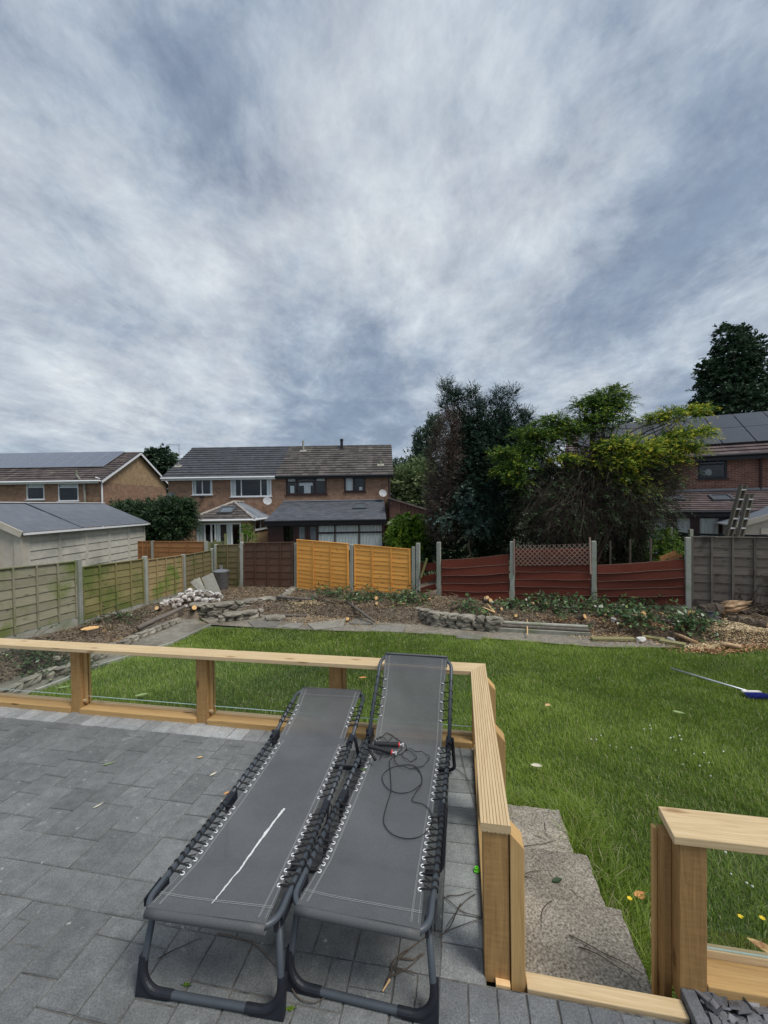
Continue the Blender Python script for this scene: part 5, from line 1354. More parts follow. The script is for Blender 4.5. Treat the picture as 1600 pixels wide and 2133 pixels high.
for (p, q) in ((Vector((HX1 + .26, YH - .38, ze - .20)), Vector((HX1 + .26, yr, zr - .12))), (Vector((HX1 + .26, yr, zr - .12)), Vector((HX1 + .26, 35.4, ze - .2)))): mb.beam(p, q, .03, .16)
mb.build('barge_board', M['white_pvc'], h0)
mb = MB(); mb.tube([e0 + Vector((0, -.05, -.05)), e1 + Vector((-.1, -.05, -.05))], .06, 8); mb.box(((HX0 + HX1) / 2, YH - .3, ze - .2), (HX1 - HX0, .03, .14)); mb.build('gutter', M['white_pvc'], h0)
mb = MB(); p = D(212, 998, YH - .12); mb.tube([p + Vector((-.3, -.15, .1)), p, Vector((p.x, p.y, GZ))], .05, 8); mb.build('downpipe', M['white_pvc'], h0)
mb = MB(); p = D(159, 980, YH - .3); q = D(176, 1010, YH - .15); mb.tube([p, p - Vector((0, 0, .3)), q, Vector((q.x, q.y, GZ))], .07, 8); mb.build('soil_pipe', M['conc'], h0)
ns = (e1 - e0).cross(r0 - e0).normalized(); ns = ns if ns.z > 0 else -ns; sl_ = (r0 - e0)
pw = 1.10
for c_ in range(11):
    for k in range(2):
        xr = -19.2 - c_ * pw; f0, f1 = .40 + k * .285, .40 + k * .285 + .278
        pts_ = [Vector((x_, 0, 0)) + Vector((0, e0.y, e0.z)) + sl_ * f + ns * .13 for x_, f in ((xr - pw + .025, f0), (xr, f0), (xr, f1), (xr - pw + .025, f1))]
        mb = MB(); bot = [p - ns * .04 for p in pts_]; mb.hexa(bot + pts_, (1, 0, 0), .5); sp = mb.build('solar_panel', M['alu'], rf0)
        ctr = sum(pts_, Vector()) / 4; ins = [ctr + (p - ctr) * .965 + ns * .003 for p in pts_]; mb = MB(); mb.face(ins, (1, 0, 0), .5); mb.build('solar_cells', M['solar'], sp)
# --- right house, turned towards the left
def hr(k, d=0.0, z=0.0):
    """point on the right house: k metres along the facade to the right of its reference corner, d metres behind it"""
    return Vector((13.76 + .9 * k + .436 * d, 18.2 - .436 * k + .9 * d, z))
h3 = empty('detached_house', hr(0, 4, GZ), 'red brown brick house with black solar panels behind the golden cypress on the right', 'house')
ex3 = Vector((.9, -.436, 0)).normalized()
def k_of(px, d=0.0):      # facade coordinate under a pixel column
    u = (px - 800) / FPX; return (u * (18.2 + .9 * d) - 13.76 - .436 * d) / (.9 + .436 * u)
ze3, zr3 = 3.66, 5.95
def z_at(px, py, d=0.0): p = hr(k_of(px, d), d); return D(px, py, p.y).z
ka, kb, zt0, zt1 = k_of(1454), k_of(1515), z_at(1480, 997), z_at(1480, 953)
wall(h3, 'wall', M['brick_red'], hr(-5), hr(6), GZ, ze3, [(ka + 5 + .01, kb + 5 - .01, zt0 + .01, zt1 - .01)])
mb = MB(); q = [hr(-5, 8, GZ), hr(-5, 0, GZ), hr(-5, 0, ze3), hr(-5, 4, zr3 - .1), hr(-5, 8, ze3)]; mb.face(q, (0, 1, 0), .5); mb.build('side_wall', M['brick_red'], h3)
c = hr((ka + kb) / 2, -.01); window(h3, (c.x, c.y, (zt0 + zt1) / 2), ex3, kb - ka, zt1 - zt0, [], M['black_frame'], transom=.68, bw=.08)
mb = MB(); cc = hr(k_of(1479), .3); mb.lathe([(.001, 0), (.13, .01), (.15, .03), (.13, .05), (.001, .06)], (cc.x, cc.y, z_at(1479, 983)), 18, M=Matrix.Rotation(R(90), 3, 'X')); mb.build('desk_fan', M['dish_grey'], h3)
rr3 = slope_tiles(h3, 'roof', M['tile_plum'], hr(-5.3, -.35, ze3 - .08), hr(6.5, -.35, ze3 - .08), hr(-5.3, 4, zr3), hr(6.5, 4, zr3), 14, lift=.05)
slope_tiles(h3, 'roof', M['tile_plum'], hr(6.5, 8.35, ze3 - .08), hr(-5.3, 8.35, ze3 - .08), hr(6.5, 4, zr3), hr(-5.3, 4, zr3), 6)
e0, r0 = hr(0, -.35, ze3 - .08), hr(0, 4, zr3); sl3 = r0 - e0; n3 = ex3.cross(sl3).normalized(); n3 = n3 if n3.z > 0 else -n3
for c_ in range(9):
    for k in range(2):
        u0 = -4.7 + c_ * 1.15; f0 = .20 + k * .375; f1 = f0 + .368
        pts_ = [hr(u_, -.35, ze3 - .08) + sl3 * f + n3 * .13 for u_, f in ((u0 + .02, f0), (u0 + 1.13, f0), (u0 + 1.13, f1), (u0 + .02, f1))]
        mb = MB(); mb.hexa([p - n3 * .04 for p in pts_] + pts_, ex3, .5); mb.build('solar_panel', M['solar_black'], rr3)
mb = MB(); a, b_ = hr(-5.3, -.42, ze3 - .1), hr(6.5, -.42, ze3 - .1); mb.tube([a, b_], .06, 8); mb.beam(a + Vector((0, .08, -.1)), b_ + Vector((0, .08, -.1)), .03, .2); mb.build('gutter', M['black_frame'], h3)
mb = MB(); q = hr(k_of(1583), -.1, 0); mb.tube([Vector((q.x, q.y, ze3 - .2)), Vector((q.x, q.y, 1.2))], .045, 8); mb.build('downpipe', M['dark_pvc'], h3)
# its extension
dE = -2.9; kE0, kE1 = k_of(1300, 0), k_of(1590, 0); zg3 = z_at(1450, 1064, dE); zt3 = z_at(1480, 1022, 0)
A3, B3 = hr(-5.5, dE - .25, zg3), hr(kE1 + .8, dE - .25, zg3); C3, D3 = hr(-5.5, -.01, zt3), hr(kE1 + .3, -.01, zt3)
er = slope_tiles(h3, 'extension_roof', M['tile_plum'], A3, B3, C3, D3, 11, .3, lift=.035)
mb = MB(); mb.beam(C3 + Vector((0, -.06, .03)), D3 + Vector((0, -.06, .03)), .14, .08); mb.build('flashing', M['lead'], h3)
mb = MB(); mb.tube([A3 + Vector((0, -.05, -.04)), B3 + Vector((0, -.05, -.04))], .05, 8); mb.beam(A3 + Vector((0, .05, -.12)), B3 + Vector((0, .05, -.12)), .03, .2); mb.build('gutter', M['black_frame'], h3)
n4 = (B3 - A3).cross(C3 - A3).normalized(); n4 = n4 if n4.z > 0 else -n4
for px in (1402, 1503):
    d = ray(px, 1039); o_ = Vector((0, 0, EYE)); t_ = (A3 - o_).dot(n4) / d.dot(n4); skylight(h3, o_ + d * t_, ex3, C3 - A3, .62, .8)
z0_, z1_ = GZ + .9, zg3 - .25
ks = [(k_of(1345, dE), k_of(1390, dE)), (k_of(1408, dE), k_of(1441, dE)), (k_of(1455, dE), k_of(1500, dE))]
wall(h3, 'extension_wall', M['dark_pvc'], hr(-5.3, dE), hr(kE1 + .6, dE), GZ, zg3 - .1, [(a + 5.3, b_ + 5.3, z0_, z1_) for a, b_ in ks])
for a, b_ in ks:
    c = hr((a + b_) / 2, dE - .01); window(h3, (c.x, c.y, (z0_ + z1_) / 2), ex3, b_ - a + .02, z1_ - z0_ + .02, [], M['dark_pvc'], bw=.05, curtain=[(0, 1, 0, 1)], sill=False)
# --- timber outbuilding right of the middle pair
M['boards'] = wood('brown_boards', (0.10, 0.05, 0.04), (0.16, 0.085, 0.07), None, vary=.3, knots=False)
ob_ = empty('timber_outbuilding', (2, 23, GZ), 'brown boarded outbuilding with a sloping roof beside the middle houses', 'outbuilding')
mb = MB(); A, B = D(811, 1040, 23.5), D(905, 1070, 23.5); n_ = 26
for i in range(n_):
    a = A.lerp(B, i / n_); b_ = A.lerp(B, (i + .93) / n_); j = .02 * (i % 2); mb.hexa([Vector((a.x, 23.5 - j, GZ)), Vector((b_.x, 23.5 - j, GZ)), Vector((b_.x, 23.6, GZ)), Vector((a.x, 23.6, GZ)), Vector((a.x, 23.5 - j, a.z)), Vector((b_.x, 23.5 - j, b_.z)), Vector((b_.x, 23.6, b_.z)), Vector((a.x, 23.6, a.z))], (0, 0, 1))
mb.build('wall', M['boards'], ob_)
mb = MB(); q = [A + Vector((-.05, -.2, .03)), B + Vector((.1, -.2, .03)), B + Vector((.1, 3, .03)), A + Vector((-.05, 3, .03))]; mb.hexa(q + [p + Vector((0, 0, .09)) for p in q]); mb.build('roof', M['tile_left'], ob_)
ob2 = empty('small_shed', D(828, 1100, 21), 'small grey roofed shed beside the lean-to behind the bright green shrub', 'shed')
mb = MB(); A, B = D(812, 1094, 21), D(838, 1080, 21); q = [A, B, B + Vector((1.2, 0, -.3)), Vector((B.x + 1.2, 21, GZ)), Vector((A.x, 21, GZ))]
mb.face([p for p in (q[4], q[3], q[2], q[1], q[0])], (1, 0, 0), .5); mb.build('wall', M['lap_grey'], ob2)
mb = MB(); mb.hexa([A + Vector((-.1, -.15, 0)), B + Vector((0, -.15, 0)), B + Vector((0, 2, 0)), A + Vector((-.1, 2, 0)), A + Vector((-.1, -.15, .08)), B + Vector((0, -.15, .08)), B + Vector((0, 2, .08)), A + Vector((-.1, 2, .08))]); mb.hexa([B + Vector((0, -.15, 0)), B + Vector((1.3, -.15, -.35)), B + Vector((1.3, 2, -.35)), B + Vector((0, 2, 0)), B + Vector((0, -.15, .08)), B + Vector((1.3, -.15, -.27)), B + Vector((1.3, 2, -.27)), B + Vector((0, 2, .08))]); mb.build('roof', M['conc'], ob2)

# ================================================================== GARAGES
M['cream'] = pmat('cream_panel', (0.46, 0.41, 0.34), (0.54, 0.49, 0.42), 4, .9, .25, .006, vary=.06)
M['grey_panel'] = pmat('grey_panel', (0.46, 0.43, 0.37), (0.56, 0.53, 0.465), 4, .9, .3, .006, vary=.07, c3=(.33, .32, .28), sc3=.9, cut=(.5, .7))
ga = empty('garage', (-13.7, 16.5, -1.1), 'sectional concrete garage with grey panelled side and felt roof behind the left fence', 'garage')
gx1 = -11.75; gx0 = -15.7; gy0, gy1 = 13.3, 20.2; gze = .95; gxr = -13.75; gzr = D(0, 1049, 14.8).z
for (nm, pts_) in (('gable_wall', [(gx0, gy0), (gx1, gy0)]),):
    pass
mb = MB(); nc = 5
wth = (gy1 - gy0) / nc
for i in range(nc):
    ya, yb = gy0 + .18 + i * (wth - .04), gy0 + .18 + (i + 1) * (wth - .04)
    for k in range(7):
        z0_, z1_ = -1.1 + k * .29, -1.1 + (k + 1) * .29 - .0
        z1_ = min(z1_, gze)
        x_b, x_t = gx1 + .030, gx1 + .004
        mb.face([(x_b, ya + .14, z0_), (x_b, yb, z0_), (x_t, yb, z1_), (x_t, ya + .14, z1_)], (0, 1, 0), rng.random())
        mb.face([(gx1 - .01, ya + .14, z0_), (gx1 - .01, yb, z0_), (x_b, yb, z0_), (x_b, ya + .14, z0_)], (0, 1, 0), .5)
    mb.box((gx1 + .01, ya + .07, (gze - 1.1) / 2), (.07, .14, gze + 1.1), r=.6)
mb.box((gx1 + .01, gy1 - .05, (gze - 1.1) / 2), (.07, .1, gze + 1.1), r=.6); mb.box((gx1 - .06, (gy0 + gy1) / 2, (gze - 1.1) / 2), (.08, gy1 - gy0, gze + 1.1), r=.5)
mb.build('side_wall', M['grey_panel'], ga)
mb = MB(); mb.box((gx1 - .05, gy0 + .08, (gze - 1.1) / 2), (.26, .22, gze + 1.1)); mb.face([(gx0, gy0 + .03, -1.1), (gx1, gy0 + .03, -1.1), (gx1, gy0 + .03, gze), (gxr, gy0 + .03, gzr - .05), (gx0, gy0 + .03, gze)], (1, 0, 0), .5)
for k in range(9):
    z_ = -1.0 + k * .2; mb.box((gxr, gy0 + .0, z_), (2.6, .04, .17), r=.7)
for (p, q) in ((Vector((gx1 + .16, gy0 - .12, gze - .02)), Vector((gxr, gy0 - .12, gzr - .02))), (Vector((gx0 - .16, gy0 - .12, gze - .02)), Vector((gxr, gy0 - .12, gzr - .02)))): mb.beam(p, q, .04, .2)
mb.build('front_wall', M['cream'], ga)
mb = MB(); R0, R1 = Vector((gxr, gy0 - .1, gzr)), Vector((gxr, gy1 + .1, gzr)); E0, E1 = Vector((gx1 + .2, gy0 - .1, gze + .02)), Vector((gx1 + .2, gy1 + .1, gze + .02)); nseg = 12
pass
for i in range(3):
    f0, f1 = i / 3, (i + 1) / 3; ln = Vector((.2, 0, 1)).normalized()
    for (u0, u1) in ((0, .37), (.37, 1)):
        l_ = .010 * (2 - i) + (.006 if u0 else 0); a, b_ = E0.lerp(E1, u0), E0.lerp(E1, u1); c_, d_ = R0.lerp(R1, u0), R0.lerp(R1, u1)
        q = [a.lerp(c_, f0) + ln * 0, b_.lerp(d_, f0), b_.lerp(d_, min(1, f1 + .01)), a.lerp(c_, min(1, f1 + .01))]
        mb.hexa([p + ln * l_ for p in q] + [p + ln * (l_ + .012) for p in q], (0, 1, 0), rng.random())
a, b_ = E0.lerp(E1, .37), R0.lerp(R1, .37); mb.beam(a + Vector((0, 0, .055)), b_ + Vector((0, 0, .055)), .12, .02)
E2, E3 = Vector((gx0 - .2, gy0 - .1, gze + .02)), Vector((gx0 - .2, gy1 + .1, gze + .02)); q = [E3, E2, R0, R1]; mb.hexa([p - Vector((0, 0, .01)) for p in q] + [p + Vector((0, 0, .02)) for p in q], (0, 1, 0))
mb.build('roof', M['felt'], ga)
mb = MB(); mb.beam(E0 + Vector((.02, 0, -.03)), E1 + Vector((.02, 0, -.03)), .05, .07); mb.beam(R0 + Vector((0, 0, .05)), R1 + Vector((0, 0, .05)), .12, .03); mb.build('roof_trim', M['white_pvc'], ga)
# right garage
def sh(k, d, z): return Vector((11.95 + .913 * k + .407 * d, 13.8 - .407 * k + .913 * d, z))
gb = empty('garage', sh(2, 2, -1.1), 'cream garage with a pale grey felt roof behind the dark fence on the right', 'garage')
gz2 = .86; gr2 = 1.66; 
mb = MB(); mb.face([sh(0, 0, -1.1), sh(4.2, 0, -1.1), sh(4.2, 0, gz2), sh(2.1, 0, gr2 - .04), sh(0, 0, gz2)], (.913, -.407, 0), .5)
for k in range(8): a = -1 + k * .22; mb.hexa([sh(.5, -.05, a), sh(3.7, -.05, a), sh(3.7, 0, a), sh(.5, 0, a), sh(.5, -.03, a + .2), sh(3.7, -.03, a + .2), sh(3.7, 0, a + .2), sh(.5, 0, a + .2)], None, .8)
for (p, q) in ((sh(-.18, -.1, gz2 - .05), sh(2.1, -.1, gr2 - .04)), (sh(4.4, -.1, gz2 - .05), sh(2.1, -.1, gr2 - .04))): mb.beam(p, q, .04, .17)
mb.build('front_wall', M['cream'], gb)
mb = MB(); mb.face([sh(0, 4.8, -1.1), sh(0, 0, -1.1), sh(0, 0, gz2), sh(0, 4.8, gz2)], (.4, .9, 0), .5); mb.build('side_wall', M['grey_panel'], gb)
mb = MB()
for (k0, k1) in ((-.2, 2.1), (4.4, 2.1)):
    q = [sh(k0, -.12, gz2 - .03), sh(k0, 4.9, gz2 - .03), sh(k1, 4.9, gr2), sh(k1, -.12, gr2)]
    if k0 < 0: q = q[::-1]
    mb.hexa(q + [p + Vector((0, 0, .04)) for p in q])
mb.build('roof', M['felt'], gb)
mb = MB(); mb.beam(sh(-.22, -.12, gz2 - .02), sh(-.22, 4.9, gz2 - .02), .03, .06); mb.beam(sh(2.1, -.12, gr2 + .06), sh(2.1, 4.9, gr2 + .06), .1, .03); mb.build('roof_trim', M['white_pvc'], gb)
# ladder: two heavy timber ladder sections leaning behind the fence
M['old_wood'] = wood('old_wood', (0.085, 0.075, 0.058), (0.15, 0.135, 0.105), None, vary=.2, knots=False)
def ladder(name, label, foot, top, side, hw, mt, nr_, depth):
    l_ = empty(name, foot, label, 'ladder')
    fwd = Vector((.35, -.9, 0)).normalized()
    for sg in (-1, 1):
        mb = MB(); mb.beam(foot + side * hw * sg, top + side * hw * sg, .05, depth, up=fwd); mb.build('rail', mt, l_)
    for i in range(nr_):
        f = (i + .5) / nr_; c = foot.lerp(top, f); mb = MB(); mb.beam(c - side * hw, c + side * hw, .09, .03, up=(top - foot).normalized()); mb.build('rung', M['dish_grey'], l_)
sd_ = Vector((.93, .35, 0)).normalized()
fa, fb = D(1497, 1190, 10.9), D(1549, 1010, 10.9); ladder('ladder', 'taller of two dark weathered ladders leaning right behind the dark fence', fa, fb, sd_, .10, M['old_wood'], 9, .075)
fa, fb = D(1522, 1190, 10.4), D(1563, 1030, 10.4); ladder('ladder', 'shorter front ladder leaning against the taller one behind the dark fence', fa, fb, sd_, .09, M['old_wood'], 8, .075)
# further fences beyond the garden
f2 = empty('plank_fence', (-8.8, 17, -1.1), 'rust brown plank fence beyond the left garden corner in front of the hedge', 'fence')
a, b_ = D(288, 1128, 17.2), D(428, 1129, 16.2)
for (u0, u1) in ((0, .22), (.24, 1)):
    A, B = a.lerp(b_, u0), a.lerp(b_, u1); lap_panel(f2, 'fence_panel', M['lap_rust'], Vector((A.x, A.y, -1.2)), A, Vector((B.x, B.y, -1.2)), B, Vector((0, -1, 0)), 8, 2, wav=.005)
for u in (.23, 1.01): A = a.lerp(b_, u); mb = MB(); mb.box((A.x, A.y - .02, (A.z + .04 - 1.2) / 2), (.1, .1, A.z + .04 + 1.2)); mb.build('post', M['conc_post'], f2)
f3 = empty('picket_fence', D(465, 1120, 18.5), 'short run of old mossy fence posts and slats in front of the conservatory', 'fence')
for (x_, y_, w_) in ((433, 1128, .10), (448, 1124, .09), (470, 1112, .12), (497, 1135, .03), (504, 1110, .12), (515, 1112, .03), (524, 1114, .03), (531, 1112, .03)):
    p = D(x_, y_, 18.3); mb = MB(); mb.beam(Vector((p.x, p.y, -1.2)), p, w_, .06); mb.build('post' if w_ > .05 else 'slat', M['lap_grey'], f3)
p, q = D(430, 1130, 18.4), D(470, 1127, 18.4); mb = MB(); mb.beam(p - Vector((0, 0, .35)), q - Vector((0, 0, .35)), .03, .7); mb.build('slat_panel', M['lap_grey'], f3)
f4 = empty('dark_fence', D(1405, 1120, 12.6), 'black green board fence with pale post tops behind the red fence on the right', 'fence')
a, b_ = D(1372, 1103, 13.0), D(1448, 1112, 12.2); M['dk'] = wood('dark_green_board', (.012, .018, .018), (.025, .035, .034), None, knots=False)
mb = MB()
for i in range(16): A, B = a.lerp(b_, i / 16), a.lerp(b_, (i + .93) / 16); mb.hexa([Vector((A.x, A.y, -1.2)), Vector((B.x, B.y, -1.2)), Vector((B.x, B.y + .02, -1.2)), Vector((A.x, A.y + .02, -1.2)), A, B, B + Vector((0, .02, 0)), A + Vector((0, .02, 0))])
mb.build('board_panel', M['dk'], f4)
for u in (.3, .85): A = a.lerp(b_, u); mb = MB(); mb.box((A.x, A.y - .05, (A.z + .12 - 1.2) / 2), (.1, .1, A.z + .12 + 1.2)); mb.build('post', M['conc_post'], f4)
a, b_ = D(1448, 1113, 12.2), D(1600, 1117, 10.9)
mb = MB(); mb.beam(a, b_, .04, .06); mb.build('top_rail', M['dk'], f4)

# ================================================================== TREES AND SHRUBS
def unit(a): return a / np.maximum(np.linalg.norm(a, axis=-1, keepdims=True), 1e-9)
def lobe_px(x, y, Y, rx, ry, rd=None):
    """ellipsoid from its outline in the photograph at distance Y; rd = depth radius in metres"""
    c = D(x, y, Y); k = Y / FPX; return (c.x, c.y, c.z, rx * k, rd if rd else rx * k, ry * k)
def crown(name, parent, mt, lobes, nclump, nleaf, leaf, wid, spray, droop=.25, seed=1, shell=.72, up=.25, inner=.25, rbase=(.2, .8), tip=.0, upper=0.0, flat=0.0, jit=.12):
    r = np.random.default_rng(seed); L = np.array(lobes); wgt = (L[:, 3] * L[:, 5] + L[:, 4] * L[:, 3] + L[:, 4] * L[:, 5]); idx = r.choice(len(L), nclump, p=wgt / wgt.sum())
    dr = unit(r.normal(size=(nclump, 3)))
    if upper: dr[:, 2] = np.where((dr[:, 2] < 0) & (r.random(nclump) < upper), -dr[:, 2], dr[:, 2])
    rad = np.where(r.random(nclump) < inner, r.uniform(.25, shell, nclump), r.uniform(shell, 1.04, nclump))
    # broken outline
    wob = 1 + .16 * np.sin(dr[:, 0] * 7 + idx) * np.cos(dr[:, 2] * 6 + idx * 2) + .08 * r.normal(size=nclump)
    c = L[idx, :3] + dr * L[idx, 3:6] * (rad * wob)[:, None]
    out = dr / L[idx, 3:6]; out = unit(out); out[:, 2] *= (1 - flat); out = unit(out + np.array([0, 0, up]) + r.normal(size=(nclump, 3)) * .35)
    side = unit(np.cross(out, np.array([0, 0, 1.0]) + r.normal(size=(nclump, 3)) * .3))
    t = np.linspace(0.05, 1, nleaf)[None, :, None]; sp = (spray * r.uniform(.6, 1.3, nclump))[:, None, None]
    pos = c[:, None] + out[:, None] * sp * t - np.array([0, 0, 1.0]) * (droop * sp * t ** 2)
    sg = np.where(np.arange(nleaf) % 2 == 0, 1, -1)[None, :, None]
    ld = unit(out[:, None] * .75 + side[:, None] * sg * .75 + r.normal(size=(nclump, nleaf, 3)) * .28 - np.array([0, 0, 1.0]) * droop * t)
    ll = leaf * r.uniform(.65, 1.25, (nclump, nleaf, 1)) * (1.15 - .45 * t)
    wv = unit(np.cross(ld, out[:, None] * .3 + np.array([0, 0, 1.0]) + r.normal(size=(nclump, nleaf, 3)) * .5)) * (ll * wid / 2)
    p = pos.reshape(-1, 3); ld = ld.reshape(-1, 3); ll = ll.reshape(-1, 1); wv = wv.reshape(-1, 3)
    V = np.stack([p, p + ld * ll * .5 + wv, p + ld * ll, p + ld * ll * .5 - wv], 1).reshape(-1, 3)
    F = np.arange(len(p) * 4).reshape(-1, 4)
    cl_ = r.uniform(*rbase, nclump)[:, None] + tip * (t[:, :, 0] - .4) + r.normal(size=(nclump, nleaf)) * jit
    return np_mesh(name, V, F, np.clip(cl_, 0, 1).ravel(), mt, parent)
def branches(name, parent, mt, base, top, lobes, nb, rad, seed=1, trunks=1, sub=2, droop=.2):
    q = random.Random(seed); mb = MB(); base = Vector(base); top = Vector(top)
    sp = []
    n_ = 8; 
    for i in range(n_ + 1):
        f = i / n_; sp.append(base.lerp(top, f) + Vector((q.uniform(-.06, .06), q.uniform(-.06, .06), 0)) * (1 if 0 < i < n_ else 0))
    mb.tube(sp, [rad * (1 - .8 * i / n_) for i in range(n_ + 1)], 8)
    for _ in range(nb):
        f = q.uniform(.15, .98); o_ = base.lerp(top, f); L = q.choice(lobes); a = Vector((q.gauss(0, 1), q.gauss(0, 1), q.gauss(0, .8))).normalized(); tgt = Vector(L[:3]) + Vector((a.x * L[3], a.y * L[4], a.z * L[5])) * q.uniform(.5, .95)
        mid = o_.lerp(tgt, .5) + Vector((0, 0, q.uniform(-.05, .3))) * (tgt - o_).length * .4
        pts_ = [o_, o_.lerp(mid, .55), mid, mid.lerp(tgt, .55) - Vector((0, 0, droop * .1)), tgt]; r0 = rad * q.uniform(.12, .32) * (1 - .5 * f)
        mb.tube(pts_, [r0, r0 * .8, r0 * .6, r0 * .4, r0 * .15], 5, caps=False)
        for _ in range(sub):
            s_ = pts_[q.randint(1, 3)]; e = s_ + Vector((q.gauss(0, 1), q.gauss(0, 1), q.gauss(0, .6))).normalized() * q.uniform(.25, .8); mb.tube([s_, s_.lerp(e, .5) + Vector((0, 0, .05)), e], [r0 * .3, r0 * .2, r0 * .08], 4, caps=False)
    return mb.build(name, mt, parent, smooth=True)
def tree(name, label, cat, x, Y, mt, lobes, trunk_top, rad, group=None, nb=30, **kw):
    b_ = D(x, 1100, Y); base = Vector((b_.x, Y, GZ)); t_ = empty(name, base, label, cat, group)
    branches('trunk', t_, M['bark'], base, trunk_top, lobes, nb, rad, seed=kw.get('seed', 1)); crown('crown', t_, mt, lobes, **kw); return t_
LM = leafmat
M['f_conifer'] = LM('conifer_green', [(0, (.012, .028, .02)), (.45, (.022, .055, .035)), (.8, (.045, .09, .055)), (1, (.075, .13, .075))], .6, .12)
M['f_dead'] = LM('dead_brown', [(0, (.030, .022, .018)), (.5, (.082, .060, .050)), (1, (.20, .16, .14))], .85, .05)
M['f_gold'] = LM('golden_cypress', [(0, (.03, .06, .014)), (.35, (.07, .145, .024)), (.6, (.17, .29, .032)), (.82, (.44, .50, .05)), (1, (.80, .68, .08))], .6, .22)
M['f_silver'] = LM('silver_leaf', [(0, (.03, .06, .045)), (.5, (.07, .12, .09)), (1, (.20, .28, .24))], .45, .15)
M['f_pale'] = LM('pale_green', [(0, (.07, .115, .045)), (.5, (.16, .23, .09)), (1, (.36, .42, .22))], .6, .25)
M['f_poplar'] = LM('poplar', [(0, (.04, .075, .05)), (.5, (.075, .125, .08)), (1, (.14, .19, .12))], .6, .2)
M['f_bright'] = LM('bright_green', [(0, (.05, .12, .012)), (.5, (.12, .24, .02)), (.85, (.26, .38, .035)), (1, (.42, .46, .06))], .45, .3)
M['f_laurel'] = LM('hedge_green', [(0, (.014, .032, .014)), (.5, (.036, .072, .03)), (1, (.08, .13, .05))], .5, .15)
M['f_dark'] = LM('dark_tree', [(0, (.022, .048, .026)), (.5, (.042, .082, .045)), (1, (.09, .14, .075))], .6, .15)
M['twig_grey'] = pmat('dead_twig', (0.035, 0.028, 0.02), (0.115, 0.096, 0.07), 20, .95, .3, .003, vary=.5)

# distant trees
gA = 'trees rising behind the houses'
L = [lobe_px(335, 962, 46, 24, 24), lobe_px(318, 955, 46, 14, 14), lobe_px(355, 968, 45, 14, 14), lobe_px(330, 1000, 46, 30, 40)]
tree('broadleaf_tree', 'dark round tree showing between the left house and the middle pair', 'tree', 335, 46, M['f_dark'], L, D(335, 950, 46), .25, gA, nclump=1500, nleaf=7, leaf=.38, wid=.7, spray=.5, seed=21)
L = [lobe_px(1525, 745, 30, 36, 40), lobe_px(1490, 800, 30, 32, 36), lobe_px(1565, 790, 30, 38, 40), lobe_px(1540, 855, 30, 80, 50), lobe_px(1515, 705, 30, 20, 24), lobe_px(1560, 732, 30, 24, 26), lobe_px(1475, 770, 30, 18, 14), lobe_px(1530, 800, 30, 40, 50), lobe_px(1480, 850, 30, 30, 20), lobe_px(1545, 698, 30, 14, 14), lobe_px(1640, 840, 30, 50, 60)]
tree('broadleaf_tree', 'tall dark dense tree above the roof at the right edge', 'tree', 1540, 30, M['f_dark'], L, D(1535, 720, 30), .4, gA, nclump=4800, nleaf=9, leaf=.24, wid=.7, spray=.42, seed=22, up=.4)
L = [lobe_px(884, 930, 40, 20, 38), lobe_px(880, 975, 40, 32, 40), lobe_px(902, 905, 40, 12, 36), lobe_px(912, 890, 41, 8, 24), lobe_px(890, 1030, 40, 36, 40)]
tree('poplar_tree', 'slender upright poplar like tree behind the brown conifer', 'tree', 885, 40, M['f_poplar'], L, D(888, 900, 40), .2, gA, nclump=2200, nleaf=8, leaf=.30, wid=.45, spray=.6, up=1.3, seed=23)
L = [lobe_px(832, 975, 48, 16, 16), lobe_px(850, 980, 48, 12, 14), lobe_px(835, 1010, 48, 26, 30)]
tree('broadleaf_tree', 'small far grey green treetop just right of the middle roof', 'tree', 838, 48, M['f_poplar'], L, D(835, 970, 48), .15, gA, nclump=900, nleaf=7, leaf=.30, wid=.5, spray=.6, up=.9, seed=24)
L = [lobe_px(1310, 890, 45, 14, 16), lobe_px(1328, 900, 45, 12, 12), lobe_px(1315, 925, 45, 30, 30)]
tree('broadleaf_tree', 'tiny far dark treetop over the right roof behind the golden cypress', 'tree', 1312, 45, M['f_dark'], L, D(1312, 885, 45), .15, gA, nclump=500, nleaf=7, leaf=.35, wid=.5, spray=.5, up=.9, seed=25)
L = [lobe_px(850, 1010, 27, 36, 38), lobe_px(875, 1000, 27, 32, 40), lobe_px(845, 1050, 27, 34, 30), lobe_px(895, 1040, 27, 30, 40)]
tree('willow_tree', 'pale silvery green bushy tree between the middle house and conifers', 'tree', 860, 27, M['f_pale'], L, D(860, 1000, 27), .12, None, nclump=3000, nleaf=9, leaf=.20, wid=.4, spray=.4, up=.4, seed=26, rbase=(.1, .95))
# hedge and shrubs
L = [lobe_px(305, 1078, 22.4, 46, 30), lobe_px(358, 1068, 21.6, 44, 28), lobe_px(262, 1068, 22.6, 34, 20), lobe_px(380, 1085, 21.2, 22, 34), lobe_px(340, 1098, 21.8, 50, 28), lobe_px(385, 1056, 21.2, 16, 15), lobe_px(290, 1108, 22.4, 36, 20)]
tree('conifer_hedge', 'dark green overgrown hedge beyond the garage and rust brown fence', 'hedge', 340, 22.0, M['f_laurel'], L, D(340, 1060, 22.0), .15, None, nclump=7000, nleaf=10, leaf=.15, wid=.35, spray=.34, up=.3, droop=.3, seed=27, inner=.4)
L = [lobe_px(514, 1106, 19.5, 10, 10), lobe_px(518, 1124, 19.3, 13, 13)]
tree('garden_shrub', 'small green climber bush in front of the conservatory corner', 'shrub', 515, 19.3, M['f_bright'], L, D(515, 1105, 19.3), .03, None, nclump=220, nleaf=8, leaf=.10, wid=.5, spray=.2, seed=28, nb=8, rbase=(.0, .45))
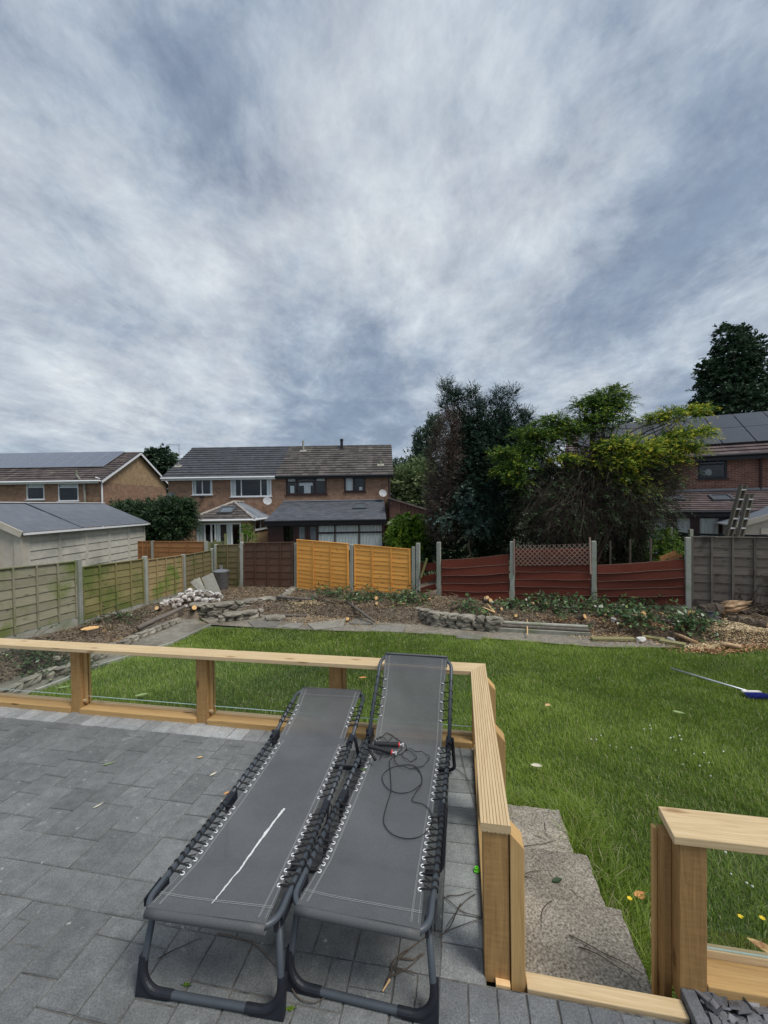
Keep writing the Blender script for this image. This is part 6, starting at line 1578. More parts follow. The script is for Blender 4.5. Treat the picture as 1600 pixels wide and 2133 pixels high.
L = [lobe_px(845, 1092, 15, 26, 18), lobe_px(880, 1095, 15, 24, 18), lobe_px(835, 1120, 15, 24, 18), lobe_px(872, 1125, 15, 30, 24), lobe_px(900, 1110, 15, 16, 24), lobe_px(870, 1160, 15, 26, 30), lobe_px(818, 1110, 15, 9, 7)]
tree('garden_shrub', 'bright yellow green leafy shrub behind the orange fence', 'shrub', 880, 15, M['f_bright'], L, D(872, 1090, 15), .05, None, nclump=1500, nleaf=9, leaf=.12, wid=.62, spray=.24, up=.1, droop=.6, seed=29, nb=16)
L = [lobe_px(1385, 1125, 12.2, 22, 20), lobe_px(1400, 1140, 12, 18, 14), lobe_px(1372, 1150, 12, 16, 22)]
tree('cypress_shrub', 'small bright green cypress shoot in front of the dark board fence', 'shrub', 1385, 12.2, M['f_gold'], L, D(1385, 1110, 12.2), .02, None, nclump=420, nleaf=14, leaf=.07, wid=.35, spray=.22, up=.2, droop=.5, seed=30, nb=8, rbase=(.2, .6))

# the big dark conifer, brown and dead along its left side
cx_ = D(1000, 1100, 14.5); cb_ = Vector((cx_.x, 14.5, GZ)); tc = empty('conifer_tree', cb_, 'huge dark green conifer with ragged tops behind the red fence', 'tree')
Lc = [lobe_px(1010, 985, 14.6, 78, 90), lobe_px(985, 915, 14.6, 42, 40), lobe_px(1062, 910, 14.6, 40, 50), lobe_px(1020, 895, 14.6, 44, 34), lobe_px(1085, 960, 14.8, 42, 70), lobe_px(970, 960, 14.4, 40, 60), lobe_px(1000, 1060, 14.3, 70, 60), lobe_px(1030, 1020, 14.2, 60, 60), lobe_px(955, 1020, 14.3, 40, 50)]
Lt = [lobe_px(930, 815, 14.6, 9, 24, .3), lobe_px(944, 832, 14.6, 14, 16, .35), lobe_px(960, 832, 14.6, 12, 18, .35), lobe_px(926, 848, 14.6, 8, 12, .25), lobe_px(985, 826, 14.6, 8, 22, .3), lobe_px(992, 850, 14.6, 13, 18, .4), lobe_px(1039, 828, 14.6, 8, 20, .3), lobe_px(1068, 824, 14.6, 6, 20, .25), lobe_px(1050, 852, 14.6, 15, 12, .4), lobe_px(1016, 846, 14.6, 9, 13, .3), lobe_px(1096, 872, 14.6, 9, 16, .3), lobe_px(958, 872, 14.6, 20, 16, .5)]
branches('trunk', tc, M['bark'], cb_, D(1000, 880, 14.6), Lc + Lt, 70, .22, seed=5)
crown('crown', tc, M['f_conifer'], Lc, 15000, 12, .10, .30, .30, .35, 31, shell=.8, up=.2, inner=.12, rbase=(.15, .8))
crown('crown_top', tc, M['f_conifer'], Lt, 1500, 12, .085, .28, .34, .1, 32, shell=.4, up=.9, inner=.4, rbase=(.2, .85))
Ld = [lobe_px(930, 915, 13.9, 22, 50), lobe_px(925, 975, 13.8, 30, 60), lobe_px(918, 1040, 13.8, 28, 46), lobe_px(925, 1085, 14, 30, 40), lobe_px(940, 890, 14.4, 14, 30)]
crown('dead_side', tc, M['f_dead'], Ld, 4300, 12, .085, .18, .34, .05, 33, shell=.75, up=.6, inner=.2, rbase=(.2, .95))
Ls = [lobe_px(968, 1030, 13.6, 26, 20), lobe_px(985, 1050, 13.6, 26, 24), lobe_px(960, 1060, 13.6, 22, 20), lobe_px(1005, 1060, 13.6, 22, 22), lobe_px(990, 1095, 13.4, 24, 14), lobe_px(925, 1080, 13.4, 20, 12), lobe_px(1000, 1075, 13.5, 26, 12)]
tree('silver_shrub', 'grey green broad leaved shrub growing against the foot of the dark conifer', 'shrub', 975, 13.5, M['f_silver'], Ls, D(978, 1030, 13.6), .04, None, nclump=900, nleaf=6, leaf=.12, wid=.62, spray=.2, up=.1, droop=.4, seed=34, nb=14, rbase=(.1, 1.0), inner=.15)

# golden cypress: pale tips over a mass of bare dead twigs
gx = D(1232, 1100, 12.6); gb_ = Vector((gx.x, 12.6, GZ)); tg = empty('golden_cypress', gb_, 'golden tipped cypress with bare brown lower branches behind the trellis panel', 'tree')
YG = 12.6
Lg = [lobe_px(1258, 832, YG, 38, 18, .5), lobe_px(1225, 850, YG, 36, 18, .5), lobe_px(1275, 855, YG, 34, 20, .5), lobe_px(1240, 880, YG, 50, 20, .7), lobe_px(1300, 832, YG, 12, 9, .3), lobe_px(1285, 812, YG, 10, 8, .3),
      lobe_px(1150, 885, YG, 40, 18, .6), lobe_px(1180, 905, YG, 50, 20, .8), lobe_px(1130, 915, YG, 40, 16, .6), lobe_px(1095, 905, YG - .2, 28, 8, .5), lobe_px(1050, 947, YG - .3, 26, 10, .5), lobe_px(1075, 975, YG - .3, 36, 12, .5), lobe_px(1045, 985, YG - .3, 18, 6, .4), lobe_px(1105, 945, YG, 44, 14, .6), lobe_px(1080, 1003, YG - .3, 26, 7, .4)]
Lh = [lobe_px(1290, 935, YG - .5, 62, 24, .8), lobe_px(1330, 950, YG - .5, 52, 22, .8), lobe_px(1285, 970, YG - .5, 56, 24, .7), lobe_px(1300, 1000, YG - .5, 36, 12, .5), lobe_px(1390, 935, YG - .3, 46, 24, .7), lobe_px(1420, 912, YG - .3, 40, 18, .6), lobe_px(1400, 868, YG, 42, 16, .5), lobe_px(1448, 858, YG, 34, 11, .4), lobe_px(1365, 878, YG, 30, 12, .4), lobe_px(1430, 940, YG - .2, 34, 12, .5), lobe_px(1385, 965, YG - .2, 40, 16, .6), lobe_px(1360, 1000, YG, 40, 14, .5), lobe_px(1330, 1025, YG - .4, 40, 10, .4), lobe_px(1455, 905, YG - .3, 22, 10, .4), lobe_px(1180, 960, YG - .5, 34, 9, .4)]
branches('trunk', tg, M['bark'], gb_, D(1236, 850, YG), Lg + Lh, 110, .16, seed=8, sub=3)
crown('crown', tg, M['f_gold'], Lg, 4300, 15, .07, .36, .26, .35, 35, shell=.45, up=.22, inner=.35, rbase=(.1, .55), tip=.40, upper=.6, flat=.75)
crown('crown', tg, M['f_gold'], Lh, 4800, 15, .07, .36, .26, .35, 36, shell=.45, up=.22, inner=.35, rbase=(.2, .88), tip=.5, upper=.65, flat=.75)
# bare twigs
tw = MB(); q = random.Random(17)
zone = [lobe_px(1240, 1040, YG, 150, 90, 1.6), lobe_px(1330, 1050, YG, 90, 90, 1.4), lobe_px(1150, 1060, YG, 100, 80, 1.4), lobe_px(1250, 960, YG, 90, 60, 1.0), lobe_px(1380, 990, YG, 60, 50, 1.0)]
tb, tt = gb_, D(1236, 870, YG)
for i in range(3000):
    f = q.uniform(.22, .9); o_ = tb.lerp(tt, f); z_ = q.choice(zone); a = Vector((q.gauss(0, 1), q.gauss(0, 1), q.gauss(0, 1))).normalized(); k = q.uniform(.35, 1) 
    e = Vector((z_[0] + a.x * z_[3] * k, z_[1] + a.y * z_[4] * k, z_[2] + a.z * z_[5] * k)); s_ = o_.lerp(e, q.uniform(.5, .85)) + Vector((q.gauss(0, .12), q.gauss(0, .12), q.gauss(0, .12)))
    if e.z < -0.6: continue
    m_ = s_.lerp(e, .5) + Vector((q.gauss(0, .09), q.gauss(0, .09), q.uniform(-.05, .2))); e = e - Vector((0, 0, q.uniform(0, .35)))
    r0 = q.uniform(.004, .009)
    pt_ = [s_, s_.lerp(m_, .6) + Vector((0, 0, .05)), m_, m_.lerp(e, .6), e]; tw.tube(pt_, [r0, r0 * .9, r0 * .7, r0 * .5, r0 * .2], 3, caps=False)
    for _ in range(2):
        b0 = pt_[q.randint(1, 3)]; b1 = b0 + (e - s_).normalized() * q.uniform(.1, .35) + Vector((q.gauss(0, .1), q.gauss(0, .1), q.gauss(-.06, .08))); tw.tube([b0, b1], [r0 * .5, r0 * .15], 3, caps=False)
tw.build('dead_twigs', M['twig_grey'], tg)
crown('dead_foliage', tg, M['f_dead'], zone + [lobe_px(1230, 1120, YG + .3, 150, 50, 1.0), lobe_px(1130, 1100, YG + .5, 90, 60, .9)], 7500, 10, .07, .12, .40, .5, 37, shell=.3, up=-.1, inner=.5, rbase=(.0, .5))
crown('inner_foliage', tg, M['f_laurel'], zone + [lobe_px(1395, 1060, YG, 26, 80, .5), lobe_px(1110, 1010, YG - .3, 60, 40, .6)], 1300, 12, .08, .34, .26, .5, 39, shell=.6, up=.0, inner=.3, rbase=(.2, 1.0))
# dark undergrowth mass behind the fence
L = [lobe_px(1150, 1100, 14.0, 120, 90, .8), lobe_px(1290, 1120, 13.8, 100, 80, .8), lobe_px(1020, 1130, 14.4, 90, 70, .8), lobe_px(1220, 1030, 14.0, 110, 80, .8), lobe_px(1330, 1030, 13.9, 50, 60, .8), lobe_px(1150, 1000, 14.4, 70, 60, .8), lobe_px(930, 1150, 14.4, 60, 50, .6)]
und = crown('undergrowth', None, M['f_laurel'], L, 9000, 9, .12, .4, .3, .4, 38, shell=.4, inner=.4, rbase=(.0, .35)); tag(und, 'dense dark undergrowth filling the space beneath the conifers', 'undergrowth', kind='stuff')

# ================================================================== GARDEN THINGS
def ground_at(px, py, off=0.1):
    """point on the bed surface under a pixel"""
    p = G(px, py, off)
    for _ in range(6):
        p = P(px, py, max(bed_z(p.x, p.y), lawn_z(p.x, p.y) + .01)) if True else p
    if p.y > back_fence_y(p.x) - .15:
        p = bf(px, py) + BN * .16
    return Vector((p.x, p.y, max(bed_z(p.x, p.y), lawn_z(p.x, p.y) + .012)))
def gp(px, py): return ground_at(px, py)
# stump by the left fence
def stump(px, py, r_, h_, label):
    c = gp(px, py); o = empty('tree_stump', c, label, 'stump'); mb = MB(); q = random.Random(px); n = 20; prof = []
    ring = [1 + q.uniform(-.12, .12) for _ in range(n)]
    for (k, z_) in ((1.35, -.05), (1.1, .02), (1.0, h_ * .6), (.98, h_)):
        for i in range(n): a = 2 * math.pi * i / n; mb.v.append(c + Vector((math.cos(a) * r_ * k * ring[i], math.sin(a) * r_ * k * ring[i], z_)))
    for j in range(3):
        for i in range(n): i2 = (i + 1) % n; mb.f.append((j * n + i, j * n + i2, (j + 1) * n + i2, (j + 1) * n + i)); mb.uv.append([(0, 0)] * 4); mb.r.append(.4); mb.m.append(0)
    mb.build('bark', M['bark'], o); mb = MB(); mb.face([c + Vector((math.cos(2 * math.pi * i / n) * r_ * .97 * ring[i], math.sin(2 * math.pi * i / n) * r_ * .97 * ring[i], h_ + .002)) for i in range(n)], None, .8); mb.build('cut_face', M['cutwood_o'], o)
    return o
M['cutwood_o'] = pmat('fresh_cut', (0.70, 0.38, 0.13), (0.85, 0.56, 0.26), 22, .85, .2, .004, vary=.12)
stump(188, 1318, .15, .09, 'freshly cut low tree stump with an orange top beside the left fence')
stump(889, 1253, .10, .07, 'small cut stump with a pinkish top beside the pair of posts at the orange fence')
# rubble heap
q = random.Random(9); hp = gp(392, 1262)
spots = []
for i in range(95):
    a = q.uniform(0, 6.28); d_ = math.sqrt(q.random()) * 1.0; x_ = hp.x + math.cos(a) * d_ * .80; y_ = hp.y + math.sin(a) * d_ * .65 + .35; h_ = max(0, .42 * (1 - d_)) * q.uniform(.5, 1)
    spots.append((x_, y_, h_, q.uniform(.09, .20)))
for i, (x_, y_, h_, s_) in enumerate(spots):
    z_ = max(bed_z(x_, y_), lawn_z(x_, y_)) + h_ + s_ * .2; mb = MB(); Mx = Matrix.Rotation(q.uniform(0, 6), 3, 'Z') @ Matrix.Rotation(q.uniform(0, 1.2), 3, 'X')
    dark = q.random() < .12; mb.rock((x_, y_, z_), (s_, s_ * q.uniform(.55, .9), s_ * q.uniform(.45, .75)), seed=i, M=Mx, rough=.24); o = mb.build('rubble_stone', M['stone'] if dark else M['rubble'], loc=(x_, y_, z_))
    tag(o, ('brownish grey stone lump in the rubble heap by the left fence' if dark else 'pale grey broken stone in the rubble heap by the left fence'), 'stone', 'dark stones in the rubble heap' if dark else 'pale stones in the rubble heap')
# leaning slabs
for i, (a, b_, w_, t_, lb) in enumerate((((432, 1246), (408, 1207), .24, .06, 'narrow grey concrete slab leaning at the back of the rubble heap'), ((445, 1248), (402, 1210), .16, .07, 'leftmost thin slab edge leaning on the left fence by the rubble'), ((458, 1243), (432, 1199), .34, .09, 'largest mossy concrete slab leaning to the left beside the metal bin'))):
    p = gp(a[0], a[1] + 2); e = D(b_[0], b_[1], p.y + .35); mb = MB(); mb.beam(p + Vector((-.1, .0, 0)), e, w_, t_, up=(.25, -1, .3)); o = mb.build('concrete_slab', M['conc'], loc=p, bevel=.01); tag(o, lb, 'slab', 'slabs leaning by the rubble')
# incinerator bin
bc = gp(466, 1228); bc.y = min(bc.y, 13.2); k = bc.y / FPX
bn = empty('garden_incinerator', bc, 'galvanised metal incinerator bin with lid and rusty holes in the left corner', 'bin')
M['galv'] = pmat('galvanised', (0.20, 0.21, 0.22), (0.32, 0.33, 0.34), 9, .5, .1, .003, metallic=.55, c3=(.20, .09, .04), sc3=4.5, cut=(.56, .7), vary=0)
mb = MB(); hb = 40 * k; r1_, r2_ = 13.5 * k, 16.5 * k; mb.lathe([(r1_ * .98, 0), (r1_, .01), (r2_, hb), (r2_ * 1.03, hb + .01), (r2_ * .95, hb + .01), (r1_ * .9, .03)], bc, 28); mb.build('body', M['galv'], bn, smooth=True)
mb = MB(); mb.lathe([(r2_ * 1.05, hb + .0), (r2_ * 1.05, hb + .025), (r2_ * .55, hb + .07), (.05, hb + .085), (.045, hb + .15), (.001, hb + .15)], bc, 28); mb.build('lid', M['galv'], bn, smooth=False)
for i in range(14):
    a = 2 * math.pi * i / 14; zz_ = .12 if i % 2 else .28; rr_ = r1_ + (r2_ - r1_) * zz_ / hb + .001
    c = bc + Vector((math.cos(a) * rr_, math.sin(a) * rr_, zz_)); mb = MB(); Mx = Matrix.Rotation(a, 3, 'Z') @ Matrix.Rotation(R(90), 3, 'Y'); mb.lathe([(.001, .004), (.016, .004), (.016, -.002)], c, 8, M=Mx); mb.build('air_hole', M['black_frame'], bn)
mb = MB(); c = bc + Vector((0, 0, hb + .15)); mb.tube([c + Vector((-.05, 0, -.02)), c + Vector((-.04, 0, .04)), c + Vector((.04, 0, .04)), c + Vector((.05, 0, -.02))], .008, 6); mb.build('handle', M['alu'], bn)

# dry stone walls
def stone_wall(name, label, pts_, h_, courses, cap, seed, depth=.26, lift=0.0):
    q = random.Random(seed); p0 = Vector((pts_[0].x, pts_[0].y, lawn_z(*pts_[0].xy))); w_ = empty(name, p0, label, 'stone wall')
    body = MB(); capm = MB()
    for a, b_ in zip(pts_, pts_[1:]):
        L = (b_.xy - a.xy).length; ex = Vector(((b_ - a).x, (b_ - a).y, 0)).normalized(); ang = math.atan2(ex.y, ex.x)
        for c_ in range(courses):
            u = q.uniform(-.1, 0); hh = h_ / courses
            while u < L:
                s_ = q.uniform(.16, .38); c = a + ex * (u + s_ / 2); z_ = lawn_z(c.x, c.y) + (c_ + .5) * hh + lift - .01; body.rock((c.x, c.y, z_), (s_ * 1.08, depth, hh * 1.22), seed=q.random(), M=Matrix.Rotation(ang + q.uniform(-.08, .08), 3, 'Z'), rough=.10); u += s_
        if cap:
            u = 0
            while u < L: s_ = min(q.uniform(.35, .62), L - u + .1); c = a + ex * (u + s_ / 2); z_ = lawn_z(c.x, c.y) + h_ + cap / 2 + lift; capm.rock((c.x, c.y, z_), (s_ * 1.03, depth * 1.25, cap * 1.1), seed=q.random(), M=Matrix.Rotation(ang + q.uniform(-.04, .04), 3, 'Z'), rough=.06); u += s_
    body.build('stone_courses', M['stone'], w_)
    if cap: capm.build('capping', M['stone'], w_)
    return w_
def gpts(l): return [G(x, y, 0) for x, y in l]
stone_wall('stone_wall', 'low curved dry stone wall with flat capping in front of the rubble heap', gpts([(398, 1284), (440, 1287), (500, 1279), (560, 1270), (582, 1273)]), .27, 3, .07, 3)
stone_wall('stone_wall', 'short stone step block in front of the low curved wall', gpts([(462, 1296), (500, 1292), (540, 1287)]), .14, 1, .06, 4)
stone_wall('stone_wall', 'grey stone return wall running back towards the first orange panel', [G(583, 1268, 0), G(600, 1256, 0), G(612, 1243, 0)], .26, 3, .05, 14, depth=.2)
stone_wall('stone_wall', 'rough broken stone retaining wall beneath the brash by the red fence', gpts([(868, 1292), (905, 1303), (960, 1310), (1026, 1316)]), .30, 3, 0, 5)
c = G(572, 1290, .04); mb = MB(); mb.rock((c.x, c.y, c.z + .03), (.5, .35, .10), seed=44, rough=.1); o = mb.build('flat_stone', M['stone'], loc=c); tag(o, 'single flat stone lying right of the short stone step', 'stone')
# stones edging the left path
ORD = ['first', 'second', 'third', 'fourth', 'fifth', 'sixth', 'seventh', 'eighth', 'ninth', 'tenth', 'eleventh', 'twelfth', 'thirteenth', 'fourteenth', 'fifteenth', 'sixteenth', 'seventeenth']
edge = [(22, 1440), (62, 1421), (98, 1404), (136, 1396), (172, 1382), (205, 1368), (238, 1352), (258, 1341), (276, 1333), (294, 1324), (310, 1318), (325, 1312), (340, 1306), (354, 1300), (366, 1295)]
for i, (x_, y_) in enumerate(edge):
    c = G(x_, y_, .05); s_ = .34 if i < 6 else .27; mb = MB(); mb.rock(c, (s_, .17, .13), seed=60 + i, M=Matrix.Rotation(R(70) + q.uniform(-.3, .3), 3, 'Z'), rough=.1); o = mb.build('edging_stone', M['stone'], loc=c); tag(o, ORD[i] + ' rough grey stone from the railing end in the row edging the left path', 'stone', 'stones edging the left path')
c = G(22, 1366, .10); mb = MB(); mb.rock(c, (.62, .42, .16), seed=91, rough=.08); o = mb.build('sandstone_block', M['sandst'] if 'sandst' in M else M['conc'], loc=c); tag(o, 'large flat sandy brown stone behind the railing at the left edge', 'stone')
for i, (x_, y_, s_) in enumerate(((78, 1350, .16), (100, 1358, .14), (62, 1343, .15), (135, 1352, .13), (118, 1372, .12))):
    c = G(x_, y_, .1); mb = MB(); mb.rock(c, (s_, s_ * .8, s_ * .6), seed=120 + i, rough=.12); o = mb.build('loose_stone', M['rubble'] if i % 2 else M['stone'], loc=c); tag(o, ('pale' if i % 2 else 'dark') + ' loose stone in the weeds by the large sandy stone', 'stone', ('pale' if i % 2 else 'dark') + ' loose stones at the left')
# pipes, poles and boards on the bed edge
def rod(name, label, cat, a, b_, r_, mt, group=None, lift=.03, square=False, w_=None, off=.0):
    A, B = (ground_at(*a), ground_at(*b_)) if not isinstance(a, Vector) else (a, b_); A = A + Vector((0, 0, r_ + lift)); B = B + Vector((0, 0, r_ + lift)); mb = MB()
    if square: mb.beam(A, B, w_ or r_ * 2, r_ * 2)
    else: mb.tube([A, A.lerp(B, .35) + Vector((0, 0, r_ * .15)), A.lerp(B, .7) - Vector((0, 0, r_ * .1)), B], [r_, r_ * 1.05, r_ * .95, r_ * .9], 10)
    o = mb.build(name, mt, loc=A, smooth=not square, bevel=.004 if square else 0); tag(o, label, cat, group); return o
M['pole'] = pmat('weathered_pole', (0.12, 0.10, 0.085), (0.20, 0.175, 0.15), 10, .9, .4, .006, stretch=(1, .2, 1))
rod('wooden_pole', 'upper of two weathered poles lying along the left bed', 'pole', (288, 1307), (383, 1276), .05, M['pole'], lift=.08)
rod('wooden_pole', 'lower shorter weathered pole lying along the left bed', 'pole', (290, 1312), (350, 1292), .045, M['pole'], lift=.02)
rod('wooden_pole', 'upper dark pipe lying right of the return wall', 'pole', (577, 1270), (648, 1274), .035, M['pole'], lift=.07)
rod('wooden_pole', 'lower dark pipe lying right of the return wall', 'pole', (578, 1276), (640, 1280), .035, M['pole'], lift=.0)
A, B = G(1027, 1315, .0), G(1229, 1327, .0)
for i, (z_, dx_, mt_, lb) in enumerate(((.04, .0, 'conc', 'bottom plain concrete edging piece along the back path'), (.115, .0, 'pole', 'middle dark round topped edging piece along the back path'), (.175, 0, 'conc', 'uppermost grey round topped edging piece along the back path'))):
    mb = MB(); a, b_ = A + Vector((-.15 if not i else 0, .04 * i, z_)), B + Vector((.0, .04 * i, z_))
    if i == 0: mb.beam(a, b_, .07, .09)
    else: mb.tube([a, b_], .032, 10)
    o = mb.build('edging_kerb', M[mt_], loc=a); tag(o, lb, 'edging')
M['green_plank'] = wood('green_plank', (0.22, 0.20, 0.09), (0.33, 0.30, 0.15), None, vary=.1)
for (a, b_, lb) in (((1232, 1330), (1322, 1331), 'long yellow green plank lying at the edge of the back path'), ((1338, 1326), (1385, 1332), 'short yellow green plank lying right of the long one'), ((1375, 1334), (1428, 1343), 'darker narrow board end on the path edge near the sawdust')):
    p, q_ = G(*a, .05), G(*b_, .05); mb = MB(); mb.beam(p, q_, .13, .04); o = mb.build('plank', M['green_plank'], loc=p, bevel=.003); tag(o, lb, 'plank', 'planks at the edge of the back path')
# flagstones sunk in the back path
M['flag'] = pmat('flagstone', (0.18, 0.17, 0.145), (0.27, 0.255, 0.22), 6, .9, .3, .006, vary=.25)
for i, (cnr) in enumerate((((516, 1297), (592, 1294), (575, 1308), (530, 1310)), ((640, 1302), (720, 1291), (715, 1308), (655, 1315)), ((738, 1291), (785, 1291), (772, 1303), (727, 1302)), ((790, 1305), (845, 1307), (838, 1320), (770, 1317)), ((600, 1300), (632, 1301), (622, 1312), (588, 1309)), ((960, 1322), (1010, 1327), (1000, 1336), (950, 1332)))):
    pts_ = [G(x_, y_, .0) for x_, y_ in cnr]; pts_ = pts_[::-1]; n0 = (pts_[1] - pts_[0]).cross(pts_[2] - pts_[0]); pts_ = pts_ if n0.z > 0 else pts_[::-1]
    mb = MB(); mb.hexa([p + Vector((0, 0, -.02)) for p in pts_] + [p + Vector((0, 0, .034 + .003 * (i % 3))) for p in pts_]); o = mb.build('paving_slab', M['flag'], loc=pts_[0], bevel=.006)
    tag(o, ('first', 'third', 'fourth', 'fifth', 'second', 'sixth')[i] + ' worn grey paving slab from the left in the gritty back path', 'paving slab', 'paving slabs in the back path')
# kerb along the left lawn edge
mb = MB(); pp = [G(x_, y_, .01) for x_, y_ in ((75, 1441), (220, 1384), (360, 1341), (438, 1303))]
for a, b_ in zip(pp, pp[1:]): mb.beam(a, b_, .05, .07)
o = mb.build('lawn_edging', M['conc'], loc=pp[0]); tag(o, 'thin concrete edging strip between the left path and the lawn', 'edging')

# fallen log and root mass at the right
lg = [((1452, 1277), (1503, 1272), .15, 'bark', 'dark rotten log lying below the dark fence at the right'), ((1500, 1268), (1566, 1258), .13, 'splint', 'pale splintered log resting across the dark rotten one'), ((1510, 1282), (1596, 1272), .07, 'bark', 'thin dark branch log behind the sawdust'), ((1520, 1296), (1600, 1312), .07, 'bark', 'dark charred log lying over the sawdust at the right edge')]
M['splint'] = pmat('splintered_wood', (0.20, 0.12, 0.065), (0.58, 0.40, 0.24), 14, .95, .9, .03, stretch=(.25, 1, 1), vary=.3)
for (a, b_, r_, mt_, lb) in lg:
    A, B = gp(*a), gp(*b_); A.z += r_; B.z += r_ * 1.1; A, B = (D(*a, 8.55), D(*b_, 8.35)) if r_ > .1 else (A, B); q2 = random.Random(int(a[0])); o = empty('log', A, lb, 'log'); mb = MB(); N_ = 10; n = 14
    ax = (B - A).normalized(); s1 = ax.cross(Vector((0, 0, 1))).normalized(); s2 = s1.cross(ax)
    if mt_ == 'splint':
        for k in range(46):          # a bundle of torn fibres
            an = q2.uniform(0, 6.28); rr2 = r_ * q2.uniform(.2, .95); f0, f1 = q2.uniform(-.05, .35), q2.uniform(.6, 1.1); off2 = s1 * math.cos(an) * rr2 + s2 * math.sin(an) * rr2
            pts2 = [A.lerp(B, f0 + (f1 - f0) * i / 4) + off2 * (1 - .25 * (i / 4)) + Vector((0, 0, q2.uniform(-.012, .012))) for i in range(5)]; t2 = r_ * q2.uniform(.08, .28)
            mb.tube(pts2, [t2 * .4, t2, t2 * q2.uniform(.7, 1.1), t2 * .8, t2 * .15], 5)
    else:
        path = [A.lerp(B, i / N_) + Vector((q2.uniform(-.015, .015), 0, q2.uniform(-.02, .02))) for i in range(N_ + 1)]; mb.tube(path, [r_ * q2.uniform(.8, 1.15) for _ in path], n)
        for v in mb.v: v += Vector((q2.uniform(-1, 1), q2.uniform(-1, 1), q2.uniform(-1, 1))) * r_ * .12
    mb.build('bark', M[mt_], o)
    if mt_ == 'splint': continue
    for e, d_ in ((A, A - B), (B, B - A)):
        mb = MB(); mb.tube([e + d_.normalized() * .001, e + d_.normalized() * .012], r_ * .8, 12); mb.build('cut_end', M['splint'], o)
rt_ = MB(); q = random.Random(12); rc = gp(1560, 1280)
for i in range(120):
    o_ = rc + Vector((q.uniform(-.2, .7), q.uniform(-.2, .4), q.uniform(.0, .15))); d_ = Vector((q.uniform(-.3, 1), q.uniform(-.6, .3), q.uniform(-.2, .55))).normalized(); L = q.uniform(.2, .75); r0 = q.uniform(.005, .022)
    rt_.tube([o_, o_ + d_ * L * .5 + Vector((0, 0, q.uniform(-.05, .08))), o_ + d_ * L + Vector((0, 0, q.uniform(-.12, .05)))], [r0, r0 * .7, r0 * .3], 5)
o = rt_.build('root_mass', M['twig'], loc=rc); tag(o, 'tangled uprooted stump roots at the right edge below the dark fence', 'roots')
c = gp(1484, 1292); mb = MB(); mb.rock(c + Vector((0, 0, .08)), (.30, .2, .22), seed=7, rough=.08); o = mb.build('dark_stone', M['slate_roof'], loc=c); tag(o, 'rounded dark grey stone left of the sawdust', 'stone')
# sawdust and wood chip scatter
def flakes(name, label, cat, fn, n, smin, smax, mt, seed, lift=.01, asp=.5, tilt=.4):
    q = random.Random(seed); V = []; F = []; Rr = []
    k = 0
    while k < n:
        x_, y_ = fn(q)
        z_ = max(bed_z(x_, y_), lawn_z(x_, y_) + .012) + q.uniform(0.2, 1) * lift; s_ = q.uniform(smin, smax); Mx = Matrix.Rotation(q.uniform(0, 6.28), 3, 'Z') @ Matrix.Rotation(q.gauss(0, tilt), 3, 'X') @ Matrix.Rotation(q.gauss(0, tilt), 3, 'Y')
        c = Vector((x_, y_, z_)); b0 = len(V)
        for (a, b_, h_) in ((-.5, 0, 0), (0, -.5 * asp, .06), (.5, 0, -.02), (.05, .5 * asp, .05)): V.append(tuple(c + Mx @ Vector((a * s_, b_ * s_, h_ * s_))))
        F.append((b0, b0 + 1, b0 + 2, b0 + 3)); Rr.append(q.random()); k += 1
    o = np_mesh(name, V, F, Rr, mt); tag(o, label, cat, kind='stuff'); return o
def blob(cx, cy, rx, ry):
    def fn(q):
        while True:
            x_, y_ = q.gauss(0, .5), q.gauss(0, .5)
            if x_ * x_ + y_ * y_ < 1.3:
                p = G(cx + x_ * rx, cy + y_ * ry, .1); return p.x, p.y
    return fn
def blobs(l):
    fs = [blob(*b) for b in l]; ws = [b[2] * b[3] for b in l]
    return lambda q: q.choices(fs, ws)[0](q)
def band(q):
    """anywhere on the back bed"""
    x_ = q.uniform(-5.2, 8.6); y0_ = interp(BED_BACK, x_, 0); y_ = q.uniform(y0_ - .12, back_fence_y(x_) - .1); return x_, y_
def bandR(x0_, x1_, f1=1.0):
    def fn(q):
        x_ = q.uniform(x0_, x1_); y0_ = interp(BED_BACK, x_, 0); return x_, y0_ - .1 + (back_fence_y(x_) - .15 - y0_ + .1) * (q.random() ** 1.0) * f1
    return fn
def leftbed(q):
    y_ = q.uniform(3.6, 13.2); xr = interp(BED_LEFT, min(y_, 9.9), 1) if y_ < 9.9 else -4.6
    return q.uniform(left_fence_x(y_) + .1, xr), y_
def pathf(q):
    x_ = q.uniform(-4.4, 8); return x_, q.uniform(interp(LAWN_BACK, x_, 0), interp(BED_BACK, x_, 0))
M['chips'] = LM('wood_chips', [(0, (.16, .10, .055)), (.4, (.30, .20, .11)), (.75, (.48, .34, .19)), (1, (.62, .48, .30))], .9, 0)
M['saw'] = LM('sawdust', [(0, (.60, .46, .27)), (1, (.85, .70, .45))], .95, 0)
M['orange_chips'] = LM('bark_chips', [(0, (.12, .06, .03)), (.5, (.30, .155, .075)), (1, (.55, .33, .17))], .9, 0)
M['litter'] = LM('leaf_litter', [(0, (.06, .042, .028)), (.5, (.16, .12, .08)), (1, (.32, .26, .18))], .9, 0)
M['leaf_g'] = LM('laurel_leaves', [(0, (.025, .06, .018)), (.5, (.06, .13, .04)), (.85, (.15, .25, .08)), (1, (.36, .42, .15))], .35, .15, .6)
flakes('leaf_litter', 'brown twig and leaf litter covering the planting beds', 'leaf litter', lambda q: band(q) if q.random() < .72 else leftbed(q), 52000, .02, .075, M['litter'], 1, .035, .35, .5)
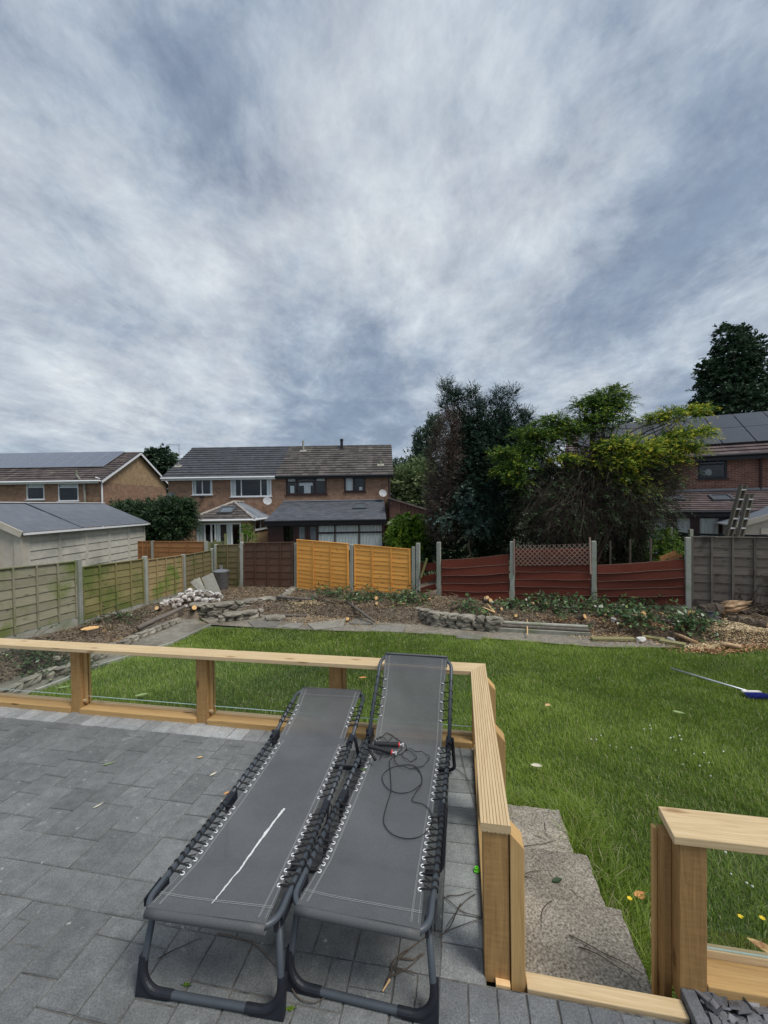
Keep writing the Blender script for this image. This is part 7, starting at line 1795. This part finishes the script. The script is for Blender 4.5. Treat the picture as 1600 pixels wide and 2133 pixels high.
flakes('wood_chips', 'scattered pale wood chips on the back bed and path', 'wood chips', lambda q: band(q) if q.random() < .5 else blobs([(620, 1262, 50, 16), (560, 1252, 80, 14), (480, 1240, 40, 12), (1280, 1315, 90, 14), (840, 1265, 120, 16), (690, 1285, 120, 12), (225, 1322, 60, 8)])(q), 21000, .015, .055, M['chips'], 2, .03, .5, .4)
flakes('path_grit', 'fine grit, bits of twig and chippings lying on the back path', 'grit', pathf, 9000, .01, .03, M['chips'], 8, .008, .6, .3)
flakes('sawdust', 'heap of pale yellow sawdust at the right end of the back bed', 'sawdust', blobs([(1540, 1303, 34, 10), (1520, 1318, 60, 16), (1575, 1325, 60, 12), (1470, 1338, 40, 7), (635, 1268, 36, 8)]), 19000, .012, .038, M['saw'], 3, .035, .6, .3)
flakes('bark_chips', 'orange brown bark pieces strewn at the right end of the bed', 'bark pieces', blobs([(1300, 1300, 120, 16), (1420, 1318, 110, 18), (1560, 1335, 80, 12), (1180, 1298, 80, 8), (375, 1268, 20, 6), (1480, 1345, 90, 9)]), 4200, .02, .09, M['orange_chips'], 4, .04, .35, .4)
# cut leafy brash
def brash(name, label, zones, nclump, seed, leaf=.075, mt=None, hgt=.22):
    q = random.Random(seed); V = []; F = []; Rr = []; mb = MB()
    for _ in range(nclump):
        z = q.choices(zones, [a[2] * a[3] for a in zones])[0]; p = G(z[0] + q.gauss(0, .5) * z[2], z[1] + q.gauss(0, .5) * z[3], .1); x_, y_ = p.x, p.y; h0 = max(bed_z(x_, y_), lawn_z(x_, y_) + .01)
        d_ = Vector((q.gauss(0, 1), q.gauss(0, 1), abs(q.gauss(0, .35)))).normalized(); L = q.uniform(.18, .5); s_ = Vector((x_, y_, h0 + q.random() ** 1.6 * hgt)); e = s_ + d_ * L
        e.z = max(e.z - .08, h0 + .02); mb.tube([s_, s_.lerp(e, .5) + Vector((0, 0, .02)), e], [.006, .004, .002], 4, caps=False)
        for k in range(q.randint(5, 9)):
            c = s_.lerp(e, q.uniform(.15, 1)); ld = (d_ * .5 + Vector((q.gauss(0, 1), q.gauss(0, 1), q.gauss(-.1, .5)))).normalized(); l_ = leaf * q.uniform(.6, 1.5); w2 = ld.cross(Vector((q.gauss(0, .5), q.gauss(0, .5), 1))).normalized() * l_ * .26; b0 = len(V)
            V += [tuple(c), tuple(c + ld * l_ * .45 + w2), tuple(c + ld * l_), tuple(c + ld * l_ * .45 - w2)]; F.append((b0, b0 + 1, b0 + 2, b0 + 3)); Rr.append(min(1, max(0, q.gauss(.45, .25))))
    o = np_mesh(name, V, F, Rr, mt or M['leaf_g']); tag(o, label, 'cut branches', kind='stuff'); st_ = mb.build('twigs', M['twig'], o); return o
brash('laurel_cuttings', 'heaps of cut green laurel leaves lying along the back bed', [(690, 1254, 30, 9), (760, 1262, 60, 12), (850, 1268, 50, 14), (1090, 1275, 60, 12), (1160, 1262, 50, 16), (1190, 1280, 60, 14), (1290, 1290, 70, 14), (1375, 1272, 60, 14), (1420, 1310, 40, 14), (1462, 1318, 24, 12), (980, 1288, 30, 8), (1330, 1310, 40, 8)], 1050, 6, leaf=.082, hgt=.26)
brash('weed_patch', 'low green weeds in the left bed behind the railing', [(60, 1378, 40, 18), (110, 1368, 30, 12), (200, 1303, 20, 5), (255, 1296, 30, 6), (240, 1305, 40, 8), (150, 1385, 20, 10)], 300, 7, leaf=.05, hgt=.08)
# single cut branches and cut log pieces
q = random.Random(33)
brs = [((1015, 1266), (1028, 1280), .03, 'cutwood', 'thick pale peeled branch stub over the rough stone wall'), ((940, 1275), (990, 1262), .028, 'bark', 'long bark covered branch lying below the first red panel'), ((725, 1278), (780, 1284), .03, 'chipsolid', 'tan round stick lying at the path edge left of the rough wall'), ((825, 1262), (845, 1282), .012, 'cutwood', 'thin pale stick standing across the bed edge by the orange fence'), ((1005, 1272), (1030, 1282), .022, 'cutwood', 'pale bent stick at the end of the rough stone wall'), ((1098, 1292), (1099, 1330), .012, 'cutwood', 'thin pale cane leaning on the grey edging pieces'), ((1310, 1290), (1348, 1296), .035, 'splint', 'flat tan split log in the middle of the brash'), ((1375, 1283), (1398, 1296), .02, 'cutwood', 'pale bare stick in the brash left of the last red post'), ((1380, 1316), (1404, 1320), .025, 'rubble', 'white chalky strip of wood lying in the brash'), ((1405, 1333), (1452, 1348), .03, 'splint', 'long splintered bark strip at the lawn edge near the sawdust'), ((1500, 1352), (1545, 1358), .035, 'splint', 'brown bark slab half on the lawn at the right'), ((655, 1266), (700, 1262), .016, 'twig', 'thin dark stick lying by the ring of stones')]
M['chipsolid'] = M['pole']
for (a, b_, r_, mt_, lb) in brs: rod('branch', lb, 'branch', a, b_, r_, M[mt_], lift=.05)
DL = ['topmost sawn piece above the rough stone wall', 'middle sawn piece above the rough stone wall', 'lowest sawn piece above the rough stone wall', 'left small sawn piece below the trellis panel', 'upper small sawn piece below the trellis panel', 'right bright sawn piece below the trellis panel', 'small sawn piece right of the rough wall end', 'small sawn piece just over the grey edging pieces', 'upper of two sawn pieces below the orange panels', 'lower of two sawn pieces below the orange panels', 'sawn piece at the path edge by the tan round stick', 'sawn piece at the foot of the rubble heap', 'sawn piece in the bark at the poles of the left bed', 'sawn piece in the brash below the last red panel', 'sawn piece near the right end of the edging pieces', 'sawn piece in the brash right of the last trellis post', 'sawn piece beside the rounded dark grey stone']
discs = [(1017, 1246, .055), (1012, 1254, .05), (1022, 1260, .06), (1110, 1266, .045), (1119, 1262, .04), (1138, 1268, .055), (1045, 1277, .04), (1075, 1291, .035), (784, 1254, .05), (785, 1265, .04), (724, 1280, .04), (405, 1275, .06), (327, 1275, .05), (1340, 1290, .06), (1218, 1295, .05), (1260, 1288, .04), (1440, 1290, .07)]
for i, (x_, y_, r_) in enumerate(discs):
    c = gp(x_, y_); a = q.uniform(-.7, .7); d_ = Vector((math.sin(a), -math.cos(a), .45)).normalized(); c = c + Vector((0, 0, r_ + .05)); o = empty('cut_log', c, DL[i] + ', pale cut face showing', 'log', 'sawn branch pieces in the beds')
    mb = MB(); mb.tube([c, c - d_ * r_ * 3.2], [r_, r_ * 1.1], 10); mb.build('bark', M['bark'], o, smooth=False); mb = MB(); mb.tube([c + d_ * .001, c + d_ * .008], r_ * .93, 12); mb.build('cut_face', M['cutwood_o'] if i % 3 else M['cutwood'], o)
for i, (x_, y_) in enumerate(((1278, 1296), (1398, 1322), (1335, 1322), (598, 1235), (1016, 1243))):
    c = gp(x_, y_); mb = MB(); mb.rock(c + Vector((0, 0, .05)), (.20, .10, .07), seed=200 + i, M=Matrix.Rotation(q.uniform(0, 3), 3, 'Z')); o = mb.build('white_stone', M['rubble'], loc=c); tag(o, 'pale chalky lump ' + ('right of the edging pieces', 'near the short green plank', 'between the two green planks', 'below the dark brown fence panel', 'above the rough stone wall')[i], 'stone', 'pale lumps in the back bed')
# ring of small stones near the orange fence
c = gp(622, 1250); mb = MB()
for i in range(11): a = math.pi * (.95 + 1.1 * i / 10); mb.rock(c + Vector((math.cos(a) * .42, math.sin(a) * .42, .06)), (.16, .09, .14), seed=i, M=Matrix.Rotation(a, 3, 'Z'))
o = mb.build('planter_ring', M['stone'], loc=c); tag(o, 'curved broken ring of terracotta edging near the first orange panel', 'edging')

# broom lying on the lawn
p, q_ = G(1398, 1392, .06), G(1558, 1440, .07); br = empty('broom', p, 'lawn broom with a long pale handle and blue bristle head lying on the grass', 'broom')
mb = MB(); mb.tube([p, q_], .013, 8); mb.build('handle', M['alu'], br, smooth=True)
M['blue'] = pmat('blue_plastic', (0.03, 0.045, 0.24), (0.05, 0.07, 0.34), 30, .6, .3, .004, vary=.3)
d_ = (q_ - p).normalized(); sd = Vector((.80, -.58, 0)).normalized(); hc = q_ + d_ * .03; mb = MB(); mb.beam(hc - Vector((.09, -.02, 0)), hc + Vector((.12, -.0, 0)), .04, .025); mb.build('head', M['rubble'], br, bevel=.004)
mb = MB(); qq = random.Random(2)
for i in range(260):
    u = qq.uniform(-.09, .12); a = hc + Vector((u, qq.uniform(-.02, .02), 0)); mb.tube([a, a + Vector((u * .25 + qq.gauss(.02, .012), -.09 + qq.gauss(0, .01), qq.gauss(-.02, .012)))], .003, 3, caps=False)
mb.build('bristles', M['blue'], br)

# ------------------------------------------------------------------ things on the patio and steps
cp = P(993, 1815, 0.0); cpo = MB(); cpo.lathe([(.013, 0.0), (.014, .002), (.014, .005), (.0095, .007), (.009, .017), (.0055, .017), (.005, .008), (.001, .008)], cp + Vector((0, 0, .002)), 20)
M['lime'] = pmat('lime_plastic', (0.16, 0.70, 0.03), (0.2, 0.75, 0.05), 30, .4, 0, vary=0); o = cpo.build('plastic_cap', M['lime'], loc=cp, smooth=False); tag(o, 'small lime green plastic cap on the paving beside the railing', 'cap')
def twig_obj(name, label, runs, z_fn, r_=.0022, mt='twig', group=None, cat='twig'):
    mb = MB(); first = None
    for run in runs:
        pts_ = []
        for k_, (x_, y_) in enumerate(catmull([(float(a), float(b)) for a, b in run], 4)):
            p = P(x_, y_, z_fn(x_, y_)); pts_.append(p + Vector((0, 0, r_ + .003 + .004 * abs(math.sin(k_ * .7)))))
        first = first or pts_[0]; n_ = len(pts_); mb.tube(pts_, [r_ * (1 - .6 * i / n_) for i in range(n_)], 5)
    o = mb.build(name, M[mt], loc=first); tag(o, label, cat, group); return o
z0f = lambda x, y: 0.0
twig_obj('twig_bundle', 'bundle of forked brown twigs with one peeled end under the right lounger', [[(802, 2058), (815, 2030), (838, 1995), (875, 1965), (905, 1940)], [(815, 2030), (820, 2005), (845, 1985), (870, 1968)], [(812, 2040), (850, 2020), (885, 1990)], [(812, 2022), (840, 2024), (868, 2034)], [(835, 2000), (860, 2003), (880, 1990)]], z0f, .0032)
mb = MB(); p, q_ = P(797, 2065, .006), P(812, 2040, .008); mb.tube([p, q_], [.002, .004], 6); o = mb.build('peeled_stick', M['cutwood'], loc=p); tag(o, 'peeled pale end of a twig lying under the right lounger', 'twig')
twig_obj('twig', 'curved dark twig between the two loungers at their feet', [[(590, 2035), (620, 2080), (650, 2093), (683, 2080)]], z0f, .0025)
twig_obj('twig', 'long thin twig lying on the paving under the left lounger', [[(452, 1948), (520, 1965), (560, 2000), (590, 2035)], [(330, 2000), (380, 1975), (420, 1958)]], z0f, .0022)
twig_obj('twig', 'tangle of thin twigs on the narrow paving strip beside the right lounger', [[(925, 1870), (960, 1900), (1005, 1915)], [(960, 1885), (940, 1930), (925, 1945)], [(990, 1865), (960, 1890), (930, 1935)], [(915, 1955), (950, 1935), (1003, 1918)], [(930, 1870), (955, 1868), (985, 1860)]], z0f, .0022)
twig_obj('twig', 'long thin twig arching down beside the raised head of the right lounger', [[(948, 1500), (962, 1580), (978, 1640), (992, 1690)], [(945, 1600), (975, 1625), (995, 1660)]], z0f, .0022)
twig_obj('twig', 'dark twig on the first step tread near its front edge', [[(1185, 1950), (1250, 1985), (1310, 2015), (1340, 2035)], [(1205, 1975), (1260, 2000), (1330, 2050)]], lambda x, y: -.17, .0025)
twig_obj('twig', 'small hooked twig in the middle of the first step tread', [[(1150, 1878), (1130, 1900), (1128, 1940)], [(1190, 1855), (1205, 1875)]], lambda x, y: -.17, .0022)
twig_obj('twig', 'thin forked twig across the second step tread', [[(1090, 1828), (1105, 1818), (1128, 1817)], [(1092, 1828), (1110, 1832)]], lambda x, y: -.34, .0022)
twig_obj('twig', 'forked dark twig on the lowest step tread', [[(1090, 1765), (1130, 1760), (1160, 1752)], [(1135, 1715), (1138, 1740), (1152, 1752)], [(1115, 1742), (1140, 1752)]], lambda x, y: -.50, .0022)
def leaf_obj(name, label, x, y, z, L, wd, ang, mt, group=None, curl=.25):
    c = P(x, y, z); mb = MB(); n = 6; prev = None; Mx = Matrix.Rotation(ang, 3, 'Z')
    for i in range(n):
        f0, f1 = i / n, (i + 1) / n; w0, w1 = wd * math.sin(math.pi * f0) ** .8 / 2 + .0003, wd * math.sin(math.pi * min(.999, f1)) ** .8 / 2 + .0003; h0, h1 = L * curl * (f0 - .5) ** 2, L * curl * (f1 - .5) ** 2
        for sg in (-1, 1):
            pts_ = [Vector((L * f0, 0, h0)), Vector((L * f1, 0, h1)), Vector((L * f1, sg * w1, h1 + w1 * .35)), Vector((L * f0, sg * w0, h0 + w0 * .35))]
            pts_ = [c + Mx @ p + Vector((0, 0, .003)) for p in pts_]; mb.face(pts_ if sg > 0 else pts_[::-1], None, .5)
    o = mb.build(name, M[mt], loc=c); tag(o, label, 'leaf', group); return o
M['lf_orange'] = pmat('leaf_orange', (0.55, 0.22, 0.07), (0.65, 0.34, 0.12), 60, .7, .2, .001); M['lf_tan'] = pmat('leaf_tan', (0.50, 0.33, 0.14), (0.60, 0.44, 0.20), 50, .7, .2, .001, c3=(.3, .13, .06), sc3=14); M['lf_green'] = pmat('leaf_green', (0.22, 0.30, 0.11), (0.30, 0.38, 0.16), 50, .6, .2, .001); M['lf_pale'] = pmat('leaf_pale', (.50, .46, .36), (.62, .58, .46), 50, .7, .2, .001)
leaf_obj('fallen_leaf', 'small orange leaf on the paving left of the left lounger', 466, 1657, 0, .035, .02, .8, 'lf_orange')
leaf_obj('fallen_leaf', 'pale curled leaf on the paving near the left lounger foot section', 437, 1618, 0, .05, .018, .9, 'lf_pale')
leaf_obj('fallen_leaf', 'tan leaf scrap on the paving near the pale border setts', 410, 1580, 0, .04, .02, .3, 'lf_tan')
leaf_obj('fallen_leaf', 'thin white feather like scrap on the open paving at the left', 193, 1686, 0, .055, .012, 1.0, 'lf_pale')
leaf_obj('fallen_leaf', 'long green sprig on the paving at the left', 212, 1596, 0, .08, .012, .5, 'lf_green')
leaf_obj('fallen_leaf', 'dark green leaf on the middle of the second step', 1150, 1838, -.34, .06, .03, .2, 'f_laurel')
leaf_obj('fallen_leaf', 'large yellow tan leaf behind the glass of the right railing', 1555, 1958, -.45, .16, .05, -.75, 'lf_tan')
leaf_obj('fallen_leaf', 'crumpled brown leaf in the long grass beside the steps', 1322, 1872, -.52, .07, .05, .3, 'lf_orange', curl=.8)
leaf_obj('fallen_leaf', 'pale green broad leaf on the lawn behind the second railing pane', 280, 1452, -.70, .16, .07, .5, 'lf_green')
leaf_obj('fallen_leaf', 'long pale leaf on the lawn behind the first railing pane', 120, 1434, -.72, .15, .05, .3, 'lf_green')
leaf_obj('fallen_leaf', 'pale green oval leaf lying on the open lawn', 1400, 1482, -.66, .12, .05, -.6, 'lf_green')
leaf_obj('fallen_leaf', 'yellow leaf lying on the lawn beside the grooved railing', 1137, 1472, -.64, .08, .06, .6, 'lf_tan')
leaf_obj('fallen_leaf', 'brown leaf on the grass behind the railing near the raised lounger', 747, 1413, -.70, .12, .05, .1, 'lf_orange')
leaf_obj('fallen_leaf', 'crumpled white scrap on the lawn near the steps', 1105, 1595, -.60, .10, .05, -.2, 'lf_pale')
for (x_, y_, lb) in ((388, 2053, 'yellow green moss sprig on the paving beneath the left lounger'), (605, 2102, 'yellow green moss sprig on the paving between the lounger feet'), (757, 1604, 'green moss sprig caught in the lacing of the right lounger')):
    z_ = .0 if y_ > 1700 else .30; c = P(x_, y_, z_); mb = MB(); qq = random.Random(x_)
    for _ in range(26): a = qq.uniform(0, 6.28); e = c + Vector((math.cos(a) * qq.uniform(.004, .022), math.sin(a) * qq.uniform(.003, .012), qq.uniform(.001, .008))); s_ = c + Vector((qq.uniform(-.008, .008), qq.uniform(-.004, .004), .002)); mb.tube([s_, e], [.0012, .0005], 4)
    o = mb.build('moss_sprig', M['f_bright'], loc=c); tag(o, lb, 'moss')
for (x_, y_) in ((1545, 1920), (1588, 1910)):
    pass
for i, (x_, y_, lb) in enumerate(((1543, 1910, 'left yellow flower behind the glass of the right railing'), (1588, 1913, 'right yellow flower behind the glass of the right railing'), (1312, 1872, 'tiny yellow flower in the grass beside the steps'))):
    c = P(x_, y_, -.40); fl_ = empty('yellow_flower', c, lb, 'flower'); mb = MB()
    for k in range(6 if i else 5): a = 2 * math.pi * k / 6; e = c + Vector((math.cos(a) * .014, math.sin(a) * .014, .004)); s2 = Vector((-math.sin(a), math.cos(a), 0)) * .006; mb.face([c, c.lerp(e, .6) + s2, e, c.lerp(e, .6) - s2], None, .6)
    mb.build('petals', M['yellow'], fl_); mb = MB(); mb.tube([c - Vector((0, 0, .002)), c + Vector((.01, .01, -.2))], .0015, 4); mb.build('stem', M['f_bright'], fl_)

# small sticks and stems strewn over the beds
M['stick_mix'] = pmat('stick_mix', (0.10, 0.075, 0.05), (0.34, 0.27, 0.19), 2, .9, .2, .002, vary=.6)
mb = MB(); q = random.Random(55)
for i in range(1500):
    x_, y_ = band(q) if q.random() < .8 else leftbed(q); z_ = max(bed_z(x_, y_), lawn_z(x_, y_)) + q.uniform(.01, .10); a = q.uniform(0, 6.28); L_ = q.uniform(.08, .45) * (1.6 if q.random() < .1 else 1); r0 = q.uniform(.002, .007)
    c = Vector((x_, y_, z_)); d_ = Vector((math.cos(a), math.sin(a), q.gauss(0, .15))) * L_ / 2; k2 = Vector((q.gauss(0, .03), q.gauss(0, .03), q.uniform(0, .04)))
    mb.tube([c - d_, c + k2, c + d_], [r0, r0 * .8, r0 * .5], 4, caps=False)
o = mb.build('stick_litter', M['stick_mix']); tag(o, 'thin broken sticks and stems strewn over the planting beds', 'sticks', kind='stuff')
